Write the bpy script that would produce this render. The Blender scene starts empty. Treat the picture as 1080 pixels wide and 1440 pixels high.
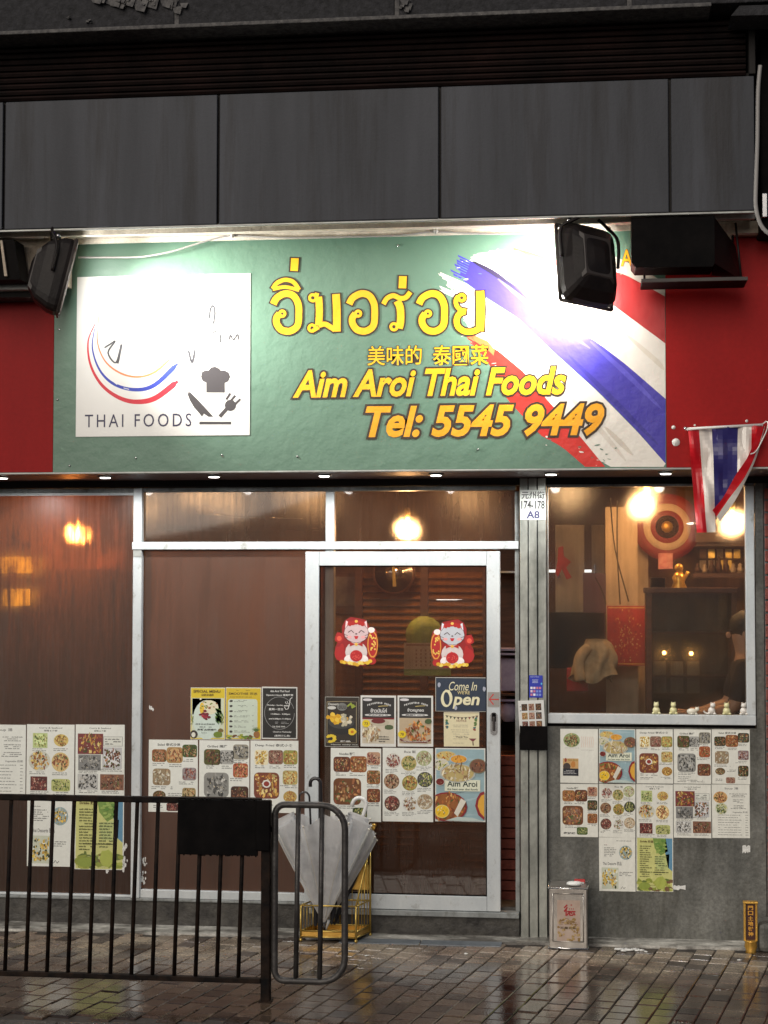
import bpy, bmesh, math, random
from mathutils import Vector
random.seed(7)
S = bpy.context.scene
COL = S.collection
R = math.radians

# ------------------------------------------------------------------ camera
CAM = Vector((0.0, -10.0, 2.065)); YAW = R(7.12); PITCH = R(2.56); ROLL = R(0.066); F = 2400.0
cy, sy = math.cos(YAW), math.sin(YAW)
FWD = Vector((-sy*math.cos(PITCH), cy*math.cos(PITCH), math.sin(PITCH)))
RT = Vector((cy, sy, 0)); UP = RT.cross(FWD)
RT2 = RT*math.cos(ROLL)+UP*math.sin(ROLL); UP2 = UP*math.cos(ROLL)-RT*math.sin(ROLL)
cam = bpy.data.cameras.new('camera'); cam.sensor_fit = 'VERTICAL'; cam.sensor_height = 36; cam.lens = F/1440*36
cam.clip_start = 0.1; cam.clip_end = 1000
co = bpy.data.objects.new('camera', cam); COL.objects.link(co)
from mathutils import Matrix
co.matrix_world = Matrix(((RT2.x, UP2.x, -FWD.x, CAM.x), (RT2.y, UP2.y, -FWD.y, CAM.y), (RT2.z, UP2.z, -FWD.z, CAM.z), (0, 0, 0, 1)))
S.camera = co

# ------------------------------------------------------------------ night sky, exposure
W = bpy.data.worlds.new('World'); S.world = W; W.use_nodes = True
nt = W.node_tree; bg = nt.nodes['Background']
bg.inputs[0].default_value = (0.80, 0.84, 1.0, 1); bg.inputs[1].default_value = 0.17
S.view_settings.view_transform = 'Standard'; S.view_settings.look = 'None'
S.view_settings.exposure = 0.26; S.view_settings.gamma = 1; S.view_settings.use_curve_mapping = False
S.cycles.use_denoising = True
S.cycles.max_bounces = 8; S.cycles.transparent_max_bounces = 12; S.cycles.caustics_reflective = False; S.cycles.caustics_refractive = False
S.cycles.sample_clamp_indirect = 6
sun = bpy.data.lights.new('street_glow', 'SUN'); sun.energy = 1.55; sun.angle = R(45); sun.color = (1.0, 0.90, 0.78)
so = bpy.data.objects.new('street_glow', sun); COL.objects.link(so); so.location = (-3, -8, 8)
so.rotation_euler = (R(66), 0, R(-18))

# ------------------------------------------------------------------ pixel-to-plane surveying of the real facade
def ray(px, py): return FWD*F + RT2*(px-540) - UP2*(py-720)
def U(px, py, Y):
    d = ray(px, py); t = (Y-CAM.y)/d.y; return (CAM.x+d.x*t, CAM.z+d.z*t)
def G(px, py, z=0.0):
    d = ray(px, py); t = (z-CAM.z)/d.z; return (CAM.x+d.x*t, CAM.y+d.y*t)
def rp(a, b, c, d, Y):
    xm, ym = (a+c)/2, (b+d)/2
    return (U(a, ym, Y)[0], U(c, ym, Y)[0], U(xm, d, Y)[1], U(xm, b, Y)[1])   # x0,x1,z0,z1

# ------------------------------------------------------------------ materials
def N(t, k, **kw):
    n = t.nodes.new(k)
    for a, v in kw.items(): setattr(n, a, v)
    return n
def mat(name, c, rough=0.6, metal=0.0, c2=None, scale=6.0, stretch=(1, 1, 1), lo=.35, hi=.65, bump=0.0, bscale=40.0, emit=None, estr=0, spec=None, coat=0, r2=None, rscale=3.0, speck=0, alpha=None, detail=5, vcol=False, bstretch=(1,1,1), stain=None):
    m = bpy.data.materials.new(name); m.use_nodes = True; t = m.node_tree; b = t.nodes['Principled BSDF']; L = t.links.new
    b.inputs['Base Color'].default_value = (*c, 1); b.inputs['Roughness'].default_value = rough; b.inputs['Metallic'].default_value = metal
    if spec is not None: b.inputs['Specular IOR Level'].default_value = spec
    if coat: b.inputs['Coat Weight'].default_value = coat
    tc = N(t, 'ShaderNodeTexCoord')
    def noise(sc, st=(1, 1, 1), det=5, rgh=.6):
        mp = N(t, 'ShaderNodeMapping'); mp.inputs['Scale'].default_value = st; L(tc.outputs['Object'], mp.inputs[0])
        n = N(t, 'ShaderNodeTexNoise'); n.inputs['Scale'].default_value = sc; n.inputs['Detail'].default_value = det; n.inputs['Roughness'].default_value = rgh
        L(mp.outputs[0], n.inputs['Vector']); return n.outputs['Fac']
    def ramp(f, a, z, ca, cz):
        r = N(t, 'ShaderNodeValToRGB'); r.color_ramp.elements[0].position = a; r.color_ramp.elements[1].position = z
        r.color_ramp.elements[0].color = (*ca, 1); r.color_ramp.elements[1].color = (*cz, 1); L(f, r.inputs[0]); return r.outputs[0]
    cur = None
    if vcol:
        a = N(t, 'ShaderNodeAttribute'); a.attribute_name = 'Col'; cur = a.outputs['Color']
    if c2:
        cur = ramp(noise(scale, stretch, detail), lo, hi, c, c2)
    if speck:
        base = cur
        mx = N(t, 'ShaderNodeMix', data_type='RGBA', blend_type='MULTIPLY'); mx.inputs[0].default_value = 1
        if base: L(base, mx.inputs[6])
        else: mx.inputs[6].default_value = (*c, 1)
        L(ramp(noise(bscale*2.2, (1, 1, 1), 3, .7), .3, .7, (1-speck,)*3, (1+speck*.4,)*3), mx.inputs[7]); cur = mx.outputs[2]
    if stain:
        base = cur
        mx = N(t, 'ShaderNodeMix', data_type='RGBA', blend_type='MULTIPLY'); mx.inputs[0].default_value = 1
        if base: L(base, mx.inputs[6])
        else: mx.inputs[6].default_value = (*c, 1)
        L(ramp(noise(stain[0], stain[1], 8, .7), stain[2], stain[3], stain[4], (1, 1, 1)), mx.inputs[7]); cur = mx.outputs[2]
    if cur: L(cur, b.inputs['Base Color'])
    if r2 is not None: L(ramp(noise(rscale, (1, 1, 1), 4), .38, .62, (rough,)*3, (r2,)*3), b.inputs['Roughness'])
    if bump:
        bp = N(t, 'ShaderNodeBump'); bp.inputs['Strength'].default_value = bump; bp.inputs['Distance'].default_value = .01
        L(noise(bscale, bstretch, 4), bp.inputs['Height']); L(bp.outputs[0], b.inputs['Normal'])
    if emit: b.inputs['Emission Color'].default_value = (*emit, 1); b.inputs['Emission Strength'].default_value = estr
    return m

M = {}
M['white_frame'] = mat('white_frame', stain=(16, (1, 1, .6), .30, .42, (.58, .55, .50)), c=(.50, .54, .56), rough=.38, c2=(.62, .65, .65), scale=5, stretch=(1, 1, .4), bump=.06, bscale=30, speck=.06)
M['old_shade_frame'] = mat('old_shade_frame', stain=(14, (1, 1, .6), .34, .5, (.55, .52, .48)), c=(.20, .215, .215), rough=.45, c2=(.32, .34, .335), scale=6, bump=.1, bscale=30, speck=.15)  # on top rails this grey puts the sign overhang's shade into the colour
M['grime_frame'] = mat('grime_frame', (.26, .26, .25), .4, metal=.35, c2=(.40, .42, .40), scale=6, bump=.1, bscale=30)
M['steel'] = mat('steel', (.20, .21, .19), .30, metal=.75, c2=(.44, .45, .41), scale=5, stretch=(2, 2, .7), lo=.3, hi=.72, bump=.25, bscale=9, r2=.5, speck=.12)
M['concrete'] = mat('concrete', stain=(3.0, (1.5, 1, .35), .36, .56, (.55, .53, .48)), c=(.095, .096, .086), rough=.62, c2=(.215, .215, .195), scale=5.5, stretch=(1, 1, .5), lo=.36, hi=.66, bump=.5, bscale=22, speck=.38, detail=12)
M['plinth'] = mat('plinth', (.022, .020, .018), .5, c2=(.105, .098, .085), scale=9, lo=.35, hi=.75, bump=.7, bscale=22, speck=.35, detail=9)
M['screed'] = mat('screed', (.13, .12, .105), .45, c2=(.60, .58, .52), scale=8, stretch=(.5, 1, 1), lo=.45, hi=.68, bump=.8, bscale=20, speck=.3, detail=9)
M['bluestone'] = mat('bluestone', (.10, .115, .13), .35, c2=(.20, .22, .24), scale=7, bump=.3, bscale=20, speck=.2)
M['fascia'] = mat('fascia', stain=(2.2, (2.6, 1, .16), .30, .50, (.50, .44, .39)), c=(.038, .041, .049), rough=.55, spec=.25, c2=(.070, .075, .089), scale=1.5, stretch=(2.2, 1, .28), lo=.33, hi=.66, bump=.10, bscale=60, speck=.06, detail=8)
M['fascia_dark'] = mat('fascia_dark', (.012, .010, .009), .8)
M['corrugated'] = mat('corrugated', (.006, .004, .004), .5, c2=(.030, .014, .012), scale=2.6, stretch=(1, 1, 1.2), lo=.35, hi=.75, bump=.5, bscale=24, detail=8)
M['stone_slab'] = mat('stone_slab', (.008, .008, .010), .8, c2=(.040, .040, .046), scale=30, lo=.35, hi=.8, bump=.9, bscale=45, speck=.4, detail=9)
M['mortar'] = mat('mortar', (.06, .058, .06), .9, c2=(.15, .145, .14), scale=30, bump=.6)
M['soffit'] = mat('soffit', (.55, .50, .42), .7, c2=(.78, .72, .62), scale=4, stretch=(2, 6, 1), bump=.3, speck=.15)
M['beige'] = mat('beige', (.36, .29, .22), .7, c2=(.55, .47, .37), scale=9, bump=.4, bscale=30, speck=.15)
M['red_panel'] = mat('red_panel', (.27, .006, .007), .5, spec=.15, c2=(.35, .009, .009), scale=1.3, stretch=(1.5, 1, .5), bump=.06, bscale=20, speck=.12)
M['black'] = mat('black', (.0025, .0022, .0025), .6, c2=(.006, .005, .005), scale=9, bump=.1, spec=.05)
M['lamp_black'] = mat('lamp_black', (.007, .005, .005), .5, c2=(.014, .010, .009), spec=.25, scale=8, bump=.15, bscale=60)
M['lamp_grey'] = mat('lamp_grey', (.028, .022, .020), .5, c2=(.045, .037, .033), scale=12)
M['fence_paint'] = mat('fence_paint', (.0025, .0025, .003), .6, c2=(.022, .013, .009), scale=14, bump=.25, bscale=50, spec=.10)
M['loop_paint'] = mat('loop_paint', (.040, .037, .036), .42, c2=(.085, .08, .076), scale=12, lo=.4, hi=.7, bump=.3, bscale=60, metal=.3)
M['brass'] = mat('brass', (.55, .38, .09), .32, metal=.85, c2=(.62, .45, .14), scale=20, bump=.1)
M['gold_paint'] = mat('gold_paint', (.55, .30, .05), .3, metal=.6, c2=(.70, .42, .09), scale=20, bump=.2)
M['tin'] = mat('tin', (.33, .30, .27), .28, metal=.8, c2=(.50, .47, .43), scale=7, stretch=(1, 1, .5), bump=.3, bscale=12, r2=.45)
M['wood'] = mat('wood', (.16, .065, .022), .5, c2=(.30, .135, .045), scale=5, stretch=(1, 1, 9), bump=.1)
M['wood_dark'] = mat('wood_dark', (.05, .018, .010), .5, c2=(.11, .042, .020), scale=5, stretch=(1, 1, 7))
M['wood_wall'] = mat('wood_wall', (.07, .032, .018), .6, c2=(.20, .095, .05), scale=2.2, stretch=(1, 1, .6))
M['dark_wall'] = mat('dark_wall', (.05, .022, .016), .7, c2=(.11, .045, .028), scale=2)
M['cream_wall'] = mat('cream_wall', (.48, .37, .25), .6, c2=(.60, .47, .32), scale=2)
M['int_floor'] = mat('int_floor', (.05, .035, .028), .4)
M['ceil'] = mat('ceil', (.10, .065, .045), .7, c2=(.16, .10, .065), scale=2)
M['ink'] = mat('ink', (1, 1, 1), .42, vcol=True, bump=.12, bscale=16, bstretch=(1, 1, .5), speck=.07)
M['ink_wrinkled'] = mat('ink_wrinkled', (1, 1, 1), .38, vcol=True, bump=.5, bscale=10, bstretch=(1.6, 1, .55), speck=.08)
M['vinyl'] = mat('vinyl', (1, 1, 1), .42, vcol=True, bump=.75, bscale=5, bstretch=(1, 1, 1), speck=.04)
M['screen'] = mat('screen', (.02, .02, .02), .1)
M['mirror_steel'] = mat('mirror_steel', (.5, .5, .5), .15, metal=1)
M['bulb'] = mat('bulb', (1, .6, .2), .3, emit=(1.0, .50, .13), estr=35)
M['bulb_hot'] = mat('bulb_hot', (1, .7, .3), .3, emit=(1.0, .50, .13), estr=14)
M['disc_lit'] = mat('disc_lit', (1, .8, .6), .3, emit=(1.0, .66, .34), estr=2.2)
M['reflection_lit'] = mat('reflection_lit', (1, 1, 1), .3, emit=(.95, 1.0, 1.0), estr=2.2)  # emission for the mirrored street tubes drawn as objects
M['lens_lit'] = mat('lens_lit', (1, 1, 1), .3, emit=(1.0, .97, .90), estr=9)
M['flood_lit'] = mat('flood_lit', (1, 1, 1), .3, emit=(1.0, .98, .93), estr=30)
M['signbox_lit'] = mat('signbox_lit', (.9, .6, .05), .4, emit=(1.0, .55, .03), estr=1.4)
M['chrome'] = mat('chrome', (.6, .6, .6), .2, metal=1)
M['skin'] = mat('skin', (.50, .30, .20), .5, c2=(.56, .35, .25), scale=9)
M['hair'] = mat('hair', (.003, .0025, .002), .6, bump=.6, bscale=60)
M['cloth_dark'] = mat('cloth_dark', (.02, .02, .025), .8, bump=.3)
M['cloth_cream'] = mat('cloth_cream', (.34, .26, .15), .8, c2=(.55, .44, .28), scale=14, bump=.8, bscale=20)
M['green_card'] = mat('green_card', (.22, .30, .05), .6, c2=(.32, .40, .09), scale=25, bump=.5, bscale=60)
M['white_china'] = mat('white_china', (.70, .66, .56), .3)
M['cable'] = mat('cable', (.30, .29, .28), .5)
M['water_white'] = mat('water_white', (.62, .62, .60), .6, c2=(.78, .78, .74), scale=40, bump=.6)
M['asphalt'] = mat('asphalt', (.035, .032, .030), .8, c2=(.06, .055, .05), scale=60, bump=.7, bscale=160, r2=.45, rscale=2, spec=.2)
M['kerb'] = mat('kerb', (.05, .045, .042), .30, c2=(.14, .13, .125), scale=70, bump=.6, bscale=120, speck=.4, r2=.12)
M['red_brick'] = mat('red_brick', (.16, .035, .025), .7, c2=(.25, .06, .04), scale=30, bump=.5)
M['lilac'] = mat('lilac', (.35, .30, .50), .5, c2=(.50, .46, .64), scale=14)
M['crate_red'] = mat('crate_red', (.45, .03, .03), .5)

def paver_mat():
    m = bpy.data.materials.new('wet_paver'); m.use_nodes = True; t = m.node_tree; b = t.nodes['Principled BSDF']; L = t.links.new
    oi = N(t, 'ShaderNodeObjectInfo'); ge = N(t, 'ShaderNodeNewGeometry'); ad = N(t, 'ShaderNodeMath', operation='ADD'); fr = N(t, 'ShaderNodeMath', operation='FRACT')
    L(oi.outputs['Random'], ad.inputs[0]); L(ge.outputs['Random Per Island'], ad.inputs[1]); L(ad.outputs[0], fr.inputs[0])
    r = N(t, 'ShaderNodeValToRGB'); L(fr.outputs[0], r.inputs[0]); r.color_ramp.interpolation = 'LINEAR'
    e = r.color_ramp.elements; e[0].position = 0; e[0].color = (.070, .057, .050, 1); e[1].position = 1; e[1].color = (.30, .25, .20, 1)
    for p, c in ((.10, (.095, .077, .068, 1)), (.22, (.20, .172, .145, 1)), (.55, (.245, .212, .178, 1)), (.8, (.275, .232, .19, 1))):
        x = e.new(p); x.color = c
    n = N(t, 'ShaderNodeTexNoise'); n.inputs['Scale'].default_value = 95; n.inputs['Detail'].default_value = 5; L(ge.outputs['Position'], n.inputs['Vector'])
    r2 = N(t, 'ShaderNodeValToRGB'); L(n.outputs['Fac'], r2.inputs[0]); r2.color_ramp.elements[0].position = .3; r2.color_ramp.elements[0].color = (.42, .42, .42, 1); r2.color_ramp.elements[1].position = .7; r2.color_ramp.elements[1].color = (1.5, 1.5, 1.5, 1)
    mx = N(t, 'ShaderNodeMix', data_type='RGBA', blend_type='MULTIPLY'); mx.inputs[0].default_value = 1; L(r.outputs[0], mx.inputs[6]); L(r2.outputs[0], mx.inputs[7])
    # broad patches: greenish worn concrete and wet reddish parts
    n3 = N(t, 'ShaderNodeTexNoise'); n3.inputs['Scale'].default_value = 1.7; n3.inputs['Detail'].default_value = 5; L(ge.outputs['Position'], n3.inputs['Vector'])
    r3 = N(t, 'ShaderNodeValToRGB'); L(n3.outputs['Fac'], r3.inputs[0]); r3.color_ramp.elements[0].position = .38; r3.color_ramp.elements[0].color = (.80, .68, .62, 1); r3.color_ramp.elements[1].position = .62; r3.color_ramp.elements[1].color = (1.12, 1.08, .96, 1)
    mx2 = N(t, 'ShaderNodeMix', data_type='RGBA', blend_type='MULTIPLY'); mx2.inputs[0].default_value = 1; L(mx.outputs[2], mx2.inputs[6]); L(r3.outputs[0], mx2.inputs[7])
    # wetness: wetter away from the shopfront and in patches
    sp = N(t, 'ShaderNodeSeparateXYZ'); L(ge.outputs['Position'], sp.inputs[0])
    mr = N(t, 'ShaderNodeMapRange'); mr.inputs['From Min'].default_value = -.55; mr.inputs['From Max'].default_value = -1.30; L(sp.outputs['Y'], mr.inputs['Value'])
    n4 = N(t, 'ShaderNodeTexNoise'); n4.inputs['Scale'].default_value = 4.5; n4.inputs['Detail'].default_value = 6; L(ge.outputs['Position'], n4.inputs['Vector'])
    a2 = N(t, 'ShaderNodeMath', operation='MULTIPLY_ADD'); L(mr.outputs[0], a2.inputs[0]); a2.inputs[1].default_value = .45; L(n4.outputs['Fac'], a2.inputs[2])
    r4 = N(t, 'ShaderNodeValToRGB'); L(a2.outputs[0], r4.inputs[0]); r4.color_ramp.elements[0].position = .42; r4.color_ramp.elements[0].color = (.34,)*3+(1,); r4.color_ramp.elements[1].position = .68; r4.color_ramp.elements[1].color = (.05,)*3+(1,)
    L(r4.outputs[0], b.inputs['Roughness']); b.inputs['Specular IOR Level'].default_value = .85
    # soaked bricks are darker
    rw_ = N(t, 'ShaderNodeValToRGB'); L(a2.outputs[0], rw_.inputs[0]); rw_.color_ramp.elements[0].position = .50; rw_.color_ramp.elements[0].color = (1.12,)*3+(1,); rw_.color_ramp.elements[1].position = .88; rw_.color_ramp.elements[1].color = (.34, .29, .27, 1)
    mx3 = N(t, 'ShaderNodeMix', data_type='RGBA', blend_type='MULTIPLY'); mx3.inputs[0].default_value = 1; L(mx2.outputs[2], mx3.inputs[6]); L(rw_.outputs[0], mx3.inputs[7]); L(mx3.outputs[2], b.inputs['Base Color'])
    bp = N(t, 'ShaderNodeBump'); bp.inputs['Strength'].default_value = .30; bp.inputs['Distance'].default_value = .002; L(n.outputs['Fac'], bp.inputs['Height']); L(bp.outputs[0], b.inputs['Normal'])
    return m
M['paver'] = paver_mat()

def glass_mat(name, fog, fog_c, streak, tint=(.9, .9, .9), top=None, mist=.15, gloss=.03, dfk=.6, sharp=(.62, 1.15)):
    """window glass: clear sheet with a film of condensation (noise streaks run down it)"""
    m = bpy.data.materials.new(name); m.use_nodes = True; t = m.node_tree; L = t.links.new
    for n in list(t.nodes): t.nodes.remove(n)
    out = N(t, 'ShaderNodeOutputMaterial'); tr = N(t, 'ShaderNodeBsdfTransparent'); tr.inputs[0].default_value = (*tint, 1)
    gl = N(t, 'ShaderNodeBsdfGlossy'); gl.inputs['Roughness'].default_value = gloss; gl.inputs[0].default_value = (.9, .9, .9, 1)
    tl = N(t, 'ShaderNodeBsdfTranslucent'); tl.inputs[0].default_value = (*fog_c, 1); df = N(t, 'ShaderNodeBsdfDiffuse'); df.inputs[0].default_value = (*[c*dfk for c in fog_c], 1)
    fm = N(t, 'ShaderNodeMixShader'); fm.inputs[0].default_value = .35; L(tl.outputs[0], fm.inputs[1]); L(df.outputs[0], fm.inputs[2])
    ge = N(t, 'ShaderNodeNewGeometry')
    def nz(sc, st, det):
        mp = N(t, 'ShaderNodeMapping'); mp.inputs['Scale'].default_value = st; L(ge.outputs['Position'], mp.inputs[0])
        n = N(t, 'ShaderNodeTexNoise'); n.inputs['Scale'].default_value = sc; n.inputs['Detail'].default_value = det; n.inputs['Roughness'].default_value = .65; L(mp.outputs[0], n.inputs['Vector']); return n.outputs['Fac']
    a = nz(streak, (1, 1, .055), 3); c = nz(2.1, (1, 1, .8), 5)
    mu = N(t, 'ShaderNodeMath', operation='MULTIPLY_ADD'); L(a, mu.inputs[0]); mu.inputs[1].default_value = .8; L(c, mu.inputs[2])
    r = N(t, 'ShaderNodeMapRange'); r.inputs['From Min'].default_value = sharp[0]; r.inputs['From Max'].default_value = sharp[1]; r.inputs['To Min'].default_value = fog*.22; r.inputs['To Max'].default_value = min(1, fog*1.6); L(mu.outputs[0], r.inputs['Value'])
    fac = r.outputs[0]
    if top:
        sp = N(t, 'ShaderNodeSeparateXYZ'); L(ge.outputs['Position'], sp.inputs[0])
        g = N(t, 'ShaderNodeMapRange'); g.inputs['From Min'].default_value = top[0]; g.inputs['From Max'].default_value = top[1]; g.inputs['To Min'].default_value = top[2]; g.inputs['To Max'].default_value = top[3]; L(sp.outputs['Z'], g.inputs['Value'])
        mm = N(t, 'ShaderNodeMath', operation='MULTIPLY', use_clamp=True); L(fac, mm.inputs[0]); L(g.outputs[0], mm.inputs[1]); fac = mm.outputs[0]
    rf = N(t, 'ShaderNodeBsdfRefraction'); rf.inputs['Roughness'].default_value = .42; rf.inputs['IOR'].default_value = 1.22; rf.inputs[0].default_value = (*tint, 1)
    m0 = N(t, 'ShaderNodeMixShader'); m0.inputs[0].default_value = mist; L(tr.outputs[0], m0.inputs[1]); L(rf.outputs[0], m0.inputs[2])
    m1 = N(t, 'ShaderNodeMixShader'); L(fac, m1.inputs[0]); L(m0.outputs[0], m1.inputs[1]); L(fm.outputs[0], m1.inputs[2])
    fr = N(t, 'ShaderNodeFresnel'); fr.inputs[0].default_value = 1.45
    m2 = N(t, 'ShaderNodeMixShader'); L(fr.outputs[0], m2.inputs[0]); L(m1.outputs[0], m2.inputs[1]); L(gl.outputs[0], m2.inputs[2]); L(m2.outputs[0], out.inputs[0])
    return m
M['glass_steamed'] = glass_mat('glass_steamed', .54, (.32, .16, .08), 40, (.86, .70, .60), mist=.40, gloss=.35, dfk=.26, sharp=(.76, 1.02))
M['glass_foggy'] = glass_mat('glass_foggy', .88, (.56, .31, .21), 20, (.84, .72, .62), mist=.5, gloss=.4, dfk=.36)
M['glass_transom'] = glass_mat('glass_transom', .34, (.22, .15, .105), 26, (.95, .9, .85), mist=.18)
M['glass_door'] = glass_mat('glass_door', .26, (.20, .11, .075), 24, (.95, .9, .86), top=(.1, 1.5, 3.0, .6), mist=.10)
M['glass_clear'] = glass_mat('glass_clear', .12, (.18, .14, .11), 18, (.95, .94, .92), mist=.10)

def plastic_mat():
    m = bpy.data.materials.new('clear_plastic'); m.use_nodes = True; t = m.node_tree; L = t.links.new
    for n in list(t.nodes): t.nodes.remove(n)
    out = N(t, 'ShaderNodeOutputMaterial'); tr = N(t, 'ShaderNodeBsdfTransparent'); tr.inputs[0].default_value = (.95, .96, .97, 1)
    df = N(t, 'ShaderNodeBsdfDiffuse'); df.inputs[0].default_value = (.96, .97, .98, 1); tl = N(t, 'ShaderNodeBsdfTranslucent'); tl.inputs[0].default_value = (.97, .98, .99, 1)
    gl = N(t, 'ShaderNodeBsdfGlossy'); gl.inputs['Roughness'].default_value = .30
    a = N(t, 'ShaderNodeMixShader'); a.inputs[0].default_value = .6; L(df.outputs[0], a.inputs[1]); L(tl.outputs[0], a.inputs[2])
    tc = N(t, 'ShaderNodeTexCoord'); n = N(t, 'ShaderNodeTexNoise'); n.inputs['Scale'].default_value = 14; n.inputs['Detail'].default_value = 5; L(tc.outputs['Object'], n.inputs['Vector'])
    mr = N(t, 'ShaderNodeMapRange'); mr.inputs['From Min'].default_value = .35; mr.inputs['From Max'].default_value = .7; mr.inputs['To Min'].default_value = .70; mr.inputs['To Max'].default_value = 1.0; L(n.outputs['Fac'], mr.inputs['Value'])
    n2 = N(t, 'ShaderNodeTexNoise'); n2.inputs['Scale'].default_value = 26; n2.inputs['Detail'].default_value = 4; mp = N(t, 'ShaderNodeMapping'); mp.inputs['Scale'].default_value = (1, 1, .3); L(tc.outputs['Object'], mp.inputs[0]); L(mp.outputs[0], n2.inputs['Vector'])
    bp = N(t, 'ShaderNodeBump'); bp.inputs['Strength'].default_value = .6; bp.inputs['Distance'].default_value = .015; L(n2.outputs['Fac'], bp.inputs['Height'])
    for q in (df, tl, gl): L(bp.outputs[0], q.inputs['Normal'])
    b = N(t, 'ShaderNodeMixShader'); L(mr.outputs[0], b.inputs[0]); L(tr.outputs[0], b.inputs[1]); L(a.outputs[0], b.inputs[2])
    c = N(t, 'ShaderNodeMixShader'); c.inputs[0].default_value = .22; L(b.outputs[0], c.inputs[1]); L(gl.outputs[0], c.inputs[2]); L(c.outputs[0], out.inputs[0])
    return m
M['plastic'] = plastic_mat()

# ------------------------------------------------------------------ mesh builders
class MB:
    def __init__(s): s.v = []; s.f = []; s.c = []; s.sm = []
    def add(s, vs, fs, col=(1, 1, 1), smooth=False):
        o = len(s.v); s.v += [tuple(p) for p in vs]
        for f in fs: s.f.append(tuple(i+o for i in f)); s.c.append(col); s.sm.append(smooth)
        return s
    def box(s, x0, x1, y0, y1, z0, z1, col=(1, 1, 1), ch=0.0):
        if x0 > x1: x0, x1 = x1, x0
        if y0 > y1: y0, y1 = y1, y0
        if z0 > z1: z0, z1 = z1, z0
        if ch <= 0:
            vs = [(x, y, z) for z in (z0, z1) for y in (y0, y1) for x in (x0, x1)]
            return s.add(vs, [(0, 2, 3, 1), (4, 5, 7, 6), (0, 1, 5, 4), (2, 6, 7, 3), (0, 4, 6, 2), (1, 3, 7, 5)], col)
        bm = bmesh.new(); bmesh.ops.create_cube(bm, size=1)
        for v in bm.verts: v.co = Vector(((x0+x1)/2+v.co.x*(x1-x0), (y0+y1)/2+v.co.y*(y1-y0), (z0+z1)/2+v.co.z*(z1-z0)))
        bmesh.ops.bevel(bm, geom=list(bm.edges), offset=min(ch, .45*min(x1-x0, y1-y0, z1-z0)), segments=2, profile=.5, affect='EDGES')
        bm.verts.index_update(); s.add([v.co[:] for v in bm.verts], [[v.index for v in f.verts] for f in bm.faces], col); bm.free(); return s
    def tube(s, pts, r, n=8, col=(1, 1, 1), cap=True):
        pts = [Vector(p) for p in pts]; rs = r if isinstance(r, (list, tuple)) else [r]*len(pts)
        vs = []; fs = []; up = None
        for i, p in enumerate(pts):
            d = (pts[min(i+1, len(pts)-1)]-pts[max(i-1, 0)]).normalized()
            if up is None:
                up = Vector((0, 0, 1)) if abs(d.z) < .9 else Vector((1, 0, 0))
            a = (up-d*up.dot(d)).normalized(); b = d.cross(a); up = a
            for k in range(n):
                t = 2*math.pi*k/n; vs.append(p+(a*math.cos(t)+b*math.sin(t))*rs[i])
        for i in range(len(pts)-1):
            for k in range(n): fs.append((i*n+k, i*n+(k+1) % n, (i+1)*n+(k+1) % n, (i+1)*n+k))
        if cap: fs.append(tuple(range(n))[::-1]); fs.append(tuple((len(pts)-1)*n+k for k in range(n)))
        return s.add(vs, fs, col, True)
    def lathe(s, c, prof, n=16, axis='z', col=(1, 1, 1), smooth=True):
        vs = []; fs = []
        for (r, h) in prof:
            for k in range(n):
                t = 2*math.pi*k/n; a, b = r*math.cos(t), r*math.sin(t)
                vs.append({'z': (c[0]+a, c[1]+b, c[2]+h), 'y': (c[0]+a, c[1]+h, c[2]+b), 'x': (c[0]+h, c[1]+a, c[2]+b)}[axis])
        for i in range(len(prof)-1):
            for k in range(n): fs.append((i*n+k, i*n+(k+1) % n, (i+1)*n+(k+1) % n, (i+1)*n+k))
        fs.append(tuple(range(n))[::-1]); fs.append(tuple((len(prof)-1)*n+k for k in range(n)))
        return s.add(vs, fs, col, smooth)
    def prism(s, pts, y0, y1, col=(1, 1, 1)):          # outline in x,z extruded in y
        n = len(pts); vs = [(x, y0, z) for x, z in pts]+[(x, y1, z) for x, z in pts]
        fs = [tuple(range(n)), tuple(range(n, 2*n))[::-1]]+[(i, i+n, (i+1) % n+n, (i+1) % n) for i in range(n)]
        return s.add(vs, fs, col)
    def prismx(s, pts, x0, x1, col=(1, 1, 1)):         # outline in y,z extruded in x
        n = len(pts); vs = [(x0, y, z) for y, z in pts]+[(x1, y, z) for y, z in pts]
        fs = [tuple(range(n)), tuple(range(n, 2*n))[::-1]]+[(i, i+n, (i+1) % n+n, (i+1) % n) for i in range(n)]
        return s.add(vs, fs, col)
    def blob(s, c, r, n=10, m=7, jit=0.0, col=(1, 1, 1)):
        r = r if isinstance(r, tuple) else (r, r, r); vs = []; fs = []
        for i in range(1, m):
            ph = math.pi*i/m
            for k in range(n):
                t = 2*math.pi*k/n; q = 1+random.uniform(-jit, jit)
                vs.append((c[0]+r[0]*q*math.sin(ph)*math.cos(t), c[1]+r[1]*q*math.sin(ph)*math.sin(t), c[2]+r[2]*q*math.cos(ph)))
        for i in range(m-2):
            for k in range(n): fs.append((i*n+k, (i+1)*n+k, (i+1)*n+(k+1) % n, i*n+(k+1) % n))
        a = len(vs); vs += [(c[0], c[1], c[2]+r[2]), (c[0], c[1], c[2]-r[2])]
        for k in range(n): fs.append((a, k, (k+1) % n)); fs.append((a+1, (m-2)*n+(k+1) % n, (m-2)*n+k))
        return s.add(vs, fs, col, True)

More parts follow.
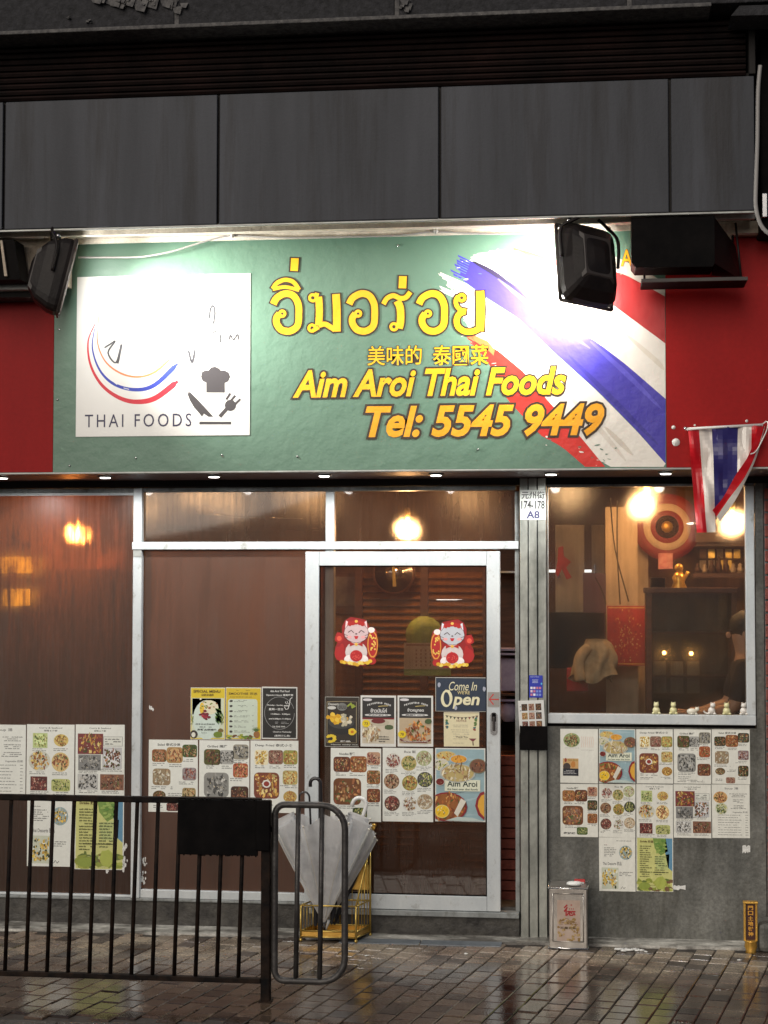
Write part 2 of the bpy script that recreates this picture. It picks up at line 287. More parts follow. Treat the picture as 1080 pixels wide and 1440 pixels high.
def sl(c):   # sRGB 0-255 -> linear
    return tuple(((x/255)/12.92 if x/255 <= .04045 else ((x/255+.055)/1.055)**2.4) for x in c)
ROOT = {}
def obj(name, mb, m, parent=None, loc=(0, 0, 0), label=None, kind=None, vcol=False):
    """mesh vertices are given in world coordinates; the object's origin is its thing's base"""
    me = bpy.data.meshes.new(name); base = Vector(ROOT[parent.name]) if parent is not None else Vector(loc)
    me.from_pydata([tuple(Vector(v)-base) for v in mb.v], [], mb.f)
    if vcol:
        a = me.color_attributes.new('Col', 'FLOAT_COLOR', 'CORNER'); d = []
        for f, c in zip(mb.f, mb.c): d += [c[0], c[1], c[2], 1.0]*len(f)
        a.data.foreach_set('color', d)
    me.polygons.foreach_set('use_smooth', mb.sm)
    me.materials.append(M[m] if isinstance(m, str) else m)
    o = bpy.data.objects.new(name, me); COL.objects.link(o); ROOT[o.name] = tuple(base)
    if parent is not None: o.parent = parent
    else: o.location = base
    if label: o['label'] = label
    if kind: o['kind'] = kind
    return o
def thing(name, label, cat, loc=(0, 0, 0), group=None):
    o = bpy.data.objects.new(name, None); COL.objects.link(o); o.location = loc; o.empty_display_size = .05
    ROOT[o.name] = tuple(loc); o['label'] = label; o['category'] = cat
    if group: o['group'] = group
    return o
def solo(name, mb, m, label, cat, loc=(0, 0, 0), group=None, vcol=False):
    o = obj(name, mb, m, None, loc, label, vcol=vcol); o['category'] = cat
    if group: o['group'] = group
    return o
def BX(*a, **k): return MB().box(*a, **k)
def boxpx(a, b, c, d, Y0, Y1, ch=0.0, col=(1, 1, 1)):
    x0, x1, z0, z1 = rp(a, b, c, d, Y0); return MB().box(x0, x1, Y0, Y1, z0, z1, col, ch)
def smooth(pts, k=6, closed=False):
    P = [Vector(p) for p in pts]; n = len(P); out = []
    for i in range(n if closed else n-1):
        p0 = P[(i-1) % n] if closed or i > 0 else P[0]; p1 = P[i]; p2 = P[(i+1) % n]; p3 = P[(i+2) % n] if closed or i+2 < n else P[-1]
        for j in range(k):
            t = j/k; out.append(.5*((2*p1)+(-p0+p2)*t+(2*p0-5*p1+4*p2-p3)*t*t+(-p0+3*p1-3*p2+p3)*t**3))
    if not closed: out.append(P[-1])
    return [tuple(p) for p in out]

# text as flat mesh (built-in font and its fallbacks)
TX = {}
def text2d(s, off=0.0, shear=0.0, space=1.0):
    k = (s, off, shear, space)
    if k in TX: return TX[k]
    c = bpy.data.curves.new('t', 'FONT'); c.body = s; c.size = 1; c.shear = shear; c.offset = off; c.space_character = space; c.resolution_u = 3; c.fill_mode = 'FRONT'
    o = bpy.data.objects.new('t', c); COL.objects.link(o)
    bpy.context.view_layer.update()
    e = o.evaluated_get(bpy.context.evaluated_depsgraph_get()); me = e.to_mesh()
    r = ([(v.co.x, v.co.y) for v in me.vertices], [tuple(p.vertices) for p in me.polygons])
    e.to_mesh_clear(); bpy.data.objects.remove(o); bpy.data.curves.remove(c); TX[k] = r; return r

class Print(MB):
    """flat print laid on a vertical sheet: u to the right, v down, 0..1, each layer 0.1 mm proud"""
    def __init__(s, x0, x1, z0, z1, Y): super().__init__(); s.r = (x0, x1, z0, z1); s.Y = Y; s.k = 0; s.st = .00012; s.cl = .006; s.asp = (x1-x0)/(z1-z0)
    def P(s, u, v): x0, x1, z0, z1 = s.r; return (x0+(x1-x0)*u, s.Y-s.k*s.st, z1-(z1-z0)*v)
    def up(s): s.k += 1; return s
    def poly(s, pts, col): return s.add([s.P(min(1-s.cl, max(s.cl, u)), min(1-s.cl, max(s.cl, v))) for u, v in pts], [tuple(range(len(pts)))], col)
    def rect(s, a, b, c, d, col): return s.poly([(a, b), (c, b), (c, d), (a, d)], col)
    def ell(s, u, v, a, b, col, n=14, jit=0, rot=0):
        pts = []; s.k += .2
        for i in range(n):
            t = 2*math.pi*i/n; q = 1+random.uniform(-jit, jit); x, y = a*q*math.cos(t), b*q*math.sin(t)
            pts.append((u+x*math.cos(rot)-y*math.sin(rot), v+x*math.sin(rot)+y*math.cos(rot)))
        return s.poly(pts, col)
    def rrect(s, a, b, c, d, col, r=.2):
        w, h = c-a, d-b; pts = []; q = min(w, h/s.asp*1)*r; qx, qy = w*r, h*r
        for cx, cy_, t0 in ((c-qx, b+qy, -90), (c-qx, d-qy, 0), (a+qx, d-qy, 90), (a+qx, b+qy, 180)):
            for k in range(4): t = R(t0+k*30); pts.append((cx+qx*math.cos(t), cy_+qy*math.sin(t)))
        return s.poly(pts, col)
    def stroke(s, pts, w, col, closed=False):
        """ribbon of width w (in u units) along pts; width may be a list"""
        s.k += .3; n = len(pts); ws = w if isinstance(w, (list, tuple)) else [w]*n; A = s.asp; L_ = []; Rr = []
        for i in range(n):
            a = pts[i-1] if (i > 0 or closed) else pts[0]; b = pts[(i+1) % n] if (i < n-1 or closed) else pts[-1]
            dx, dy = (b[0]-a[0])*A, (b[1]-a[1]); l = math.hypot(dx, dy) or 1; nx, ny = -dy/l*ws[i]/2, dx/l*ws[i]/2*A
            L_.append((pts[i][0]+nx, pts[i][1]+ny)); Rr.append((pts[i][0]-nx, pts[i][1]-ny))
        m = n if closed else n-1
        for i in range(m):
            j = (i+1) % n; s.poly([L_[i], L_[j], Rr[j], Rr[i]], col)
        return s
    def text(s, t, a, b, c, d, col, off=0.0, shear=0.0, out=None, ocol=None, fit=True, space=1.0):
        base = text2d(t, off, shear, space)
        if not base[0]: return s
        xs = [p[0] for p in base[0]]; ys = [p[1] for p in base[0]]; X0, X1, Y0, Y1 = min(xs), max(xs), min(ys), max(ys)
        kx = (c-a)/(X1-X0); ky = (d-b)/(Y1-Y0)
        if not fit:
            kk = min(kx*s.asp, ky); kx, ky = kk/s.asp, kk; w = (X1-X0)*kx; a = (a+c)/2-w/2; h = (Y1-Y0)*ky; d = (b+d)/2+h/2
        def put(g, cc):                                # each glyph sits on its own thin layer
            par = list(range(len(g[0])))
            def fd(i):
                while par[i] != i: par[i] = par[par[i]]; i = par[i]
                return i
            for f in g[1]:
                for i in f[1:]: par[fd(i)] = fd(f[0])
            ids = {}; k0 = s.k; vs = []
            for i, (x, y) in enumerate(g[0]):
                q = fd(i); ids.setdefault(q, len(ids)); s.k = k0+(ids[q] % 6)*.25; vs.append(s.P(a+(x-X0)*kx, d-(y-Y0)*ky))
            s.k = k0; s.add(vs, g[1], cc)
        if out:
            put(text2d(t, off+out, shear, space), ocol); s.k += 3
        put(base, col); return s
    def greek(s, a, b, c, d, lines, col=(.12, .12, .12), dens=.8, center=False, hf=.5):
        lh = (d-b)/lines
        for i in range(lines):
            y = b+lh*(i+.25); L0 = (c-a)*(random.uniform(.45, 1) if center or i % 3 == 2 else random.uniform(.75, 1)); x = a+((c-a)-L0)/2 if center else a; e = x+L0
            while x < e:
                wl = random.uniform(.035, .1)
                if random.random() < dens:
                    q = x
                    while q < min(x+wl, e):
                        g = .011; hh = lh*hf*random.choice((.7, .75, 1, 1)); s.rect(q, y+lh*hf-hh, q+g*.72, y+lh*hf, col); q += g
                x += wl+.018
        return s
PAL = {
 'salad': [(120, 90, 30), (150, 70, 30), (80, 110, 40), (190, 120, 60), (210, 180, 120), (60, 60, 25)],
 'curry': [(210, 150, 30), (225, 175, 60), (190, 100, 30), (235, 205, 110), (90, 100, 35), (150, 70, 25)],
 'green': [(150, 160, 60), (190, 190, 90), (90, 120, 40), (220, 210, 140), (60, 80, 30)],
 'grill': [(120, 60, 30), (150, 85, 45), (90, 50, 30), (190, 130, 80), (70, 40, 25), (110, 110, 50)],
 'fish': [(120, 120, 115), (160, 158, 150), (80, 80, 78), (200, 198, 190), (60, 60, 58)],
 'fried': [(225, 165, 40), (240, 190, 70), (200, 130, 30), (170, 90, 30), (245, 215, 120)],
 'noodle': [(190, 110, 50), (210, 140, 70), (150, 75, 35), (120, 60, 30), (225, 180, 110), (95, 110, 45)],
 'rice': [(225, 210, 175), (240, 232, 210), (180, 140, 90), (140, 80, 45), (120, 140, 60)],
 'meat': [(130, 35, 30), (160, 60, 50), (90, 30, 25), (190, 110, 90), (210, 170, 140)],
 'cream': [(225, 215, 185), (205, 190, 150), (235, 228, 208), (190, 150, 110), (150, 120, 80)],
 'mango': [(240, 195, 30), (250, 215, 60), (225, 170, 20), (235, 235, 215), (60, 70, 30)],
 'gold': [(235, 190, 30), (220, 160, 25), (245, 215, 70), (200, 140, 20)],
}
def food(parent, sheet, Y, u, v, w, h, pal, shape='r', bgc=None):
    """one printed dish photograph: background, plate rim and a heap of irregular pieces"""
    u -= w*.05; v -= h*.05; w *= 1.10; h *= 1.10
    p = Print(*sheet, Y); p.k = 2; P = [sl(c) for c in PAL[pal]]
    bgc = sl(bgc) if bgc else tuple(x*.55 for x in random.choice(P))
    if shape == 'r': p.rrect(u, v, u+w, v+h, bgc, .18)
    elif shape == 's': p.rect(u, v, u+w, v+h, bgc)
    else: p.ell(u+w/2, v+h/2, w/2, h/2, bgc, 18)
    p.up()
    if random.random() < .35:
        p.ell(u+w/2, v+h/2, w*.44, h*.43, tuple(min(1, x*1.3+.06) for x in bgc), 16, .03)
    nb = 75; e = .06
    for i in range(nb):
        if shape in 'rs': a_, b_ = random.uniform(.08, .92), random.uniform(.09, .91)
        else:
            t = random.uniform(0, 6.28); q = math.sqrt(random.random())*.42; a_, b_ = .5+q*math.cos(t), .5+q*math.sin(t)
        c = random.choice(P); g = random.uniform(.45, 1.15); m_ = sum(c)/3
        c = tuple(min(1, (x*.85+m_*.15)*g) for x in c)
        p.ell(u+w*a_, v+h*b_, w*random.uniform(.03, .08), h*random.uniform(.03, .075), c, 6, .4, random.uniform(0, 3.1)); p.k -= .1
    for i in range(14):
        a_, b_ = random.uniform(.15, .85), random.uniform(.15, .85); p.ell(u+w*a_, v+h*b_, w*.022, h*.016, random.choice(((.75, .70, .55), (.05, .03, .02), (.7, .6, .4))), 5, .3); p.k -= .1
    return obj('food_picture', p, 'ink', parent, vcol=True)

# ================================================================== THE SETTING
GZ = 0.05                                             # pavement level
YS, YF, YP, YD = -0.8, -1.2, 0.0, -0.06                # sign, canopy front, shopfront, door planes
def structure(name, mb, m, loc=(0, 0, 0)):
    o = obj(name, mb, m, None, loc); o['kind'] = 'structure'; return o
structure('road', BX(-300, 300, -400, -2.36, -.5, -.10), 'asphalt')
structure('ground', BX(-300, 300, -2.2, 60, -.5, GZ-.055), 'asphalt')

# kerb of separate granite blocks
kerb = thing('kerb', 'wet dark granite kerb edging the pavement', 'kerb'); kerb['kind'] = 'structure'
kerb['label'] = 'wet dark kerb along the front of the pavement'; del kerb['category']; del kerb['label']
x = -7.0
while x < 5:
    obj('kerb_stone', BX(x, x+.894, -2.36, -2.185, -.2, GZ-.002, ch=.012), 'kerb', kerb); x += .9

# pavement of brick pavers, long joints turned 11 degrees from the wall normal
pav = bpy.data.objects.new('pavement', None); COL.objects.link(pav); pav['kind'] = 'structure'; ROOT['pavement'] = (0, 0, 0)
ang = R(11.0); dx, dy = math.sin(ang), math.cos(ang); BW, BL = .104, .128
def paver_mesh(k):
    mb = MB(); w, l = (BW-.005)/2, (BL-.0045)/2; rnd = random.Random(k); c = .004
    t = [rnd.uniform(-.0007, .0007) for _ in range(4)]
    pts = [(-w, -l), (w, -l), (w, l), (-w, l)]
    def rot(x, y): return (x*dy+y*dx, -x*dx+y*dy)
    vs = []
    for (a, b), q in zip(pts, t):
        r_ = rot(a, b); vs.append((r_[0], r_[1], -.03))
    for (a, b), q in zip(pts, t):
        r_ = rot(a, b); vs.append((r_[0], r_[1], -c+q))
    for (a, b), q in zip(pts, t):
        r_ = rot(a-math.copysign(c, a), b-math.copysign(c, b)); vs.append((r_[0], r_[1], q))
    fs = [(8, 9, 10, 11)]
    for i in range(4):
        j = (i+1) % 4; fs += [(i, j, j+4, i+4), (i+4, j+4, j+8, i+8)]
    return vs, fs
PV = [paver_mesh(k) for k in range(7)]; PM = []
for vs, fs in PV:
    me = bpy.data.meshes.new('brick'); me.from_pydata(vs, [], fs); me.materials.append(M['paver']); PM.append(me)
cells = []
for i in range(-90, 60):
    for j in range(-40, 22):
        off = (i*BL*.5) % BL if i % 2 else random.uniform(0, .02)
        a, b = i*BW, j*BL+(BL*.5 if i % 2 else 0)
        X, Yy = a*dy+b*dx, -a*dx+b*dy-1.1
        if -2.165+.07 < Yy < -.165-.07 and -7 < X < 5: cells.append((X, Yy))
def inview(X, Yy):
    d = Vector((X, Yy, GZ))-CAM; z = d.dot(FWD); u = 540+F*d.dot(RT2)/z; v = 720-F*d.dot(UP2)/z
    return -15 < u < 1095 and v < 1450
vis = sorted([c for c in cells if inview(*c)], key=lambda c: c[1]); near = set(vis[:300]); rest = MB()
for c in cells:
    k = random.randrange(7); z = GZ+random.choice((0, 0, 0, -.0025, .002))+random.uniform(-.0012, .0012)
    if c in near:
        o = bpy.data.objects.new('brick', PM[k]); COL.objects.link(o); o.parent = pav; o.location = (c[0], c[1], z)
    else:
        vs, fs = PV[k]; rest.add([(v[0]+c[0], v[1]+c[1], v[2]+z) for v in vs], fs)
ro = obj('brickwork', rest, 'paver', pav, kind='stuff')
obj('joint_sand', BX(-7, 5, -2.19, 0.1, GZ-.05, GZ-.011), mat('joint_sand', (.018, .014, .012), .5, c2=(.04, .032, .027), scale=60), pav)

# screed strip along the foot of the shopfront, ragged front edge
sc = MB(); n = 90; xs = [-7+12*i/n for i in range(n+1)]; vs = []
for i, x in enumerate(xs):
    e = -.165+random.uniform(-.022, .015); hz = random.uniform(-.004, .004)
    vs += [(x, e, GZ-.03), (x, e+.006, GZ+.004+hz*.4), (x, -.09, GZ+.007+hz), (x, .03, GZ+.013)]
fs = []
for i in range(n):
    for k in range(3): a = i*4+k; fs.append((a, a+4, a+5, a+1))
sc.add(vs, fs); structure('screed', sc, 'screed')
x0, x1 = G(470, 1333, GZ)[0], G(705, 1333, GZ)[0]
bs = thing('threshold_slab', 'bluish grey stone slabs let into the pavement before the door', 'slab')
for k in range(2):
    a = x0+(x1-x0)*k/2; obj('slab', BX(a+.003, a+(x1-x0)/2-.003, -.30, -.172, GZ-.03, GZ+.0045, ch=.003), 'bluestone', bs)

# ================================================================== BUILDING ABOVE
def zf(y): return U(540, y, YF)[1]
up_ = thing('upper_wall', 'rough dark stone slabs above the shutter at the top of the photo', 'wall', (-1.2, -1.2, 4.95))
Yst = -1.34
xj = [-8, U(-340, 20, Yst)[0], U(248, 20, Yst)[0], U(558, 20, Yst)[0], U(885, 20, Yst)[0], U(1400, 20, Yst)[0]]
zl = U(540, 32, Yst)[1]
for a, b in zip(xj, xj[1:]): obj('stone_slab', BX(a+.012, b-.012, Yst, -.9, zl+.03, zl+1.1, ch=.006), 'stone_slab', up_)
for a in xj[1:-1]: obj('mortar_joint', BX(a-.0115, a+.0115, Yst+.006, -1.0, zl+.031, zl+1.1), 'mortar', up_, label='pale flaking vertical mortar joint')
obj('drip_ledge', BX(-8, U(1000, 20, Yst)[0], Yst-.03, -.9, zl+.008, zl+.0285, ch=.004), 'mortar', up_)
# flaking paint curls on the slab
fl = MB()
for (px, py, s) in ((150, 4, .09), (175, 2, .06), (197, 8, .10), (210, 3, .05), (95, 24, .02), (124, 30, .02), (246, 6, .07), (562, 8, .06)):
    X, Z = U(px, py, Yst-.01)
    for k in range(6):
        a, b = X+random.uniform(-s, s)*.7, Z+random.uniform(-s, s)*.4; q = s*random.uniform(.2, .5)
        fl.add([(a-q, Yst-.002, b+q*.5), (a+q, Yst-.004-random.random()*.02, b+q*.4), (a+q*.6, Yst-.03*random.random()-.004, b-q), (a-q*.5, Yst-.012, b-q*.6)], [(0, 1, 2, 3)])
obj('peeling_paint', fl, 'mortar', up_, kind='stuff')

sh = thing('corrugated_band', 'dark brown horizontally ribbed metal band above the grey panels', 'cladding', (-1.2, -1.15, 4.75))
zt, zb = zl+.006, zf(122); nsl = 9
for k in range(nsl):
    a = zb+(zt-zb)*k/nsl; b = zb+(zt-zb)*(k+1)/nsl
    obj('slat', MB().prismx([(-1.10, a), (-1.165, a+.004), (-1.178, a+(b-a)*.45), (-1.160, b-.004), (-1.10, b-.001)], -8, U(1048, 60, -1.15)[0]), 'corrugated', sh)
obj('end_post', BX(U(1053, 60, -1.19)[0], U(1062, 60, -1.19)[0], -1.20, -1.1, zb, zt+.1, ch=.004), 'fascia_dark', sh)
obj('end_bracket', MB().prism([(U(1028, 25, -1.42)[0], U(1028, 22, -1.42)[1]), (U(1080, 8, -1.42)[0]+.6, U(1075, 24, -1.42)[1]), (U(1080, 8, -1.42)[0]+.6, U(1080, 8, -1.42)[1]), (U(1040, 8, -1.42)[0], U(1040, 8, -1.42)[1])], -1.42, -1.2), 'stone_slab', sh)

cn = thing('canopy', 'grey panelled fascia of the canopy over the shop sign', 'canopy', (-1.2, YF, 4.0))
zB, zT = zf(309), zf(125)
pj = [U(-307, 230, YF)[0], U(5.5, 230, YF)[0], U(307, 230, YF)[0], U(618.5, 230, YF)[0], U(942, 200, YF)[0], U(1063, 200, YF)[0]]
for i, (a, b) in enumerate(zip(pj, pj[1:])):
    obj('fascia_panel', BX(a+.007, b-.007, YF-random.uniform(0, .004), YF+.02, zB, zT, ch=.004), 'fascia', cn)
obj('backing_frame', BX(pj[0], pj[-1]-.01, YF+.021, YF+.05, zB+.004, zT-.004), 'fascia_dark', cn)
obj('edge_trim', BX(pj[0], pj[-1], YF+.003, YF+.022, zB-.013, zB-.001, ch=.003), 'grime_frame', cn)
obj('soffit_board', BX(-8, pj[-1]-.004, YF+.051, -.70, zB+.012, zB+.03), 'soffit', cn)
obj('canopy_roof', BX(-8, pj[-1]-.004, YF+.051, -.5, zT+.002, zT+.03), 'fascia_dark', cn)
obj('soffit_batten', BX(-8, pj[-1], YF+.10, YF+.13, zB-.022, zB+.011), 'soffit', cn); obj('soffit_batten', BX(-8, pj[-1], -.86, -.84, zB-.016, zB+.011), 'soffit', cn)
# upper facade box behind everything (one mass, butts the sign box)
ub = thing('upper_storey', 'dark upper storey wall behind the canopy', 'wall', (0, 0, 5))
obj('wall_mass', BX(-8, 6, -.69, 3, zB+.032, 6.5), 'fascia_dark', ub)

# dark side bay right of the fascia with the white cable
sb_ = thing('service_duct', 'black duct box at the right end of the canopy', 'duct', (1.1, -1.0, 4.2))
obj('duct_body', BX(U(1069, 200, -1.05)[0], 2.2, -1.05, -.7, zf(330), zT+.25, ch=.01), 'black', sb_)
obj('duct_bracket', BX(U(1071, 280, -1.08)[0], U(1079, 280, -1.08)[0], -1.09, -1.051, U(1075, 306, -1.08)[1], U(1075, 272, -1.08)[1], ch=.004), 'chrome', sb_)
cb = [(1069, 92), (1066, 130), (1065, 200), (1063, 262), (1063, 290), (1068, 312), (1078, 326), (1092, 333)]
solo('white_cable', MB().tube(smooth([(U(a, b, -1.30)[0], -1.30, U(a, b, -1.30)[1]) for a, b in cb]), .0105, 8), 'cable', 'thick white cable bending round the right end of the grey panels', 'cable')

# ================================================================== SIGN
X0, X1 = U(76, 500, YS)[0], U(936, 500, YS)[0]; Z0, Z1 = 2.710, zB+.002
sgn = thing('shop_sign', 'large green shop sign with Thai name, brushed flag and phone number', 'sign', ((X0+X1)/2, YS, Z0))
GRN = sl((92, 124, 106))
bp = Print(X0, X1, Z0, Z1, YS); bp.cl = 0; bp.rect(0, 0, 1, 1, GRN)
obj('sign_face', bp, 'vinyl', sgn, vcol=True)
obj('sign_box', BX(X0+.001, X1-.001, YS+.002, -.02, Z0+.012, Z1), 'black', sgn)
obj('bottom_trim', BX(-8, 3, YS-.004, YS+.014, Z0-.012, Z0-.001, ch=.003), 'grime_frame', sgn)
def A(px, py):                                        # survey pixel -> u,v on the sign
    x, z = U(px, py, YS); return ((x-X0)/(X1-X0), (Z1-z)/(Z1-Z0))
fp = Print(X0, X1, Z0, Z1, YS); fp.k = 4; fp.st = .00004; fp.cl = .0004
def band(top, bot, col, rag0=0, n=18):
    def samp(P, n):
        P = [Vector((a, b, 0)) for a, b in P]; Ls = [0]
        for i in range(len(P)-1): Ls.append(Ls[-1]+(P[i+1]-P[i]).length)
        o = []
        for k in range(n+1):
            s_ = Ls[-1]*k/n; i = max(j for j in range(len(P)) if Ls[j] <= s_+1e-9); i = min(i, len(P)-2); t = (s_-Ls[i])/((Ls[i+1]-Ls[i]) or 1)
            q = P[i].lerp(P[i+1], t); o.append((q.x, q.y))
        return o
    T, B_ = samp(top, n), samp(bot, n)
    for i in range(n): fp.poly([A(*T[i]), A(*T[i+1]), A(*B_[i+1]), A(*B_[i])], col)
    if rag0:                                          # bristle streaks at the start of the stroke
        d0 = Vector((T[0][0]-T[1][0], T[0][1]-T[1][1])).normalized()
        m = rag0
        for k in range(m):
            a = k/m; b = (k+random.uniform(.6, 1.0))/m; L_ = random.uniform(2, 26)
            p = [(T[0][0]*(1-q)+B_[0][0]*q, T[0][1]*(1-q)+B_[0][1]*q) for q in (a, b)]
            fp.poly([A(*p[0]), A(p[0][0]+d0.x*L_, p[0][1]+d0.y*L_), A(p[1][0]+d0.x*L_*.9, p[1][1]+d0.y*L_*.9), A(*p[1])], col)
WH = sl((228, 222, 212)); RD = sl((205, 40, 30)); DR = sl((170, 35, 35)); BL_ = sl((60, 50, 160)); OR = sl((226, 110, 60)); GR = sl((196, 186, 172))
band([(868, 362), (905, 380), (936, 398)], [(868, 384), (905, 400), (936, 418)], GR, 6, 6)
fp.up(); band([(735, 352), (790, 368), (877, 385), (936, 417)], [(723, 350), (795, 388), (865, 431), (936, 483)], DR, 0); fp.up()
band([(722, 348), (760, 362), (790, 378)], [(722, 353), (762, 371), (795, 392)], OR)
fp.up(); band([(700, 352), (723, 350), (795, 388), (865, 431), (936, 483)], [(668, 367), (693, 382), (760, 430), (841, 482), (936, 561)], WH, 14)
fp.up(); band([(662, 367), (693, 382), (730, 404), (760, 430), (805, 462), (841, 482), (883, 515), (936, 561)], [(652, 395), (682, 417), (730, 448), (770, 487), (841, 550), (897, 607), (936, 652)], BL_, 9)
fp.up(); band([(640, 392), (652, 396), (682, 418), (730, 449), (770, 488), (841, 551), (897, 608), (936, 652)], [(636, 418), (667, 476), (700, 494), (735, 522), (777, 571), (816, 614), (851, 656.5), (880, 656.5), (933, 656.5)], WH, 10, 22)
fp.up(); band([(664, 472), (700, 493), (735, 522), (777, 571), (816, 614), (851, 656.5)], [(672, 492), (686, 508), (712, 560), (760, 612), (790, 628), (823, 656.5)], RD, 7)
fp.up(); band([(664, 470), (686, 480), (696, 492)], [(668, 480), (686, 492), (694, 500)], OR, 4)
# darker brush streaks in the bands
for (pts, c) in (([(665, 368), (700, 388), (745, 425)], sl((40, 32, 60))), ([(700, 392), (760, 440), (830, 490)], sl((90, 80, 185))), ([(800, 500), (860, 560), (925, 625)], sl((48, 40, 140))), ([(830, 480), (880, 525), (930, 575)], sl((80, 72, 180))),
                 ([(850, 600), (890, 640)], sl((205, 196, 182))), ([(790, 545), (840, 600), (880, 648)], sl((212, 204, 192))), ([(880, 470), (920, 505), (934, 520)], sl((214, 205, 190)))):
    fp.up(); q = [A(*p[:2]) for p in smooth([(a, b, 0) for a, b in pts], 5)]; fp.stroke(q, [.002+.006*math.sin(math.pi*i/(len(q)-1)) for i in range(len(q))], c)
fp.up()
for _ in range(70):                                   # chips and spatter at the brush ends
    cx, cy2 = random.choice(((640, 400), (660, 455), (655, 385), (700, 360), (775, 625), (850, 640), (905, 372), (820, 640), (690, 520)))
    a, b = A(cx+random.gauss(0, 11), cy2+random.gauss(0, 8))
    if 0 < a < .995 and 0 < b < .99: fp.ell(a, b, random.uniform(.0006, .003), random.uniform(.001, .005), random.choice((GRN, GRN, WH)), 6, .4, random.random()*3)
obj('flag_print', fp, 'vinyl', sgn, vcol=True, label='brush-stroked red, white and blue Thai flag')

YEL = sl((238, 178, 6)); BRN = sl((48, 32, 16)); YE2 = sl((234, 160, 6))
def on_sign(a, b, c, d): p = A(a, b); q = A(c, d); return p[0], p[1], q[0], q[1]
# hand-drawn looped Thai letters; coordinates measured on an enlargement (2.7x, origin 360,330)
th = []
def OA(ox, s=1.0): return [([(66, 264), (80, 240), (112, 224), (142, 232), (160, 262), (163, 300), (158, 345), (130, 366), (98, 362), (80, 340), (78, 318), (90, 300)], 21, ox, s), ([(100, 300, 10)], 0, ox, s)]
th += OA(0)
th += [([(64, 206), (80, 184), (110, 172), (142, 180), (164, 210)], 13, 0, 1), ([(64, 207), (112, 199), (164, 211)], 11, 0, 1), ([(148, 90), (145, 138)], 24, 0, 1)]
th += [([(238, 236), (241, 290), (238, 345)], 22, 0, 1), ([(216, 240, 12)], 0, 0, 1), ([(213, 355, 12)], 0, 0, 1), ([(238, 345), (262, 340), (285, 352), (300, 362)], 16, 0, 1), ([(304, 226), (307, 290), (307, 368)], 24, 0, 1), ([(222, 228), (238, 232)], 14, 0, 1), ([(215, 366), (238, 352)], 12, 0, 1)]
th += OA(288, 1.0)
th += [([(484, 264), (498, 242), (522, 232), (548, 242), (570, 238), (586, 218)], 15, 0, 1), ([(536, 252), (548, 280), (549, 330), (543, 356)], 23, 0, 1), ([(524, 350, 12)], 0, 0, 1), ([(558, 158), (556, 204)], 24, 0, 1)]
th += OA(553, 1.0)
th += [([(768, 234), (759, 250), (763, 272), (778, 286), (798, 290)], 13, 0, 1), ([(794, 291), (772, 302), (762, 324), (768, 350), (792, 367), (822, 368), (846, 358)], 18, 0, 1), ([(781, 240, 12)], 0, 0, 1), ([(851, 214), (853, 290), (850, 366)], 24, 0, 1)]
tp = Print(X0, X1, Z0, Z1, YS); tp.st = .00004; KU = (A(760, 500)[0]-A(360, 500)[0])/1080
for layer, grow, col in ((0, 11, BRN), (1, 0, YEL)):
    tp.k = 60+layer*16
    for pts, w, ox, s_ in th:
        if w == 0:
            for (a, b, r) in pts:
                ring = [(ox+a+r*math.cos(t), b+r*math.sin(t)) for t in [k*math.pi/9 for k in range(18)]]
                if layer == 0: tp.k += .3; tp.poly([A(360+(ox+a+(r+11)*math.cos(t))/2.7, 330+(b+(r+11)*math.sin(t))/2.7) for t in [k*math.pi/9 for k in range(18)]], col)
                else: tp.stroke([A(360+a_/2.7, 330+b_/2.7) for a_, b_ in ring], 11*KU, col, True)
        else:
            q = smooth([(a, b, 0) for a, b in pts], 5) if len(pts) > 2 else [(*p, 0) for p in pts]
            d = Vector(q[0])-Vector(q[1]); d.normalize(); e = Vector(q[-1])-Vector(q[-2]); e.normalize(); g = grow*.45
            q = [tuple(Vector(q[0])+d*g)]+q[1:-1]+[tuple(Vector(q[-1])+e*g)]
            tp.stroke([A(360+(ox+a)/2.7, 330+b/2.7) for a, b, _ in q], (w*1.22+grow*1.1)*KU, col)
obj('thai_lettering', tp, 'vinyl', sgn, vcol=True)
for nm, tx, box, c_, off, shr, ow in (('chinese_lettering', '美味的', (517, 487, 593, 513), YEL, .006, 0, .03), ('chinese_lettering', '泰國菜', (609, 486, 687, 513), YEL, .006, 0, .03), ('name_lettering', 'Aim Aroi Thai Foods', (412, 521, 796, 555), YEL, .028, .26, .05),
                                 ('phone_lettering', 'Tel: 5545 9449', (514, 571, 850, 613), YE2, .032, .26, .055), ('unit_lettering', 'A8', (873, 351, 900, 374), YE2, .012, 0, .02)):
    lt = Print(X0, X1, Z0, Z1, YS); lt.st = .00004; lt.k = 60; lt.text(tx, *on_sign(*box), c_, off, shr, ow, BRN); obj(nm, lt, 'vinyl', sgn, vcol=True)

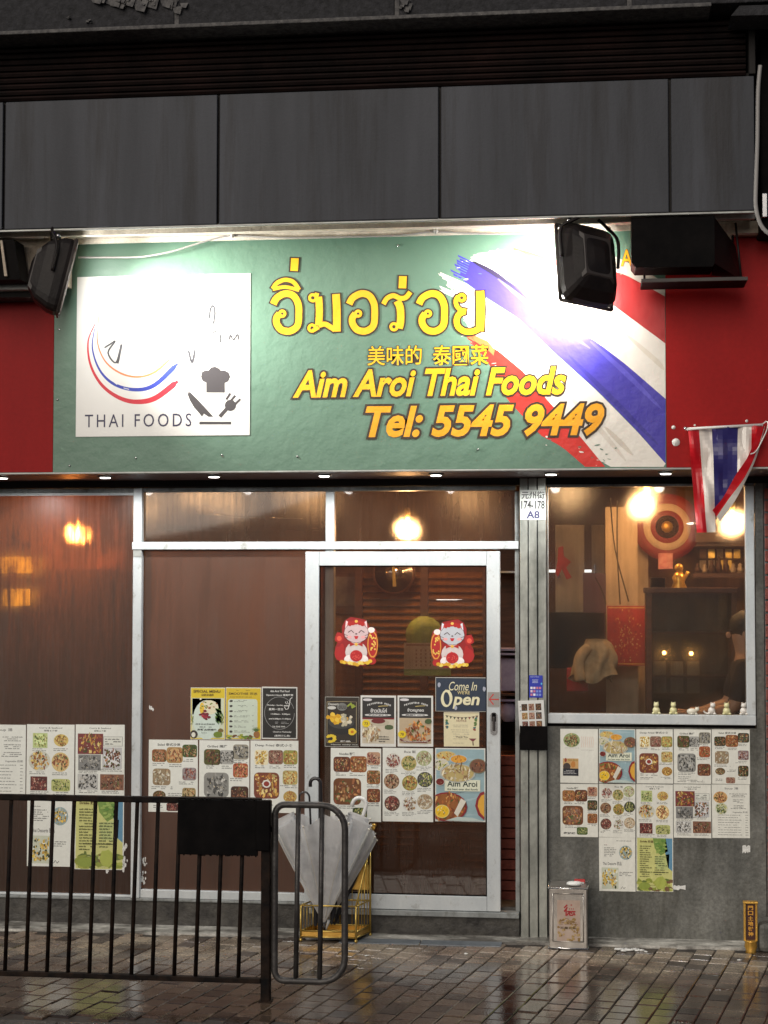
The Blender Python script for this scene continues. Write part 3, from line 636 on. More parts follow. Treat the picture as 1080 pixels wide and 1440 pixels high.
# white logo panel on the sign
lx0, lx1, lz0, lz1 = rp(107.5, 387, 351.5, 613, YS-.003)
lgp = obj('logo_panel', MB().box(lx0, lx1, YS-.003, YS-.0008, lz0, lz1), mat('logo_white', (.78, .77, .74), .35, bump=.1, bscale=8), sgn)
lg = Print(lx0, lx1, lz0, lz1, YS-.0031); lg.st = .00004
def B(px, py): x, z = U(px, py, YS-.003); return ((x-lx0)/(lx1-lx0), (lz1-z)/(lz1-lz0))
def arc(pts, wmax, col, k0=.15, seg=8):
    q = smooth([(a, b, 0) for a, b in pts], seg); n = len(q); lg.up()
    lg.stroke([B(a, b) for a, b, _ in q], [wmax/244*(k0+(1-k0)*(i/(n-1))**1.1)*(1-.5*(i > n-3)) for i in range(n)], col)
INK = sl((38, 34, 72)); RED2 = sl((205, 35, 55)); BLU2 = sl((40, 60, 170)); ORG2 = sl((225, 130, 80))
arc([(134, 455), (124, 480), (127, 512), (142, 540), (165, 558), (190, 565), (218, 560), (250, 536)], 8.5, RED2)
arc([(133, 462), (130, 490), (140, 520), (160, 540), (190, 548), (218, 541), (250, 511)], 7, BLU2)
arc([(139, 444), (137, 480), (148, 508), (170, 525), (195, 530), (218, 523), (240, 504)], 3.5, ORG2, .4)
for t in range(16):                                   # dry-brush gaps
    a0 = R(100+t*9+random.uniform(-3, 3)); cx, cy2 = 188, 478; rr = random.choice((86, 70, 52, 80))
    lg.up(); pts = [B(cx+rr*math.cos(a0+d)*.75, cy2+rr*math.sin(a0+d)) for d in (0, .05, .1, .15)]; lg.stroke(pts, .0035, (.75, .75, .72))
SCR = (.05, .05, .06)
for pts, w in (([(147, 489), (155, 484), (162, 480), (152, 496), (163, 510), (170, 486)], 1.5), ([(165, 511), (168, 498), (171, 484)], 2.4), ([(265, 493), (270, 510), (274, 492)], 2.0), ([(294, 448), (296, 434), (300, 430), (302, 440), (300, 456)], 1.6), ([(299, 468), (304, 465)], 1.2), ([(310, 470), (310, 482)], 1.3), ([(322, 478), (324, 471), (328, 478), (334, 470), (335, 478)], 1.1)):
    lg.up(); q = smooth([(a, b, 0) for a, b in pts], 5); lg.stroke([B(a, b) for a, b, _ in q], w*1.5/244, SCR)
def newlg(nm):
    global lg
    obj(nm, lg, 'ink', lgp, vcol=True); lg = Print(lx0, lx1, lz0, lz1, YS-.0031); lg.st = .00004; lg.k = 20
newlg('brush_arcs'); lg.text('THAI FOODS', *B(119.5, 583), *B(269, 599.5), INK, .0, 0, fit=True, space=1.35)
ht = [(290, 552), (290, 538), (285, 536), (282.5, 530), (284, 523), (289.5, 520.5), (293, 521), (297, 516.5), (303, 515.5), (308, 518), (310.5, 521), (316, 521), (321.5, 524), (323.5, 530), (321, 536), (316, 538.5), (316, 552)]
newlg('logo_lettering'); HC = (.045, .04, .045)
o_ = B(303, 535)
for i in range(len(ht)): lg.poly([o_, B(*ht[i]), B(*ht[(i+1) % len(ht)])], HC)
newlg('chef_hat')
kn = [(265, 551), (264, 555), (267, 563), (273, 573), (281, 582), (284, 586), (286.5, 581.5), (293, 586), (300, 586), (290, 575), (278, 562), (268, 552)]
o_ = B(279, 572)
for i in range(len(kn)): lg.poly([o_, B(*kn[i]), B(*kn[(i+1) % len(kn)])], HC)
newlg('knife'); lg.stroke([B(309, 586), B(316, 578), B(322, 571)], 5/244, HC)
lg.ell(*B(324, 570), 8/244, 8/226, HC, 12); lg.up()
for a, b, c, d in ((318, 562, 324, 553), (324, 564, 331, 556), (330, 569, 338, 561)): lg.stroke([B(a, b), B(c, d)], 3/244, HC)
newlg('fork'); lg.stroke([B(280.5, 594.8), B(325, 594.8)], 3.5/244, HC)
obj('underline', lg, 'ink', lgp, vcol=True)
# screws on the green face
for k, (px, py) in enumerate(((83, 463), (81, 562), (98, 655), (191, 644), (312, 640), (418, 642), (672, 632), (150, 362), (560, 345))):
    x, z = U(px, py, YS); obj('screw', MB().lathe((x, YS-.001, z), [(.006, 0), (.006, -.003), (.002, -.005)], 8, 'y'), 'chrome', sgn)

# red side panels
rx = U(76, 500, YS)[0]
rz = Z0
def panel(nm, a, b, zz1, lab):
    r_ = thing(nm, lab, 'panel', ((a+b)/2, YS, rz)); obj('panel_face', BX(a, b, YS-.001, -.02, rz+.001, zz1), 'red_panel', r_); return r_
panel('wall_cladding', -8, rx-.002, U(40, 415, YS)[1], 'plain red panel left of the green sign')
rp_ = panel('wall_cladding', X1+.002, 3.2, U(1000, 320, YS)[1], 'plain red panel right of the green sign')
rp_['label'] = 'plain red panel with the flag in front, right of the sign'
for (px, py, r_) in ((947, 601, .011), (950.5, 622, .022), (977, 598, .006), (1050, 592, .008)):
    x, z = U(px, py, YS); obj('paint_chip', MB().lathe((x, YS-.0013, z), [(r_, 0), (r_*.9, -.003)], 11, 'y'), 'water_white', rp_)
# stub beams beneath the canopy at both ends
bl = thing('beam_end', 'beige plastered beam end behind the left floodlight', 'beam', (-3.1, -.9, 3.75))
xa, xb = -8, U(86, 370, -1.0)[0]
obj('plaster_face', BX(xa, xb, -1.0, YS-.005, U(50, 398, -1.0)[1], zB+.010), 'beige', bl)
obj('lower_lip', BX(xa, xb-.03, -1.02, YS-.005, U(50, 408, -1.0)[1], U(50, 398.6, -1.0)[1], ch=.004), 'grime_frame', bl)
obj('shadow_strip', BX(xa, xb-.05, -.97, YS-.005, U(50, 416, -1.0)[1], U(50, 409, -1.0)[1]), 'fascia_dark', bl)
obj('conduit', BX(U(15, 335, -1.05)[0], U(60, 335, -1.05)[0], -1.06, -1.03, U(30, 336, -1.05)[1], U(30, 331, -1.05)[1], ch=.005), 'cable', bl)
br_ = thing('beam_end', 'cream beam end over the red panel, right of the box light', 'beam', (.8, -.9, 3.95))
obj('plaster_face', BX(U(1000, 315, -.9)[0], 3, -.9, YS-.005, U(1000, 329, -.9)[1], zB+.009), 'beige', br_)
wedge = [(U(1002, 330, -.84)[0], U(1002, 330, -.84)[1]), (U(1028, 330, -.84)[0], U(1028, 330, -.84)[1]), (U(1028, 360, -.84)[0], U(1028, 358, -.84)[1])]
obj('gusset', MB().prism(wedge, -.845, -.812), 'beige', br_)
# black pipe casing along top of the red panel seam
solo('seam_rod', MB().tube([(U(1030, 300, -.84)[0], -.85, zB-.01), (U(1030, 400, -.84)[0], -.85, U(1029, 392, -.84)[1])], .006, 6), 'black', 'thin dark rod hanging down the red panel beside the box light', 'rod')

# cable sagging across the top of the sign
pts = [(110, 362), (160, 362), (200, 361), (240, 354), (270, 345), (300, 336), (325, 330.5)]
solo('sagging_cable', MB().tube(smooth([(U(a, b, -.86)[0], -.86, U(a, b, -.86)[1]) for a, b in pts]), .0055, 6), 'cable', 'pale loose cable sagging across the upper left of the green sign', 'cable')
pts = [(326, 331), (400, 334), (480, 333), (560, 331), (612, 326), (690, 329), (782, 327)]
hc_ = thing('clipped_cable', 'white cable clipped along the top edge of the green sign', 'cable', (U(500, 330, -.88)[0], -.88, U(500, 330, -.88)[1]))
obj('cable_run', MB().tube(smooth([(U(a, b, -.87)[0], -.87, U(a, b, -.87)[1]) for a, b in pts]), .0055, 6), 'cable', hc_)
for a, b in ((327, 331), (613, 325)): x, z = U(a, b, -.875); obj('cable_clip', MB().blob((x, -.875, z), (.012, .012, .014), jit=.15), 'cable', hc_)

# ------------------------------------------------------------------ floodlights
def flood(loc_px, Y, aim_px, scale, lab, power, col=(1, .97, .90), w=.34, hgt=.46, dep=.11, lightsize=.25, roll=0, spread=130, tilt=None):
    x, z = U(*loc_px, Y); c = Vector((x, Y, z)); a = U(*aim_px, YS) if isinstance(aim_px[0], (int, float)) else None
    t = Vector((a[0], YS, a[1])) if tilt is None else c+Vector(tilt)
    d = (t-c).normalized(); up = Vector((0, 0, 1)); sx = d.cross(up).normalized(); uz = sx.cross(d)
    sx, uz = sx*math.cos(roll)+uz*math.sin(roll), uz*math.cos(roll)-sx*math.sin(roll)
    def T(a_, b_, c_): return c+sx*a_+d*b_+uz*c_
    f = thing('floodlight', lab, 'floodlight', tuple(c)); w2, h2 = w/2, hgt/2
    mb = MB()                                          # domed housing: stack of sections from the face back
    secs = [(dep*.5, 1.0), (dep*.35, 1.03), (dep*.1, 1.0), (-dep*.35, .82), (-dep*.62, .55), (-dep*.75, .2)]
    vs = []; n = 20
    for (b_, k) in secs:
        for i in range(n):
            tt = 2*math.pi*i/n; cx, cz = math.cos(tt), math.sin(tt); q = .35
            vs.append(T(math.copysign(abs(cx)**q, cx)*w2*k, b_, math.copysign(abs(cz)**q, cz)*h2*k))
    fs = [tuple(range(n))]
    for i in range(len(secs)-1):
        for k in range(n): fs.append((i*n+k, (i+1)*n+k, (i+1)*n+(k+1) % n, i*n+(k+1) % n))
    fs.append(tuple((len(secs)-1)*n+k for k in range(n))[::-1]); mb.add(vs, fs, smooth=False)
    obj('housing', mb, 'lamp_black', f)
    gp = MB(); vs = [T(a_*w2*.86, dep*.5+.003, b_*h2*.86) for a_, b_ in ((-1, -1), (1, -1), (1, 1), (-1, 1))]; gp.add(vs, [(0, 1, 2, 3)])
    obj('lens', gp, 'flood_lit', f)
    rim = MB()
    for (a0, b0, a1, b1) in ((-1, -1, 1, -1), (1, -1, 1, 1), (1, 1, -1, 1), (-1, 1, -1, -1)): rim.tube([T(a0*w2*.98, dep*.52, b0*h2*.98), T(a1*w2*.98, dep*.52, b1*h2*.98)], .011, 6)
    obj('rim', rim, 'lamp_grey', f)
    # U-shaped yoke to the canopy
    yk = MB(); top = Vector((c.x, c.y, zB-.005))
    for s_ in (-1, 1): yk.tube(smooth([T(s_*(w2+.012), 0, 0), T(s_*(w2+.016), -.01, h2*.7), top+sx*s_*.10-Vector((0, 0, .03)), top+sx*s_*.05]), .009, 6)
    obj('yoke', yk, 'lamp_black', f); obj('fin', MB().add([T(-w2*.62, -dep*.52, -h2*.6), T(w2*.62, -dep*.52, -h2*.6), T(w2*.62, -dep*.52, h2*.6), T(-w2*.62, -dep*.52, h2*.6), T(-w2*.5, -dep*.66, -h2*.5), T(w2*.5, -dep*.66, -h2*.5), T(w2*.5, -dep*.66, h2*.5), T(-w2*.5, -dep*.66, h2*.5)], [(4, 5, 6, 7), (0, 1, 5, 4), (1, 2, 6, 5), (2, 3, 7, 6), (3, 0, 4, 7)]), 'lamp_grey', f)
    for s_ in (-1, 1): obj('bolt', MB().blob(tuple(T(s_*w2*.75, -dep*.1, h2*.98)), .014), 'chrome', f)
    l = bpy.data.lights.new('flood_lamp', 'AREA'); l.shape = 'RECTANGLE'; l.size = w*.8; l.size_y = hgt*.8; l.energy = power; l.color = col; l.spread = R(spread)
    lo = bpy.data.objects.new('flood_lamp', l); COL.objects.link(lo); p = T(0, dep*.5+.012, 0)
    lo.matrix_world = Matrix(((sx.x, uz.x, -d.x, p.x), (sx.y, uz.y, -d.y, p.y), (sx.z, uz.z, -d.z, p.z), (0, 0, 0, 1)))
    return f
FLOOD_L = flood((73, 386), -1.18, (0, 0), 1, 'black floodlight seen side-on at the left end of the sign', 19, tilt=(.66, .22, -.17), w=.20, hgt=.40, dep=.16, spread=84)
FLOOD_R = flood((830, 369), -1.14, (0, 0), 1, 'black floodlight seen from behind over the striped flag print', 22, tilt=(-.34, .50, -.16), w=.32, hgt=.44, dep=.12, roll=R(-6), spread=110)
# boxy dark fittings
bx = thing('box_light', 'large black box light hanging over the join of sign and red panel', 'light box', (.45, -1.1, 3.8))
xa, xb, za, zb_ = rp(888, 305, 1005, 376, -1.18)
obj('light_box_shell', MB().prism([(xa, zb_), (xa, za+.03), (xa+.02, za+.004), (xb-.01, za), (xb, za+.02), (xb, zb_)], -1.18, -.95), 'black', bx)
obj('light_box_side', MB().add([(xb, -1.16, zb_), (xb, -1.16, za+.02), (xb+.16, -.88, za-.02), (xb+.13, -.88, zb_-.10), (xb, -.93, zb_), (xb, -.93, za)], [(0, 1, 2, 3), (4, 3, 2, 5), (0, 3, 4), (1, 5, 2)]), 'lamp_black', bx)
obj('tray', BX(xa+.05, xb+.17, -1.12, -.90, za-.065, za-.050, ch=.004), 'black', bx)
obj('tray_rail', BX(xa+.05, xb+.17, -1.13, -1.121, za-.066, za-.046, ch=.002), 'lamp_grey', bx)
obj('strut', MB().tube([(xa+.07, -1.0, za-.06), (xa+.07, -1.0, za)], .006, 6), 'lamp_black', bx); obj('strut', MB().tube([(xb+.15, -1.0, za-.06), (xb+.12, -1.0, zb_)], .006, 6), 'lamp_black', bx)
bx2 = thing('box_light', 'black box light cut off by the left edge of the photo', 'light box', (-3.4, -1.1, 3.8))
xa, xb, za, zb_ = rp(-60, 338, 20, 394, -1.18)
vs = [(xa, -1.18, za), (xb+.035, -1.18, za), (xb, -1.18, zb_), (xa, -1.18, zb_), (xa, -1.03, za), (xb+.035, -1.03, za), (xb, -1.03, zb_), (xa, -1.03, zb_)]
obj('light_box_shell', MB().add(vs, [(0, 1, 2, 3), (7, 6, 5, 4), (0, 4, 5, 1), (1, 5, 6, 2), (2, 6, 7, 3), (0, 3, 7, 4)]), 'black', bx2)
obj('side_arm', MB().prism([(U(0, 340, -1.2)[0], U(0, 338, -1.2)[1]), (U(3, 340, -1.2)[0], U(0, 338, -1.2)[1]), (U(10, 388, -1.2)[0], U(10, 388, -1.2)[1]), (U(6, 388, -1.2)[0], U(10, 388, -1.2)[1])], -1.2, -1.185), 'beige', bx2)

# ------------------------------------------------------------------ sign soffit with downlights
sf = thing('lintel', 'dark lintel strip below the sign holding the downlights', 'lintel', (-1.2, -.4, Z0))
obj('soffit_board', BX(-8, 3.2, YS+.015, -.021, Z0+.0005, Z0+.011), mat('maroon', (.035, .010, .010), .5, c2=(.06, .02, .018), scale=8), sf)
obj('header_beam', BX(-8, 3.2, -.02, .12, U(400, 684, 0)[1], Z0+.30), 'fascia_dark', sf)
first = None
for i, px in enumerate((-148, 3, 148, 301, 456, 613, 775, 936)):
    if i == 0: continue
    x = U(px, 668, -.45)[0]
    lab = ['', 'downlight under the red panel at the left edge of the photo', 'downlight beneath the left end of the green sign', 'downlight under the sign above the wide middle window', 'downlight under the sign above the left end of the door transom', 'downlight under the sign straight above the sliding door', 'downlight under the sign just right of the address plate', 'downlight under the right corner of the green sign'][i]
    if first is None:
        t_ = thing('downlight', lab, 'downlight', (x, -.45, Z0), 'downlights under the sign')
        obj('trim_ring', MB().lathe((x, -.45, Z0), [(.040, 0), (.042, -.008), (.031, -.010), (.030, -.003)], 18), 'grime_frame', t_)
        obj('lens', MB().lathe((x, -.45, Z0), [(.030, -.002), (.029, -.013)], 16), 'lens_lit', t_)
        first = t_; kids = list(t_.children)
    else:
        t_ = first.copy(); COL.objects.link(t_); t_.location = (x, -.45, Z0); t_['label'] = lab; ROOT[t_.name] = (x, -.45, Z0)
        for c in kids: k_ = c.copy(); COL.objects.link(k_); k_.parent = t_
    l = bpy.data.lights.new('downlight_lamp', 'SPOT'); l.energy = 15; l.color = (.98, .98, .96); l.spot_size = R(178); l.spot_blend = .35; l.shadow_soft_size = .03
    lo = bpy.data.objects.new('downlight_lamp', l); COL.objects.link(lo); lo.location = (x, -.45, Z0-.03)

# ================================================================== SHOPFRONT
def ux(px, Y=0.0, py=1000): return U(px, py, Y)[0]
def uz(py, Y=0.0, px=540): return U(px, py, Y)[1]
FD = .07                                              # frame depth
zTop = uz(684); zSill = uz(1271); 
bwl = thing('base_wall', 'low stained dark concrete upstand below the shop windows', 'wall', (-1.8, 0, GZ))
obj('upstand', BX(-8, ux(731)-.002, .012, .25, GZ-.02, zSill-.004), 'plinth', bwl)
obj('drip_sill', BX(-8, ux(440), -.006, .10, zSill-.016, zSill-.001, ch=.003), 'old_shade_frame', bwl)

lw = thing('shop_window', 'large steamed-up window at the left with an orange bulb glowing behind', 'window', (ux(90), 0, zSill))
xl0, xl1 = -6.2, ux(186)
obj('top_rail', BX(xl0, xl1-.001, 0, FD, uz(693, 0, 100), zTop, ch=.004), 'old_shade_frame', lw)
obj('bottom_rail', BX(xl0, xl1-.001, 0, FD, zSill, uz(1257, 0, 100), ch=.004), 'white_frame', lw)
obj('glass_pane', BX(xl0, xl1, .030, .034, uz(1257, 0, 100), uz(693, 0, 100)), 'glass_steamed', lw)
obj('inner_bead', BX(xl0, xl1-.002, .005, .028, uz(697, 0, 100), uz(693.2, 0, 100)), 'white_frame', lw)

mw = thing('shop_window', 'middle fixed window with foggy brown glass between the mullion and the door', 'window', (ux(320), 0, zSill))
ztr0, ztr1 = uz(772.5), uz(761.5)
obj('mullion', BX(xl1, ux(198.5), -.012, FD, zSill, zTop-.001, ch=.004), 'white_frame', mw)
obj('bottom_rail', BX(ux(198.5)+.001, ux(456), 0, FD, zSill, uz(1259), ch=.004), 'white_frame', mw)
obj('side_mullion', BX(ux(456.5), ux(469), 0, FD, zSill, ztr0-.001, ch=.004), 'white_frame', mw)
obj('glass_pane', BX(ux(198.5), ux(456.5), .030, .034, uz(1259), ztr0), 'glass_foggy', mw)
obj('foot_block', BX(ux(186.5), ux(198), -.016, -.0125, uz(783, 0, 192), uz(774, 0, 192)), 'grime_frame', mw)

tw = thing('transom_window', 'narrow glass transom strip over the middle window and door', 'window', (ux(460), 0, ztr0))
obj('top_rail', BX(ux(198.5)+.001, ux(726), 0, FD, uz(690.5, 0, 460), zTop, ch=.004), 'old_shade_frame', tw)
obj('transom_bar', BX(ux(185), ux(731)-.003, -.022, FD-.002, ztr0, ztr1, ch=.004), 'white_frame', tw)
obj('divider', BX(ux(457), ux(469.5), 0, FD, ztr1+.001, uz(691, 0, 460), ch=.004), 'white_frame', tw)
obj('glass_pane', BX(ux(198.5), ux(457), .030, .034, ztr1, uz(690.5, 0, 330)), 'glass_transom', tw)
obj('glass_pane', BX(ux(469.5), ux(724), .030, .034, ztr1, uz(690.5, 0, 600)), 'glass_transom', tw)
obj('end_post', BX(ux(724.5), ux(731)-.002, .001, FD, zSill-.06, uz(691, 0, 728), ch=.003), 'old_shade_frame', tw)

# sliding door standing in front of the fixed frame
dx0, dx1, dz0, dz1 = rp(428.5, 775.5, 703.5, 1279, YD)
gx0, gx1, gz0, gz1 = rp(448, 795.5, 684.5, 1258.5, YD)
dr = thing('sliding_door', 'white framed glass sliding door covered with menus and a cat sticker pair', 'door', (dx0, YD, dz0))
ya, yb = YD, YD+.045
obj('stile', BX(dx0, gx0, ya, yb, dz0, dz1, ch=.004), 'white_frame', dr)
obj('stile', BX(gx1, dx1, ya, yb, dz0, dz1, ch=.004), 'white_frame', dr)
obj('top_rail', BX(gx0+.0008, gx1-.0008, ya+.001, yb, gz1, dz1, ch=.003), 'white_frame', dr)
obj('bottom_rail', BX(gx0+.0008, gx1-.0008, ya+.001, yb, dz0, gz0, ch=.003), 'white_frame', dr)
obj('glass_pane', BX(gx0, gx1, ya+.02, ya+.024, gz0, gz1), 'glass_door', dr)
gsk = MB()
for q in ((gx0, gx0+.006, gz0, gz1), (gx1-.006, gx1, gz0, gz1), (gx0, gx1, gz1-.006, gz1), (gx0, gx1, gz0, gz0+.006)): gsk.box(q[0], q[1], ya+.012, ya+.019, q[2], q[3])
obj('gasket', gsk, 'black', dr)
hx, hz0 = ux(694.5, YD), uz(1030, YD)
hp = obj('handle_plate', MB().prism([(hx+.021*math.cos(t)*1.0, uz(1016, YD)+(.045 if math.sin(t) > 0 else -.045)+.021*math.sin(t)) for t in [k*math.pi/8+math.pi/16 for k in range(16)]], YD-.003, YD-.0002), 'chrome', dr)
obj('lock_body', BX(hx-.012, hx+.012, YD-.010, YD-.0035, uz(1013, YD), uz(1001, YD), ch=.004), 'black', hp)
obj('lever', BX(hx-.007, hx+.007, YD-.022, YD-.0105, uz(1026, YD), uz(1006, YD), ch=.004), 'lamp_grey', hp)
tk = thing('door_track', 'worn metal bottom track the sliding door runs on', 'track', (dx0, -.05, dz0))
obj('track_plate', BX(dx0+.03, ux(731)-.004, -.075, .011, uz(1287, -.07), dz0-.003, ch=.003), 'old_shade_frame', tk)
obj('upstand_front', BX(dx0+.05, ux(731)-.004, -.035, .010, GZ-.02, uz(1287, -.07)-.001), 'plinth', tk)

# steel pillar of three folded strips
pl = thing('steel_pillar', 'worn stainless steel pillar of three strips between the door and right window', 'pillar', (ux(750), -.04, GZ))
YPL = -.045
sx_ = [731, 743.5, 756.5, 769.5]
for k in range(3): obj('steel_strip', BX(ux(sx_[k], YPL)+.002, ux(sx_[k+1], YPL)-.002, YPL-(.004 if k == 1 else 0), .05, GZ-.01, Z0-.002, ch=.004), 'steel', pl)
obj('backing', BX(ux(731, YPL)+.003, ux(769.5, YPL)-.003, YPL+.012, .12, GZ-.01, Z0-.003), 'black', pl)

# right hand wall, window
wx1 = ux(1075.5)
cw = thing('concrete_wall', 'bare grey cement wall below the right window with pasted menus', 'wall', (.3, 0, GZ))
rz0 = uz(1018.5, 0, 915)
obj('lower_wall', BX(ux(770), wx1, 0, .20, GZ-.02, rz0-.018), 'concrete', cw)
obj('shadow_gap', BX(ux(770)+.001, ux(1062), .012, .18, rz0-.0175, rz0-.001), 'black', cw)
obj('side_strip', BX(ux(1063.5)+.002, wx1, 0, .20, rz0-.0175, Z0-.003), 'concrete', cw)
rw = thing('shop_window', 'clear right window looking onto the bright dining room and shelf figurines', 'window', (ux(915), 0, rz0))
wz1 = uz(671, 0, 915); wi = (ux(772), ux(1050), uz(1004.5, 0, 915), uz(684, 0, 915))
obj('top_rail', BX(ux(770)+.002, ux(1063), -.006, FD, wi[3], wz1-.002, ch=.004), 'old_shade_frame', rw)
obj('bottom_rail', BX(ux(770)+.002, ux(1063), -.012, FD, rz0, wi[2], ch=.004), 'white_frame', rw)
obj('right_stile', BX(wi[1], ux(1063)-.0005, -.008, FD, wi[2]+.0005, wi[3]-.0005, ch=.004), 'white_frame', rw)
obj('left_stile', BX(ux(770)+.0025, wi[0], -.004, FD, wi[2]+.0005, wi[3]-.0005), 'grime_frame', rw)
obj('glass_pane', BX(wi[0], wi[1], .030, .034, wi[2], wi[3]), 'glass_clear', rw)
# red brick return at the right edge
bw = thing('brick_wall', 'narrow red brick return at the right edge of the photo', 'wall', (wx1+.02, 0, GZ))
bmsh = None; zz = GZ+.01; k = 0
obj('mortar_bed', BX(wx1+.004, 3.2, -.002, .2, GZ-.02, Z0-.003), 'mortar', bw)
while zz < Z0-.07:
    for c in range(3):
        a = wx1+.008+c*.225-(.112 if k % 2 else 0); a2 = max(a, wx1+.008); e = a+.215
        if e-a2 > .03:
            if e-a2 > .2:
                if bmsh is None:
                    o = obj('brick', MB().box(a, e, -.012, .05, zz, zz+.062, ch=.004), 'red_brick', None, (a, 0, zz)); bmsh = o.data; o.parent = bw; o.location = Vector((a, 0, zz))-bw.location
                else:
                    o = bpy.data.objects.new('brick', bmsh); COL.objects.link(o); o.parent = bw; o.location = Vector((a, 0, zz))-bw.location
            else: obj('brick', MB().box(a2, e, -.012, .05, zz, zz+.062, ch=.004), 'red_brick', bw)
    zz += .072; k += 1

# ================================================================== PRINTED SHEETS
def poster(px, Y, label, draw, bgc=(228, 230, 222), ink='ink', cat='poster', rot=0.0, group=None, name='menu_poster', th=.0012):
    x0, x1, z0, z1 = rp(*px, Y)
    t = thing(name, label, cat, ((x0+x1)/2, Y, (z0+z1)/2), group)
    pb = MB(); nx, nz = 4, 6                           # the sheet itself, a thin slab with slightly uneven corners
    rn = [random.uniform(-.0012, .0012) for _ in range(4)]
    vs = [(x0+rn[0], Y, z0), (x1+rn[1], Y, z0+rn[0]), (x1, Y, z1+rn[2]), (x0, Y, z1+rn[3]), (x0+rn[0], Y+th, z0), (x1+rn[1], Y+th, z0+rn[0]), (x1, Y+th, z1+rn[2]), (x0, Y+th, z1+rn[3])]
    pb.add(vs, [(0, 1, 2, 3), (7, 6, 5, 4), (0, 4, 5, 1), (1, 5, 6, 2), (2, 6, 7, 3), (3, 7, 4, 0)], sl(bgc))
    obj('sheet', pb, ink, t, vcol=True)
    p = Print(x0, x1, z0, z1, Y); p.k = 1
    F_ = lambda u, v, w, h, pal, sh='r', bg=None: food(t, (x0, x1, z0, z1), Y, u, v, w, h, pal, sh, bg)
    draw(p, F_)
    if p.f: obj('printing', p, ink, t, vcol=True)
    if rot: t.rotation_euler = (0, rot, 0)
    return t
TXC = (.05, .05, .05); GREYT = (.10, .10, .10)
def d_curry(p, F):
    p.text('Curry & Seafood', .26, .035, .74, .062, TXC, .012); p.text('咖喱 & 海鮮', .36, .072, .64, .098, TXC, .01)
    F(.14, .13, .28, .19, 'green', 's', (190, 205, 140)); F(.58, .14, .28, .16, 'curry', 'o', (215, 190, 110)); F(.06, .38, .42, .26, 'curry', 'n', (205, 205, 190)); F(.54, .40, .34, .25, 'noodle', 'n', (215, 190, 130)); F(.10, .74, .32, .18, 'meat', 's', (90, 40, 35)); F(.54, .77, .36, .16, 'green', 'r', (185, 190, 120))
    for a, b, w in ((.12, .33, .3), (.56, .325, .32), (.06, .655, .40), (.54, .665, .38), (.08, .935, .42), (.56, .94, .32)): p.greek(a, b, a+w, b+.05, 2, GREYT, .95)
def d_curry2(p, F):
    p.text('Curry & Seafood', .28, .04, .72, .066, TXC, .012); p.text('咖喱 & 海鮮', .38, .076, .62, .10, TXC, .01)
    F(.07, .14, .47, .26, 'curry', 's', (120, 50, 50)); F(.08, .43, .42, .20, 'fish', 's', (130, 130, 128)); F(.07, .70, .38, .20, 'fish', 's', (190, 190, 186)); F(.57, .33, .36, .27, 'grill', 's', (190, 190, 190)); F(.53, .70, .44, .20, 'grill', 's', (130, 90, 70))
    p.rect(.57, .165, .96, .30, (.18, .18, .18)); p.up(); p.rect(.578, .170, .952, .295, sl((222, 224, 214))); p.up(); p.greek(.60, .185, .93, .285, 3, TXC)
    for a, b, w in ((.07, .64, .46), (.52, .61, .44), (.08, .915, .4), (.54, .915, .42)): p.greek(a, b, a+w, b+.045, 2, GREYT, .95)
def d_salad(p, F):
    p.text('Salad 泰式沙律', .18, .045, .64, .085, TXC, .015)
    F(.08, .14, .27, .16, 'salad'); F(.38, .11, .30, .20, 'noodle'); F(.70, .07, .27, .16, 'salad'); F(.10, .41, .33, .21, 'cream', 'r', (150, 130, 100)); F(.70, .39, .26, .16, 'meat', 'r', (150, 140, 140)); F(.10, .71, .24, .12, 'salad', 'n'); F(.70, .67, .25, .18, 'salad'); F(.38, .88, .22, .10, 'meat')
    for a, b, w in ((.08, .315, .26), (.42, .33, .26), (.70, .255, .26), (.06, .64, .44), (.62, .57, .34), (.40, .73, .28), (.10, .90, .22), (.68, .87, .28)): p.greek(a, b, a+w, b+.05, 2, GREYT, .9)
def d_grill(p, F):
    p.text('Grilled 燒烤', .16, .06, .56, .10, TXC, .015)
    F(.11, .13, .30, .20, 'grill'); F(.42, .14, .26, .18, 'fish', 'r', (170, 170, 165)); F(.69, .06, .28, .19, 'fish', 'r', (150, 145, 130)); F(.69, .32, .27, .18, 'noodle', 'r', (170, 80, 40)); F(.12, .46, .45, .31, 'fish', 'r', (140, 140, 135)); F(.65, .64, .32, .20, 'grill')
    for a, b, w in ((.14, .34, .28), (.45, .34, .2), (.69, .26, .27), (.62, .51, .34), (.12, .79, .5), (.12, .86, .38), (.10, .92, .8)): p.greek(a, b, a+w, b+.055, 2, GREYT, .9)
def d_fried(p, F):
    p.text('Deep Fried 泰式小食', .10, .045, .88, .09, TXC, .015)
    F(.10, .14, .26, .19, 'gold', 'r', (235, 225, 190)); F(.39, .14, .28, .18, 'meat', 'r', (140, 110, 90)); F(.70, .14, .27, .18, 'fried', 'r', (150, 150, 70)); F(.10, .46, .48, .33, 'fried', 'r', (120, 60, 40)); F(.69, .42, .28, .18, 'fried', 'r', (180, 170, 110)); F(.70, .70, .26, .15, 'fried', 'n')
    p.k = 20; p.ell(.34, .60, .09, .055, (.8, .78, .72), 12); p.up(); p.ell(.34, .60, .06, .036, (.28, .03, .02), 12); p.k = 2
    for a, b, w in ((.10, .34, .24), (.40, .34, .26), (.70, .33, .27), (.62, .61, .36), (.10, .81, .5), (.10, .88, .4), (.66, .87, .3)): p.greek(a, b, a+w, b+.05, 2, GREYT, .9)
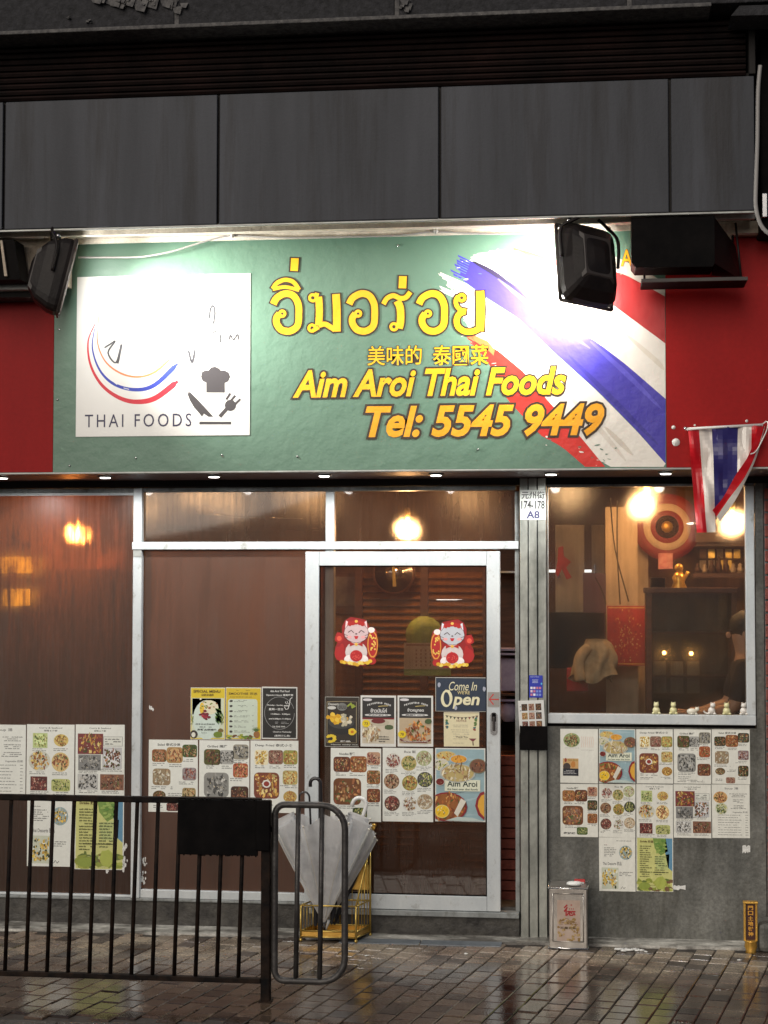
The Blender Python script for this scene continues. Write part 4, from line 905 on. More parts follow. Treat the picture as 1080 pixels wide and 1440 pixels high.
def d_noodle(p, F):
    p.text('Noodles 粉麵', .17, .06, .48, .10, TXC, .02)
    F(.07, .13, .30, .19, 'noodle'); F(.40, .12, .30, .20, 'noodle'); F(.73, .06, .24, .16, 'meat', 'r', (190, 150, 120)); F(.73, .31, .24, .17, 'salad'); F(.08, .43, .50, .33, 'noodle', 'r', (110, 65, 30)); F(.73, .56, .24, .17, 'noodle', 'r'); F(.45, .82, .26, .13, 'green', 'r')
    for a, b, w in ((.10, .33, .24), (.38, .33, .32), (.72, .225, .26), (.72, .485, .26), (.72, .74, .26), (.12, .78, .4)): p.greek(a, b, a+w, b+.055, 2, GREYT, .9)
    p.text('泰好味', .08, .91, .40, .955, TXC, .03)
def d_rice(p, F):
    p.text('Rice 飯', .43, .03, .66, .07, TXC, .01)
    for a, b, pal, bg in ((.07, .08, 'meat', (215, 210, 200)), (.38, .11, 'green', (190, 170, 110)), (.68, .04, 'cream', (170, 180, 130)), (.04, .36, 'grill', (150, 120, 90)), (.40, .38, 'curry', (150, 140, 60)), (.70, .33, 'green', (50, 45, 40)), (.05, .66, 'meat', (90, 60, 45)), (.40, .66, 'rice', (220, 220, 215)), (.70, .63, 'cream', (180, 160, 130))):
        F(a, b, .28, .19, pal, 'o', bg); p.greek(a-.01, b+.205, a+.29, b+.265, 3, GREYT, .9)
def d_cover(p, F):
    C = lambda a: sl(a)
    p.rect(.02, .015, .98, .985, C((150, 178, 185))); p.up()
    for i in range(16): y = random.random(); p.poly([(random.random(), y), (random.random(), y+.05), (random.random(), y+.09)], C((165, 190, 196)))
    p.up()
    def plate(u, v, a, b, rim, inn, pal, n=38, foodk=.78):
        p.ell(u, v, a, b, C(rim), 20); p.up(); p.ell(u, v, a*.9, b*.9, C(inn), 20); p.up()
        for i in range(n):
            t = random.uniform(0, 6.28); r = math.sqrt(random.random())*foodk; c = C(random.choice(PAL[pal])); g = random.uniform(.6, 1.25)
            p.ell(u+a*r*math.cos(t), v+b*r*math.sin(t), a*random.uniform(.05, .18), b*random.uniform(.05, .14), tuple(min(1, x*g) for x in c), 6, .35, random.random()*3)
            if i % 9 == 8: p.up()
        p.up()
    plate(.22, .11, .21, .07, (190, 180, 150), (205, 185, 120), 'fried', 22); plate(.12, .23, .16, .085, (215, 215, 205), (210, 205, 185), 'green', 20); plate(.47, .15, .18, .06, (170, 200, 215), (225, 160, 60), 'fried', 20); plate(.45, .34, .36, .13, (180, 185, 180), (190, 170, 110), 'cream', 50, .85)
    plate(.86, .24, .18, .10, (130, 120, 90), (120, 80, 60), 'grill', 24); plate(.10, .46, .09, .05, (220, 215, 205), (110, 25, 20), 'meat', 6)
    plate(.24, .80, .40, .20, (140, 30, 40), (150, 90, 40), 'noodle', 70, .9); plate(.14, .86, .15, .09, (235, 215, 140), (240, 195, 40), 'mango', 20, .6)
    p.poly([(.45, .93), (.62, .72), (.52, .68), (.38, .88)], C((225, 220, 205))); p.up()
    pts = [(.98, .58), (.90, .60), (.83, .68), (.80, .78), (.86, .90), (.98, .97)]; p.poly(pts, C((140, 30, 40))); p.up(); p.poly([(.98, .62), (.92, .64), (.87, .70), (.85, .78), (.90, .87), (.98, .93)], C((225, 170, 60))); p.up()
    p.poly([(.2, .985), (.45, .93), (.75, .94), (.97, .985)], C((190, 205, 200)))
    p.k = 26; p.rect(.19, .43, .90, .585, C((225, 228, 205))); p.up(); p.text('Aim Aroi', .24, .445, .84, .525, (.02, .04, .03), .02); p.text('the best ever thai foods', .24, .545, .85, .572, (.02, .06, .04), .02)
def d_soup(p, F):
    p.text('Soup 湯', .34, .05, .70, .10, (.15, .15, .15), .01)
    F(.06, .14, .34, .20, 'noodle', 'o', (215, 170, 110)); F(.10, .35, .30, .20, 'green', 'n', (210, 215, 190))
    for b in (.16, .27, .38): p.greek(.46, b, .94, b+.08, 3, TXC, .9, center=True)
    p.text('Vegetable 蔬菜', .54, .50, .94, .535, (.15, .15, .15), .01)
    for i in range(9): y = .56+i*.046; p.greek(.16, y, .80, y+.022, 1, TXC, .97); p.greek(.88, y, .95, y+.022, 1, TXC, 1)
def d_dessert(p, F):
    p.greek(.48, .05, .92, .075, 1, TXC, .95); p.greek(.14, .13, .30, .155, 1, TXC); p.greek(.14, .18, .50, .36, 6, TXC, .9)
    p.text('Thai Desserts 甜品', .10, .45, .62, .52, (.15, .15, .15), .015)
    F(.57, .16, .33, .24, 'mango', 'n', (150, 170, 170)); F(.09, .58, .42, .36, 'mango', 's', (200, 205, 185)); p.greek(.56, .63, .92, .72, 3, TXC, .9); p.k = 8; p.stroke([(.6, .95), (.64, .91), (.68, .95), (.72, .92)], .012, TXC)
def d_drink(p, F):
    C = lambda a: sl(a); p.rect(.02, .01, .98, .99, C((205, 205, 130))); p.up()
    p.poly([(.45, .01), (.80, .01), (.86, .25), (.66, .33), (.5, .2)], C((120, 150, 70))); p.poly([(.80, .01), (.98, .01), (.98, .62), (.86, .55), (.78, .25)], C((95, 145, 175))); p.poly([(.5, .35), (.9, .3), (.88, .6), (.55, .58)], C((190, 200, 130))); p.up()
    for i in range(60): u, v = random.uniform(.02, .98), random.uniform(.78, .98); p.ell(u*.96+.02, v, random.uniform(.03, .12), random.uniform(.01, .05), C(random.choice(((140, 150, 60), (170, 176, 80), (100, 115, 50), (195, 198, 130), (120, 90, 60)))), 7, .3)
    p.ell(.22, .90, .16, .07, C((140, 155, 65)), 14, .1); p.ell(.66, .84, .15, .12, C((172, 182, 85)), 14, .1); p.up()
    for i in range(20): p.ell(random.uniform(.55, .8), random.uniform(.05, .28), .05, .02, C(random.choice(((100, 140, 60), (150, 175, 90)))), 6, .3)
    p.up(); p.text('Drinks 飲品', .10, .05, .46, .10, (.1, .06, .01), .03)
    p.greek(.09, .14, .42, .74, 15, (.10, .10, .03), .95); p.greek(.50, .33, .84, .70, 9, (.10, .12, .05), .9); p.greek(.09, .62, .92, .66, 1, (.1, .1, .03), .9)
def d_special(p, F):
    C = sl; p.rect(.01, .01, .99, .99, C((215, 190, 40))); p.up(); p.rect(.03, .20, .97, .97, C((205, 212, 185))); p.rect(.05, .21, .88, .52, C((60, 42, 32))); p.up()
    p.ell(.47, .62, .40, .38, C((205, 220, 210)), 24); p.up(); p.ell(.54, .38, .27, .14, C((225, 218, 190)), 14); p.ell(.33, .40, .07, .12, C((230, 190, 60)), 8); p.up()
    for i in range(26): p.ell(random.gauss(.52, .11), random.gauss(.36, .05), .03, .015, C(random.choice(PAL['rice'])), 6, .3)
    for i in range(20): p.ell(random.gauss(.40, .07), random.gauss(.54, .04), .05, .025, C(random.choice(((150, 30, 50), (110, 20, 40), (180, 60, 70)))), 6, .3)
    for i in range(30): t = random.uniform(-1, 1.2); u, v = .70+.16*math.cos(t)*random.random(), .50+.14*math.sin(t); p.poly([(u, v), (u+.08, v+.03), (u+.11, v+.10), (u+.02, v+.04)], C(random.choice(((70, 120, 50), (110, 150, 60), (40, 80, 35)))))
    for s in (0, 1):
        for i in range(5): p.stroke([(.06+s*.86, .62+i*.02), (.01+s*.88+.07*(i % 2), .5+i*.05)], .02, C((120, 130, 60)))
    p.up(); p.text('SPECIAL MENU', .08, .045, .86, .095, (.15, .09, .01), .03); p.text('DINNER', .32, .12, .68, .155, (.15, .09, .01), .03)
    p.greek(.15, .68, .72, .72, 1, TXC, .9); p.greek(.26, .74, .68, .77, 1, TXC, .9); p.text('海鮮火鍋套餐', .20, .79, .78, .83, TXC, .03); p.greek(.24, .86, .72, .88, 1, TXC)
    p.ell(.10, .90, .11, .08, C((50, 40, 35)), 12); p.up(); p.ell(.09, .91, .06, .05, C((225, 225, 210)), 10); p.ell(.80, .90, .13, .06, C((110, 130, 40)), 10, .1); p.ell(.88, .82, .08, .04, C((120, 100, 50)), 8, .2)
def d_smoothie(p, F):
    C = sl; p.rect(.01, .01, .99, .99, C((208, 180, 40))); p.up(); p.rrect(.06, .22, .90, .97, C((200, 212, 195)), .08); p.up()
    p.greek(.3, .04, .78, .065, 1, (.2, .13, .02)); p.text('SMOOTHIE 沙冰', .08, .085, .90, .145, (.15, .10, .01), .03); p.greek(.12, .165, .90, .195, 1, (.15, .1, .01), 1)
    for i in range(7):
        y = .235+i*.098; p.ell(.15, y+.025, .045, .022, (.04, .035, .03), 8, .2); p.greek(.24, y, .70, y+.045, 2, GREYT, .85); p.greek(.75, y, .80, y+.02, 1, GREYT)
    for i in range(30): p.ell(random.uniform(.05, .75), random.gauss(.95, .015), .05, .02, C(random.choice(((150, 160, 50), (90, 120, 40), (190, 180, 60), (110, 70, 40)))), 7, .3)
    p.ell(.88, .90, .09, .07, C((150, 100, 50)), 12); 
    for i in range(9): t = -2.6+i*.27; p.stroke([(.86, .84), (.86+.14*math.cos(t), .84+.09*math.sin(t))], [.03, .005], C((75, 105, 50)))
def d_hours(p, F):
    C = sl; p.rect(0, 0, 1, 1, C((205, 205, 200))); p.up(); p.rect(.03, .025, .97, .975, C((22, 20, 19))); p.up(); w = (.72, .72, .70)
    p.stroke([(.5+.42*math.cos(t), .50+.31*math.sin(t)) for t in [k*.2 for k in range(31)]], .012, (.3, .3, .3)); p.up()
    p.text('Aim Aroi Thai Food', .24, .06, .78, .10, w, .02); p.text('Opening Hours 營業時間', .12, .135, .88, .18, w, .02)
    p.stroke([(.86, .20), (.80, .23), (.78, .34), (.74, .42), (.68, .43), (.64, .38)], .02, w); p.stroke([(.66, .28), (.70, .33)], .015, w); p.stroke([(.71, .27), (.75, .33)], .015, w); p.stroke([(.62, .36), (.76, .36)], .025, w)
    p.text('Monday - Sunday', .16, .335, .60, .37, w, .02); p.text('星期一至日', .20, .405, .60, .45, w, .02); p.text('11:00am - 5:00pm', .26, .505, .80, .54, w, .03); p.text('and 6:00pm-11:00pm', .20, .595, .82, .63, w, .03); p.greek(.38, .66, .80, .71, 2, (.4, .4, .4), .8); p.text('Tel: 5545 9449', .30, .745, .66, .775, w, .02); p.text('Closed on Wednesday', .32, .845, .84, .88, w, .02); p.text('(星期三休息)', .36, .915, .80, .955, w, .02)
def bowl_print(p, F):
    C = sl; p.rect(0, 0, 1, 1, C((44, 36, 28))); p.up()
    for i in range(12): y = random.random()*.8; p.rect(.02, y, .98, y+.006, C((62, 50, 40)))
    p.stroke([(.06, .10), (.06, .92), (.92, .92), (.92, .10), (.50, .09), (.06, .10)], .012, C((180, 165, 130))); p.up()
    p.ell(.48, .56, .40, .20, C((28, 28, 28)), 20); p.up(); p.ell(.48, .51, .38, .13, C((60, 60, 58)), 20); p.up()
    for i in range(26): p.ell(random.gauss(.34, .11), random.gauss(.43, .04), .07, .04, C(random.choice(((235, 190, 40), (245, 205, 70), (220, 165, 30)))), 7, .25)
    for i in range(30): p.ell(random.gauss(.60, .08), random.gauss(.49, .045), .05, .03, C(random.choice(((225, 215, 190), (200, 190, 160), (170, 170, 150)))), 7, .25)
    p.up(); p.ell(.80, .70, .12, .07, C((235, 200, 50)), 10, .15); p.ell(.80, .70, .05, .03, C((200, 120, 20)), 8)
    for i in range(14): t = random.uniform(0, 6.28); p.ell(.18+.11*math.cos(t), .84+.06*math.sin(t), .06, .03, C((230, 200, 50)), 6, .3)
    for i in range(6): t = -2.7+i*.42; p.stroke([(.78, .12+.02*i), (.78+.14*math.cos(t), .20+.09*math.sin(t)+.03)], [.05, .04], C((150, 165, 60)))
    p.up(); p.ell(.20, .22, .13, .035, (.62, .62, .58), 12); p.ell(.50, .20, .15, .08, C((120, 122, 118)), 14); p.up(); p.text('ขนม', .40, .17, .62, .24, (.06, .05, .05), .03); p.text('Dessert', .10, .12, .40, .17, (.7, .7, .65), .02)
    p.text('甜品', .45, .875, .75, .905, (.75, .74, .7), .03); p.text('Mango sticky rice', .18, .945, .96, .975, (.6, .6, .55), .02)
def chicken(pork):
    def f(p, F):
        C = sl; p.rect(0, 0, 1, 1, C((222, 222, 216))); p.up(); p.rect(.05, .04, .95, .44, C((40, 38, 38))); p.rect(.05, .44, .95, .94, C((205, 195, 175) if not pork else (190, 170, 140))); p.up()
        p.rrect(.07, .06, .32, .11, (.70, .68, .70), .4); w = (.72, .72, .70)
        cap = 'Favourite Menu'
        for i, ch in enumerate(cap):                  # curved line of letters
            if ch == ' ': continue
            u = .19+i*.048; v = .22-.06*math.sin((i+1)/15*math.pi); p.text(ch, u, v-.035, u+.038, v, w, .03, fit=True)
        p.stroke([(.50, .215), (.62, .205), (.78, .20)], .018, C((200, 180, 110)))
        p.text('ข้าวหมูทอด' if pork else 'ข้าวมันไก่', .28, .25, .74, .335, w, .03); p.rrect(.12, .36, .86, .405, (.72, .72, .70), .4); p.up(); p.text('黃薑豬肉飯' if pork else '泰式海南雞飯', .22, .368, .78, .398, (.05, .04, .04), .03)
        pal = 'noodle' if pork else 'cream'
        if not pork:
            p.rect(.05, .435, .95, .465, C((120, 30, 35))); p.ell(.55, .53, .26, .07, C((190, 182, 160)), 14); p.up(); p.ell(.50, .50, .20, .05, C((110, 35, 35)), 12); p.ell(.80, .62, .13, .05, C((80, 95, 60)), 10, .1)
        for i in range(90):
            t = random.uniform(0, 6.28); r = math.sqrt(random.random()); u = (.56 if pork else .30)+(.36 if pork else .24)*r*math.cos(t); v = (.70 if pork else .74)+(.19 if pork else .16)*r*math.sin(t); g = random.uniform(.65, 1.2)
            p.ell(min(.92, max(.08, u)), min(.91, v), .045, .022, tuple(min(1, x*g) for x in C(random.choice(PAL[pal]))), 6, .35, random.random()*3)
            if i % 20 == 19: p.up()
        if pork: p.ell(.86, .50, .10, .05, C((70, 90, 50)), 8, .2); p.stroke([(.07, .86), (.2, .90), (.8, .91), (.93, .86)], .04, C((110, 30, 28)))
        p.up(); u, v = (.13, .76) if pork else (.16, .55)
        for i in range(9): t = i*.7; p.ell(u+.07*math.cos(t), v+.045*math.sin(t), .05, .032, C((232, 205, 30)), 7)
        p.ell(u, v, .10, .06, C((232, 205, 30)), 12); p.up(); p.text('78' if pork else '73', u-.05, v-.028, u+.05, v+.028, (.2, .12, .02), .03)
        if not pork: p.greek(.52, .78, .86, .92, 3, TXC, 1)
        else: p.text('Thai Style Fried Pork Rice', .14, .885, .86, .91, (.8, .78, .7), .02)
    return f
def d_notice(p, F):
    C = sl; p.rect(0, 0, 1, 1, C((226, 216, 178))); p.up()
    for i in range(9): u = .06+i*.105; v = .10+.05*math.sin(i/8*math.pi); p.poly([(u, v), (u+.07, v+.01), (u+.03, v+.08)], C(random.choice(((90, 60, 50), (140, 60, 50), (70, 80, 60)))))
    p.stroke([(.04, .09), (.28, .14), (.52, .155), (.76, .14), (.97, .09)], .010, (.1, .08, .07)); p.text('NOTICE', .36, .22, .64, .28, (.25, .12, .08), .02)
    for y in (.36, .41, .50, .56, .62, .68, .76): a = random.uniform(.18, .3); p.greek(a, y, 1-a, y+.03, 1, (.22, .2, .16), .9)
    p.text('Thank You', .34, .70, .68, .745, (.1, .08, .06), .02)
    for s in (0, 1):
        for i in range(8): p.ell(.10+s*.80+random.gauss(0, .02), .38+random.gauss(0, .10), .04, .035, C(random.choice(((60, 110, 110), (150, 70, 60), (90, 120, 60)))), 7, .3)
    p.poly([(.70, .76), (.92, .76), (.82, .86)], C((130, 70, 70))); p.stroke([(.82, .86), (.83, .96)], .03, C((90, 60, 50))); p.greek(.2, .88, .62, .91, 1, (.3, .27, .22))
def d_open(p, F):
    C = sl; p.rect(0, 0, 1, 1, C((52, 50, 46))); p.up(); p.rect(.015, .02, .985, .98, C((38, 52, 72))); p.up()
    for i in range(70): p.ell(random.uniform(.03, .97), random.uniform(.04, .96), .012, .008, C(random.choice(((44, 60, 82), (34, 46, 64), (58, 70, 88)))), 6, .4)
    p.up(); w = C((232, 226, 190))
    p.text('Come In', .26, .12, .80, .38, w, .0, .30); p.text("WE'RE", .42, .385, .66, .49, C((205, 190, 140)), .02)
    # swash O with an inner counter, then "pen"
    oc = [(.215+.085*math.cos(t), .62+.22*math.sin(t)) for t in [k*math.pi/12 for k in range(24)]]
    p.stroke(oc, [.030+.028*abs(math.cos(t+.5)) for t in [k*math.pi/12 for k in range(24)]], w, True); p.up(); p.stroke([(.15, .44), (.20, .37), (.28, .39)], .02, w)
    p.text('pen', .33, .56, .85, .92, w, .028, .18)
    for (u, v) in ((.07, .22), (.94, .33), (.39, .90)): p.ell(u, v, .028, .07, C((170, 175, 190)), 10, .15)
def d_contact(p, F):
    F(.10, .09, .40, .24, 'salad', 'o', (150, 165, 110)); p.greek(.12, .345, .5, .365, 1, (.45, .42, .38)); p.greek(.55, .38, .9, .40, 1, (.45, .42, .38))
    for i in range(7): p.stroke([(.56+i*.05, .14), (.58+i*.05, .22), (.56+i*.05, .34)], .015, sl((226, 205, 190)))
    C = sl; p.rect(.07, .55, .48, .74, C((205, 165, 110))); p.up(); p.ell(.17, .70, .10, .07, C((70, 60, 55)), 12); p.ell(.34, .66, .06, .06, C((195, 130, 60)), 10, .1); p.ell(.14, .58, .03, .04, C((150, 60, 40)), 8); p.up()
    p.rect(.07, .735, .48, .87, C((28, 30, 40))); p.up(); p.text('Aim Aroi', .20, .555, .46, .60, (.35, .22, .05), .02); p.greek(.09, .76, .45, .84, 3, (.6, .6, .6), .9)

LW_Y, MW_Y, DP_Y, RW_Y = .0285, .0285, YD-.0012+.0185, -.0014
poster((-27, 1019, 36, 1118.5), LW_Y, 'white soup and vegetable price list cut off by the left edge of the photo', d_soup)
poster((37.5, 1019, 104.5, 1119), LW_Y, 'white curry and seafood menu with six dishes, in the left window', d_curry)
poster((106, 1019, 175, 1120), LW_Y, 'curry and seafood menu with five square pictures, beside the left mullion', d_curry2)
poster((38, 1120, 101, 1218.5), LW_Y, 'white Thai dessert menu with mango picture behind the railing bars', d_dessert)
poster((105, 1122, 174, 1223), LW_Y, 'yellow-green drinks menu with limes behind the railing bars', d_drink)
poster((268, 967, 316.5, 1040), MW_Y, 'yellow special dinner menu with a bouquet of food, top left of the middle window', d_special)
poster((317.5, 967, 367, 1040), MW_Y, 'yellow smoothie list with a pineapple at its corner', d_smoothie)
poster((368, 966, 418, 1039.5), MW_Y, 'black opening hours notice with a white rim and ladle drawing', d_hours, cat='notice', name='hours_notice')
poster((209, 1040.5, 278, 1142), MW_Y, 'salad menu at the left of the lower row in the middle window', d_salad)
poster((280, 1041.5, 350.5, 1143), MW_Y, 'grilled dishes menu in the middle window, partly behind the black box on the railing', d_grill)
poster((352, 1041.5, 419.5, 1143), MW_Y, 'fried snacks menu with a sauce platter, just left of the sliding door', d_fried)
poster((457, 980, 505, 1050), DP_Y, 'black dessert poster with mango bowl, top left of the door glass', bowl_print)
poster((507, 978, 557, 1050), DP_Y, 'black and white chicken rice poster with a yellow 73 price', chicken(False))
poster((559, 978, 609, 1050), DP_Y, 'black and white fried pork rice poster with brown rice heap', chicken(True))
poster((624, 1001.5, 674, 1050), DP_Y, 'cream notice with bunting border under the open sign', d_notice, cat='notice', name='paper_notice')
poster((612.5, 953, 685.5, 1000.5), DP_Y-.004, 'dark blue Come In We\'re Open plaque on the door', d_open, cat='sign', name='open_sign', th=.004)
poster((465, 1052, 536, 1155), DP_Y, 'noodle menu behind the umbrellas, lower left of the door glass', d_noodle)
poster((538, 1052, 609, 1155.5), DP_Y, 'rice menu with nine round dishes in the centre of the door', d_rice)
poster((612, 1052, 682.5, 1155.5), DP_Y, 'blue menu cover with plates of food at the lower right of the door', d_cover)
XS = [(788, 841), (842.5, 893.5), (895, 946.5), (947.5, 1000), (1001, 1054.5)]
Z_ = [(1025, 1101), (1102.5, 1177), (1177.5, 1253)]
for (c, r, lab, f) in ((0, 0, 'sheet with one round salad and a small black card, top left on the grey wall', d_contact), (1, 0, 'blue menu cover with plates of food pasted on the grey wall', d_cover), (2, 0, 'fried snacks menu pasted on the grey wall under the window', d_fried), (3, 0, 'grilled dishes menu pasted on the grey wall under the window', d_grill), (4, 0, 'salad menu at the top right of the sheets on the grey wall', d_salad),
                       (0, 1, 'noodle menu at the left of the second row on the grey wall', d_noodle), (1, 1, 'rice menu with round dishes in the second row on the grey wall', d_rice), (2, 1, 'curry and seafood menu with six dishes on the grey wall', d_curry), (3, 1, 'curry and seafood menu with five dishes on the grey wall', d_curry2), (4, 1, 'soup and vegetable price list at the right end on the grey wall', d_soup),
                       (1, 2, 'dessert menu with mango picture in the lowest row on the grey wall', d_dessert), (2, 2, 'yellow-green drinks menu in the lowest row on the grey wall', d_drink)):
    a, b = XS[c]; d, e = Z_[r]; s = (915-(a+b)/2)*-.0145*1.0
    poster((a, d+.2*c, b, e+.4*c), RW_Y, lab, f, (230, 230, 220), 'ink_wrinkled', rot=random.uniform(-.006, .006), group=None)
# tape scraps left on the wall
tpz = MB()
for nm, (a, b, c, d), lab in (('tape_scrap', (947, 1244, 964, 1252), 'strip of torn white tape right of the drinks menu'), ('tape_scrap', (1044, 1188, 1055, 1201), 'small torn tape corner below the soup price list')):
    x0_, x1_, z0_, z1_ = rp(a, b, c, d, RW_Y); nn = 9; top_ = [(x0_+(x1_-x0_)*k/nn, z1_-random.uniform(0, .3)*(z1_-z0_)) for k in range(nn+1)]; bot_ = [(x, z0_+random.uniform(0, .3)*(z1_-z0_)) for x, _ in top_][::-1]
    m_ = MB()
    for k in range(nn): m_.add([(top_[k][0], RW_Y, top_[k][1]), (top_[k+1][0], RW_Y, top_[k+1][1]), (bot_[nn-k-1][0], RW_Y-.0006, bot_[nn-k-1][1]), (bot_[nn-k][0], RW_Y-.0006, bot_[nn-k][1])], [(0, 1, 2, 3)])
    solo(nm, m_, 'water_white', lab, 'tape', ((x0_+x1_)/2, RW_Y, (z0_+z1_)/2))

# remains of torn stickers low on the left panes
for (px, py, hgt, par, lab) in ((175, 1195, 62, lw, ''), (203, 1215, 60, mw, ''), (153, 1225, 10, lw, ''), (214, 995, 9, mw, ''), (192, 985, 8, mw, '')):
    x, z = U(px, py, .0285); m_ = MB(); k_ = hgt/240*.96
    for i in range(max(3, hgt//5)):
        a, b = x+random.gauss(0, .010), z+random.uniform(-.5, .5)*k_; q = random.uniform(.006, .018); n_ = 7
        m_.add([(a+q*random.uniform(.4, 1)*math.cos(6.28*j/n_)*.6, .0285-random.uniform(0, .0006), b+q*random.uniform(.6, 1.4)*math.sin(6.28*j/n_)) for j in range(n_)], [tuple(range(n_))])
    obj('sticker_remains', m_, 'water_white', par)
# pillar items
def d_addr(p, F):
    p.text('元州街', .05, .05, .95, .30, (.02, .02, .02), .018); p.text('174-178', .04, .36, .96, .64, (.02, .02, .02), .03); p.text('A8', .24, .70, .76, .96, (.03, .03, .12), .03)
poster((731.5, 689, 767.5, 731), YPL-.0062, 'white address plate reading 174-178 A8 high on the steel pillar', d_addr, (225, 228, 222), cat='sign', name='address_plate', th=.0015)
def d_blue(p, F):
    C = sl; p.rect(0, 0, 1, 1, C((34, 50, 165))); p.up(); w = (.65, .7, .85); p.greek(.1, .05, .9, .10, 1, w, 1); p.greek(.25, .18, .75, .36, 3, w, 1); p.ell(.92, .38, .06, .05, C((90, 180, 220)), 8)
    for i in range(12): u, v = .10+(i % 4)*.21, .52+(i//4)*.15; p.rect(u, v, u+.16, v+.10, C(random.choice(((230, 230, 235), (200, 120, 140), (120, 140, 210), (225, 200, 210)))))
poster((744, 949.5, 763, 981), YPL-.0062, 'small blue payment sticker on the steel pillar above the leaflet box', d_blue, (34, 50, 165), cat='sticker', name='sticker')
def d_leaf(p, F):
    for i in range(9): F(.14+(i % 3)*.27, .10+(i//3)*.24, .20, .17, random.choice(('grill', 'meat', 'noodle')), 's')
    p.greek(.06, .08, .12, .3, 4, GREYT); p.greek(.4, .29, .9, .32, 1, GREYT)
poster((729.5, 985, 766, 1036), YPL-.016, 'stack of printed takeaway leaflets tilted in the black holder', d_leaf, (214, 214, 210), cat='leaflets', name='leaflets', th=.007, rot=-.05)
bh = thing('leaflet_holder', 'matt black leaflet holder box fixed to the steel pillar', 'holder', (ux(750, YPL), YPL-.04, uz(1055, YPL)))
x0_, x1_, z0_, z1_ = rp(731, 1021, 769.5, 1055, YPL-.05)
obj('front_panel', BX(x0_, x1_, YPL-.052, YPL-.047, z0_, z1_, ch=.0015), 'black', bh)
obj('side_panel', BX(x0_, x0_+.003, YPL-.0465, YPL-.006, z0_, z1_), 'black', bh); obj('side_panel', BX(x1_-.003, x1_, YPL-.0465, YPL-.006, z0_, z1_), 'black', bh)
obj('bottom_panel', BX(x0_+.004, x1_-.004, YPL-.0465, YPL-.006, z0_, z0_+.003), 'black', bh)
def d_arrow(p, F):
    p.rect(0, 0, 1, 1, sl((150, 145, 140))); p.up(); rd = sl((200, 40, 35)); p.stroke([(.15, .5), (.95, .5)], .09, rd); p.stroke([(.5, .15), (.15, .5), (.5, .85)], .09, rd)
poster((685.5, 973, 702.5, 994), YD-.0015, 'small grey sticker with a red arrow pointing left on the door stile', d_arrow, cat='sticker', name='arrow_sticker')

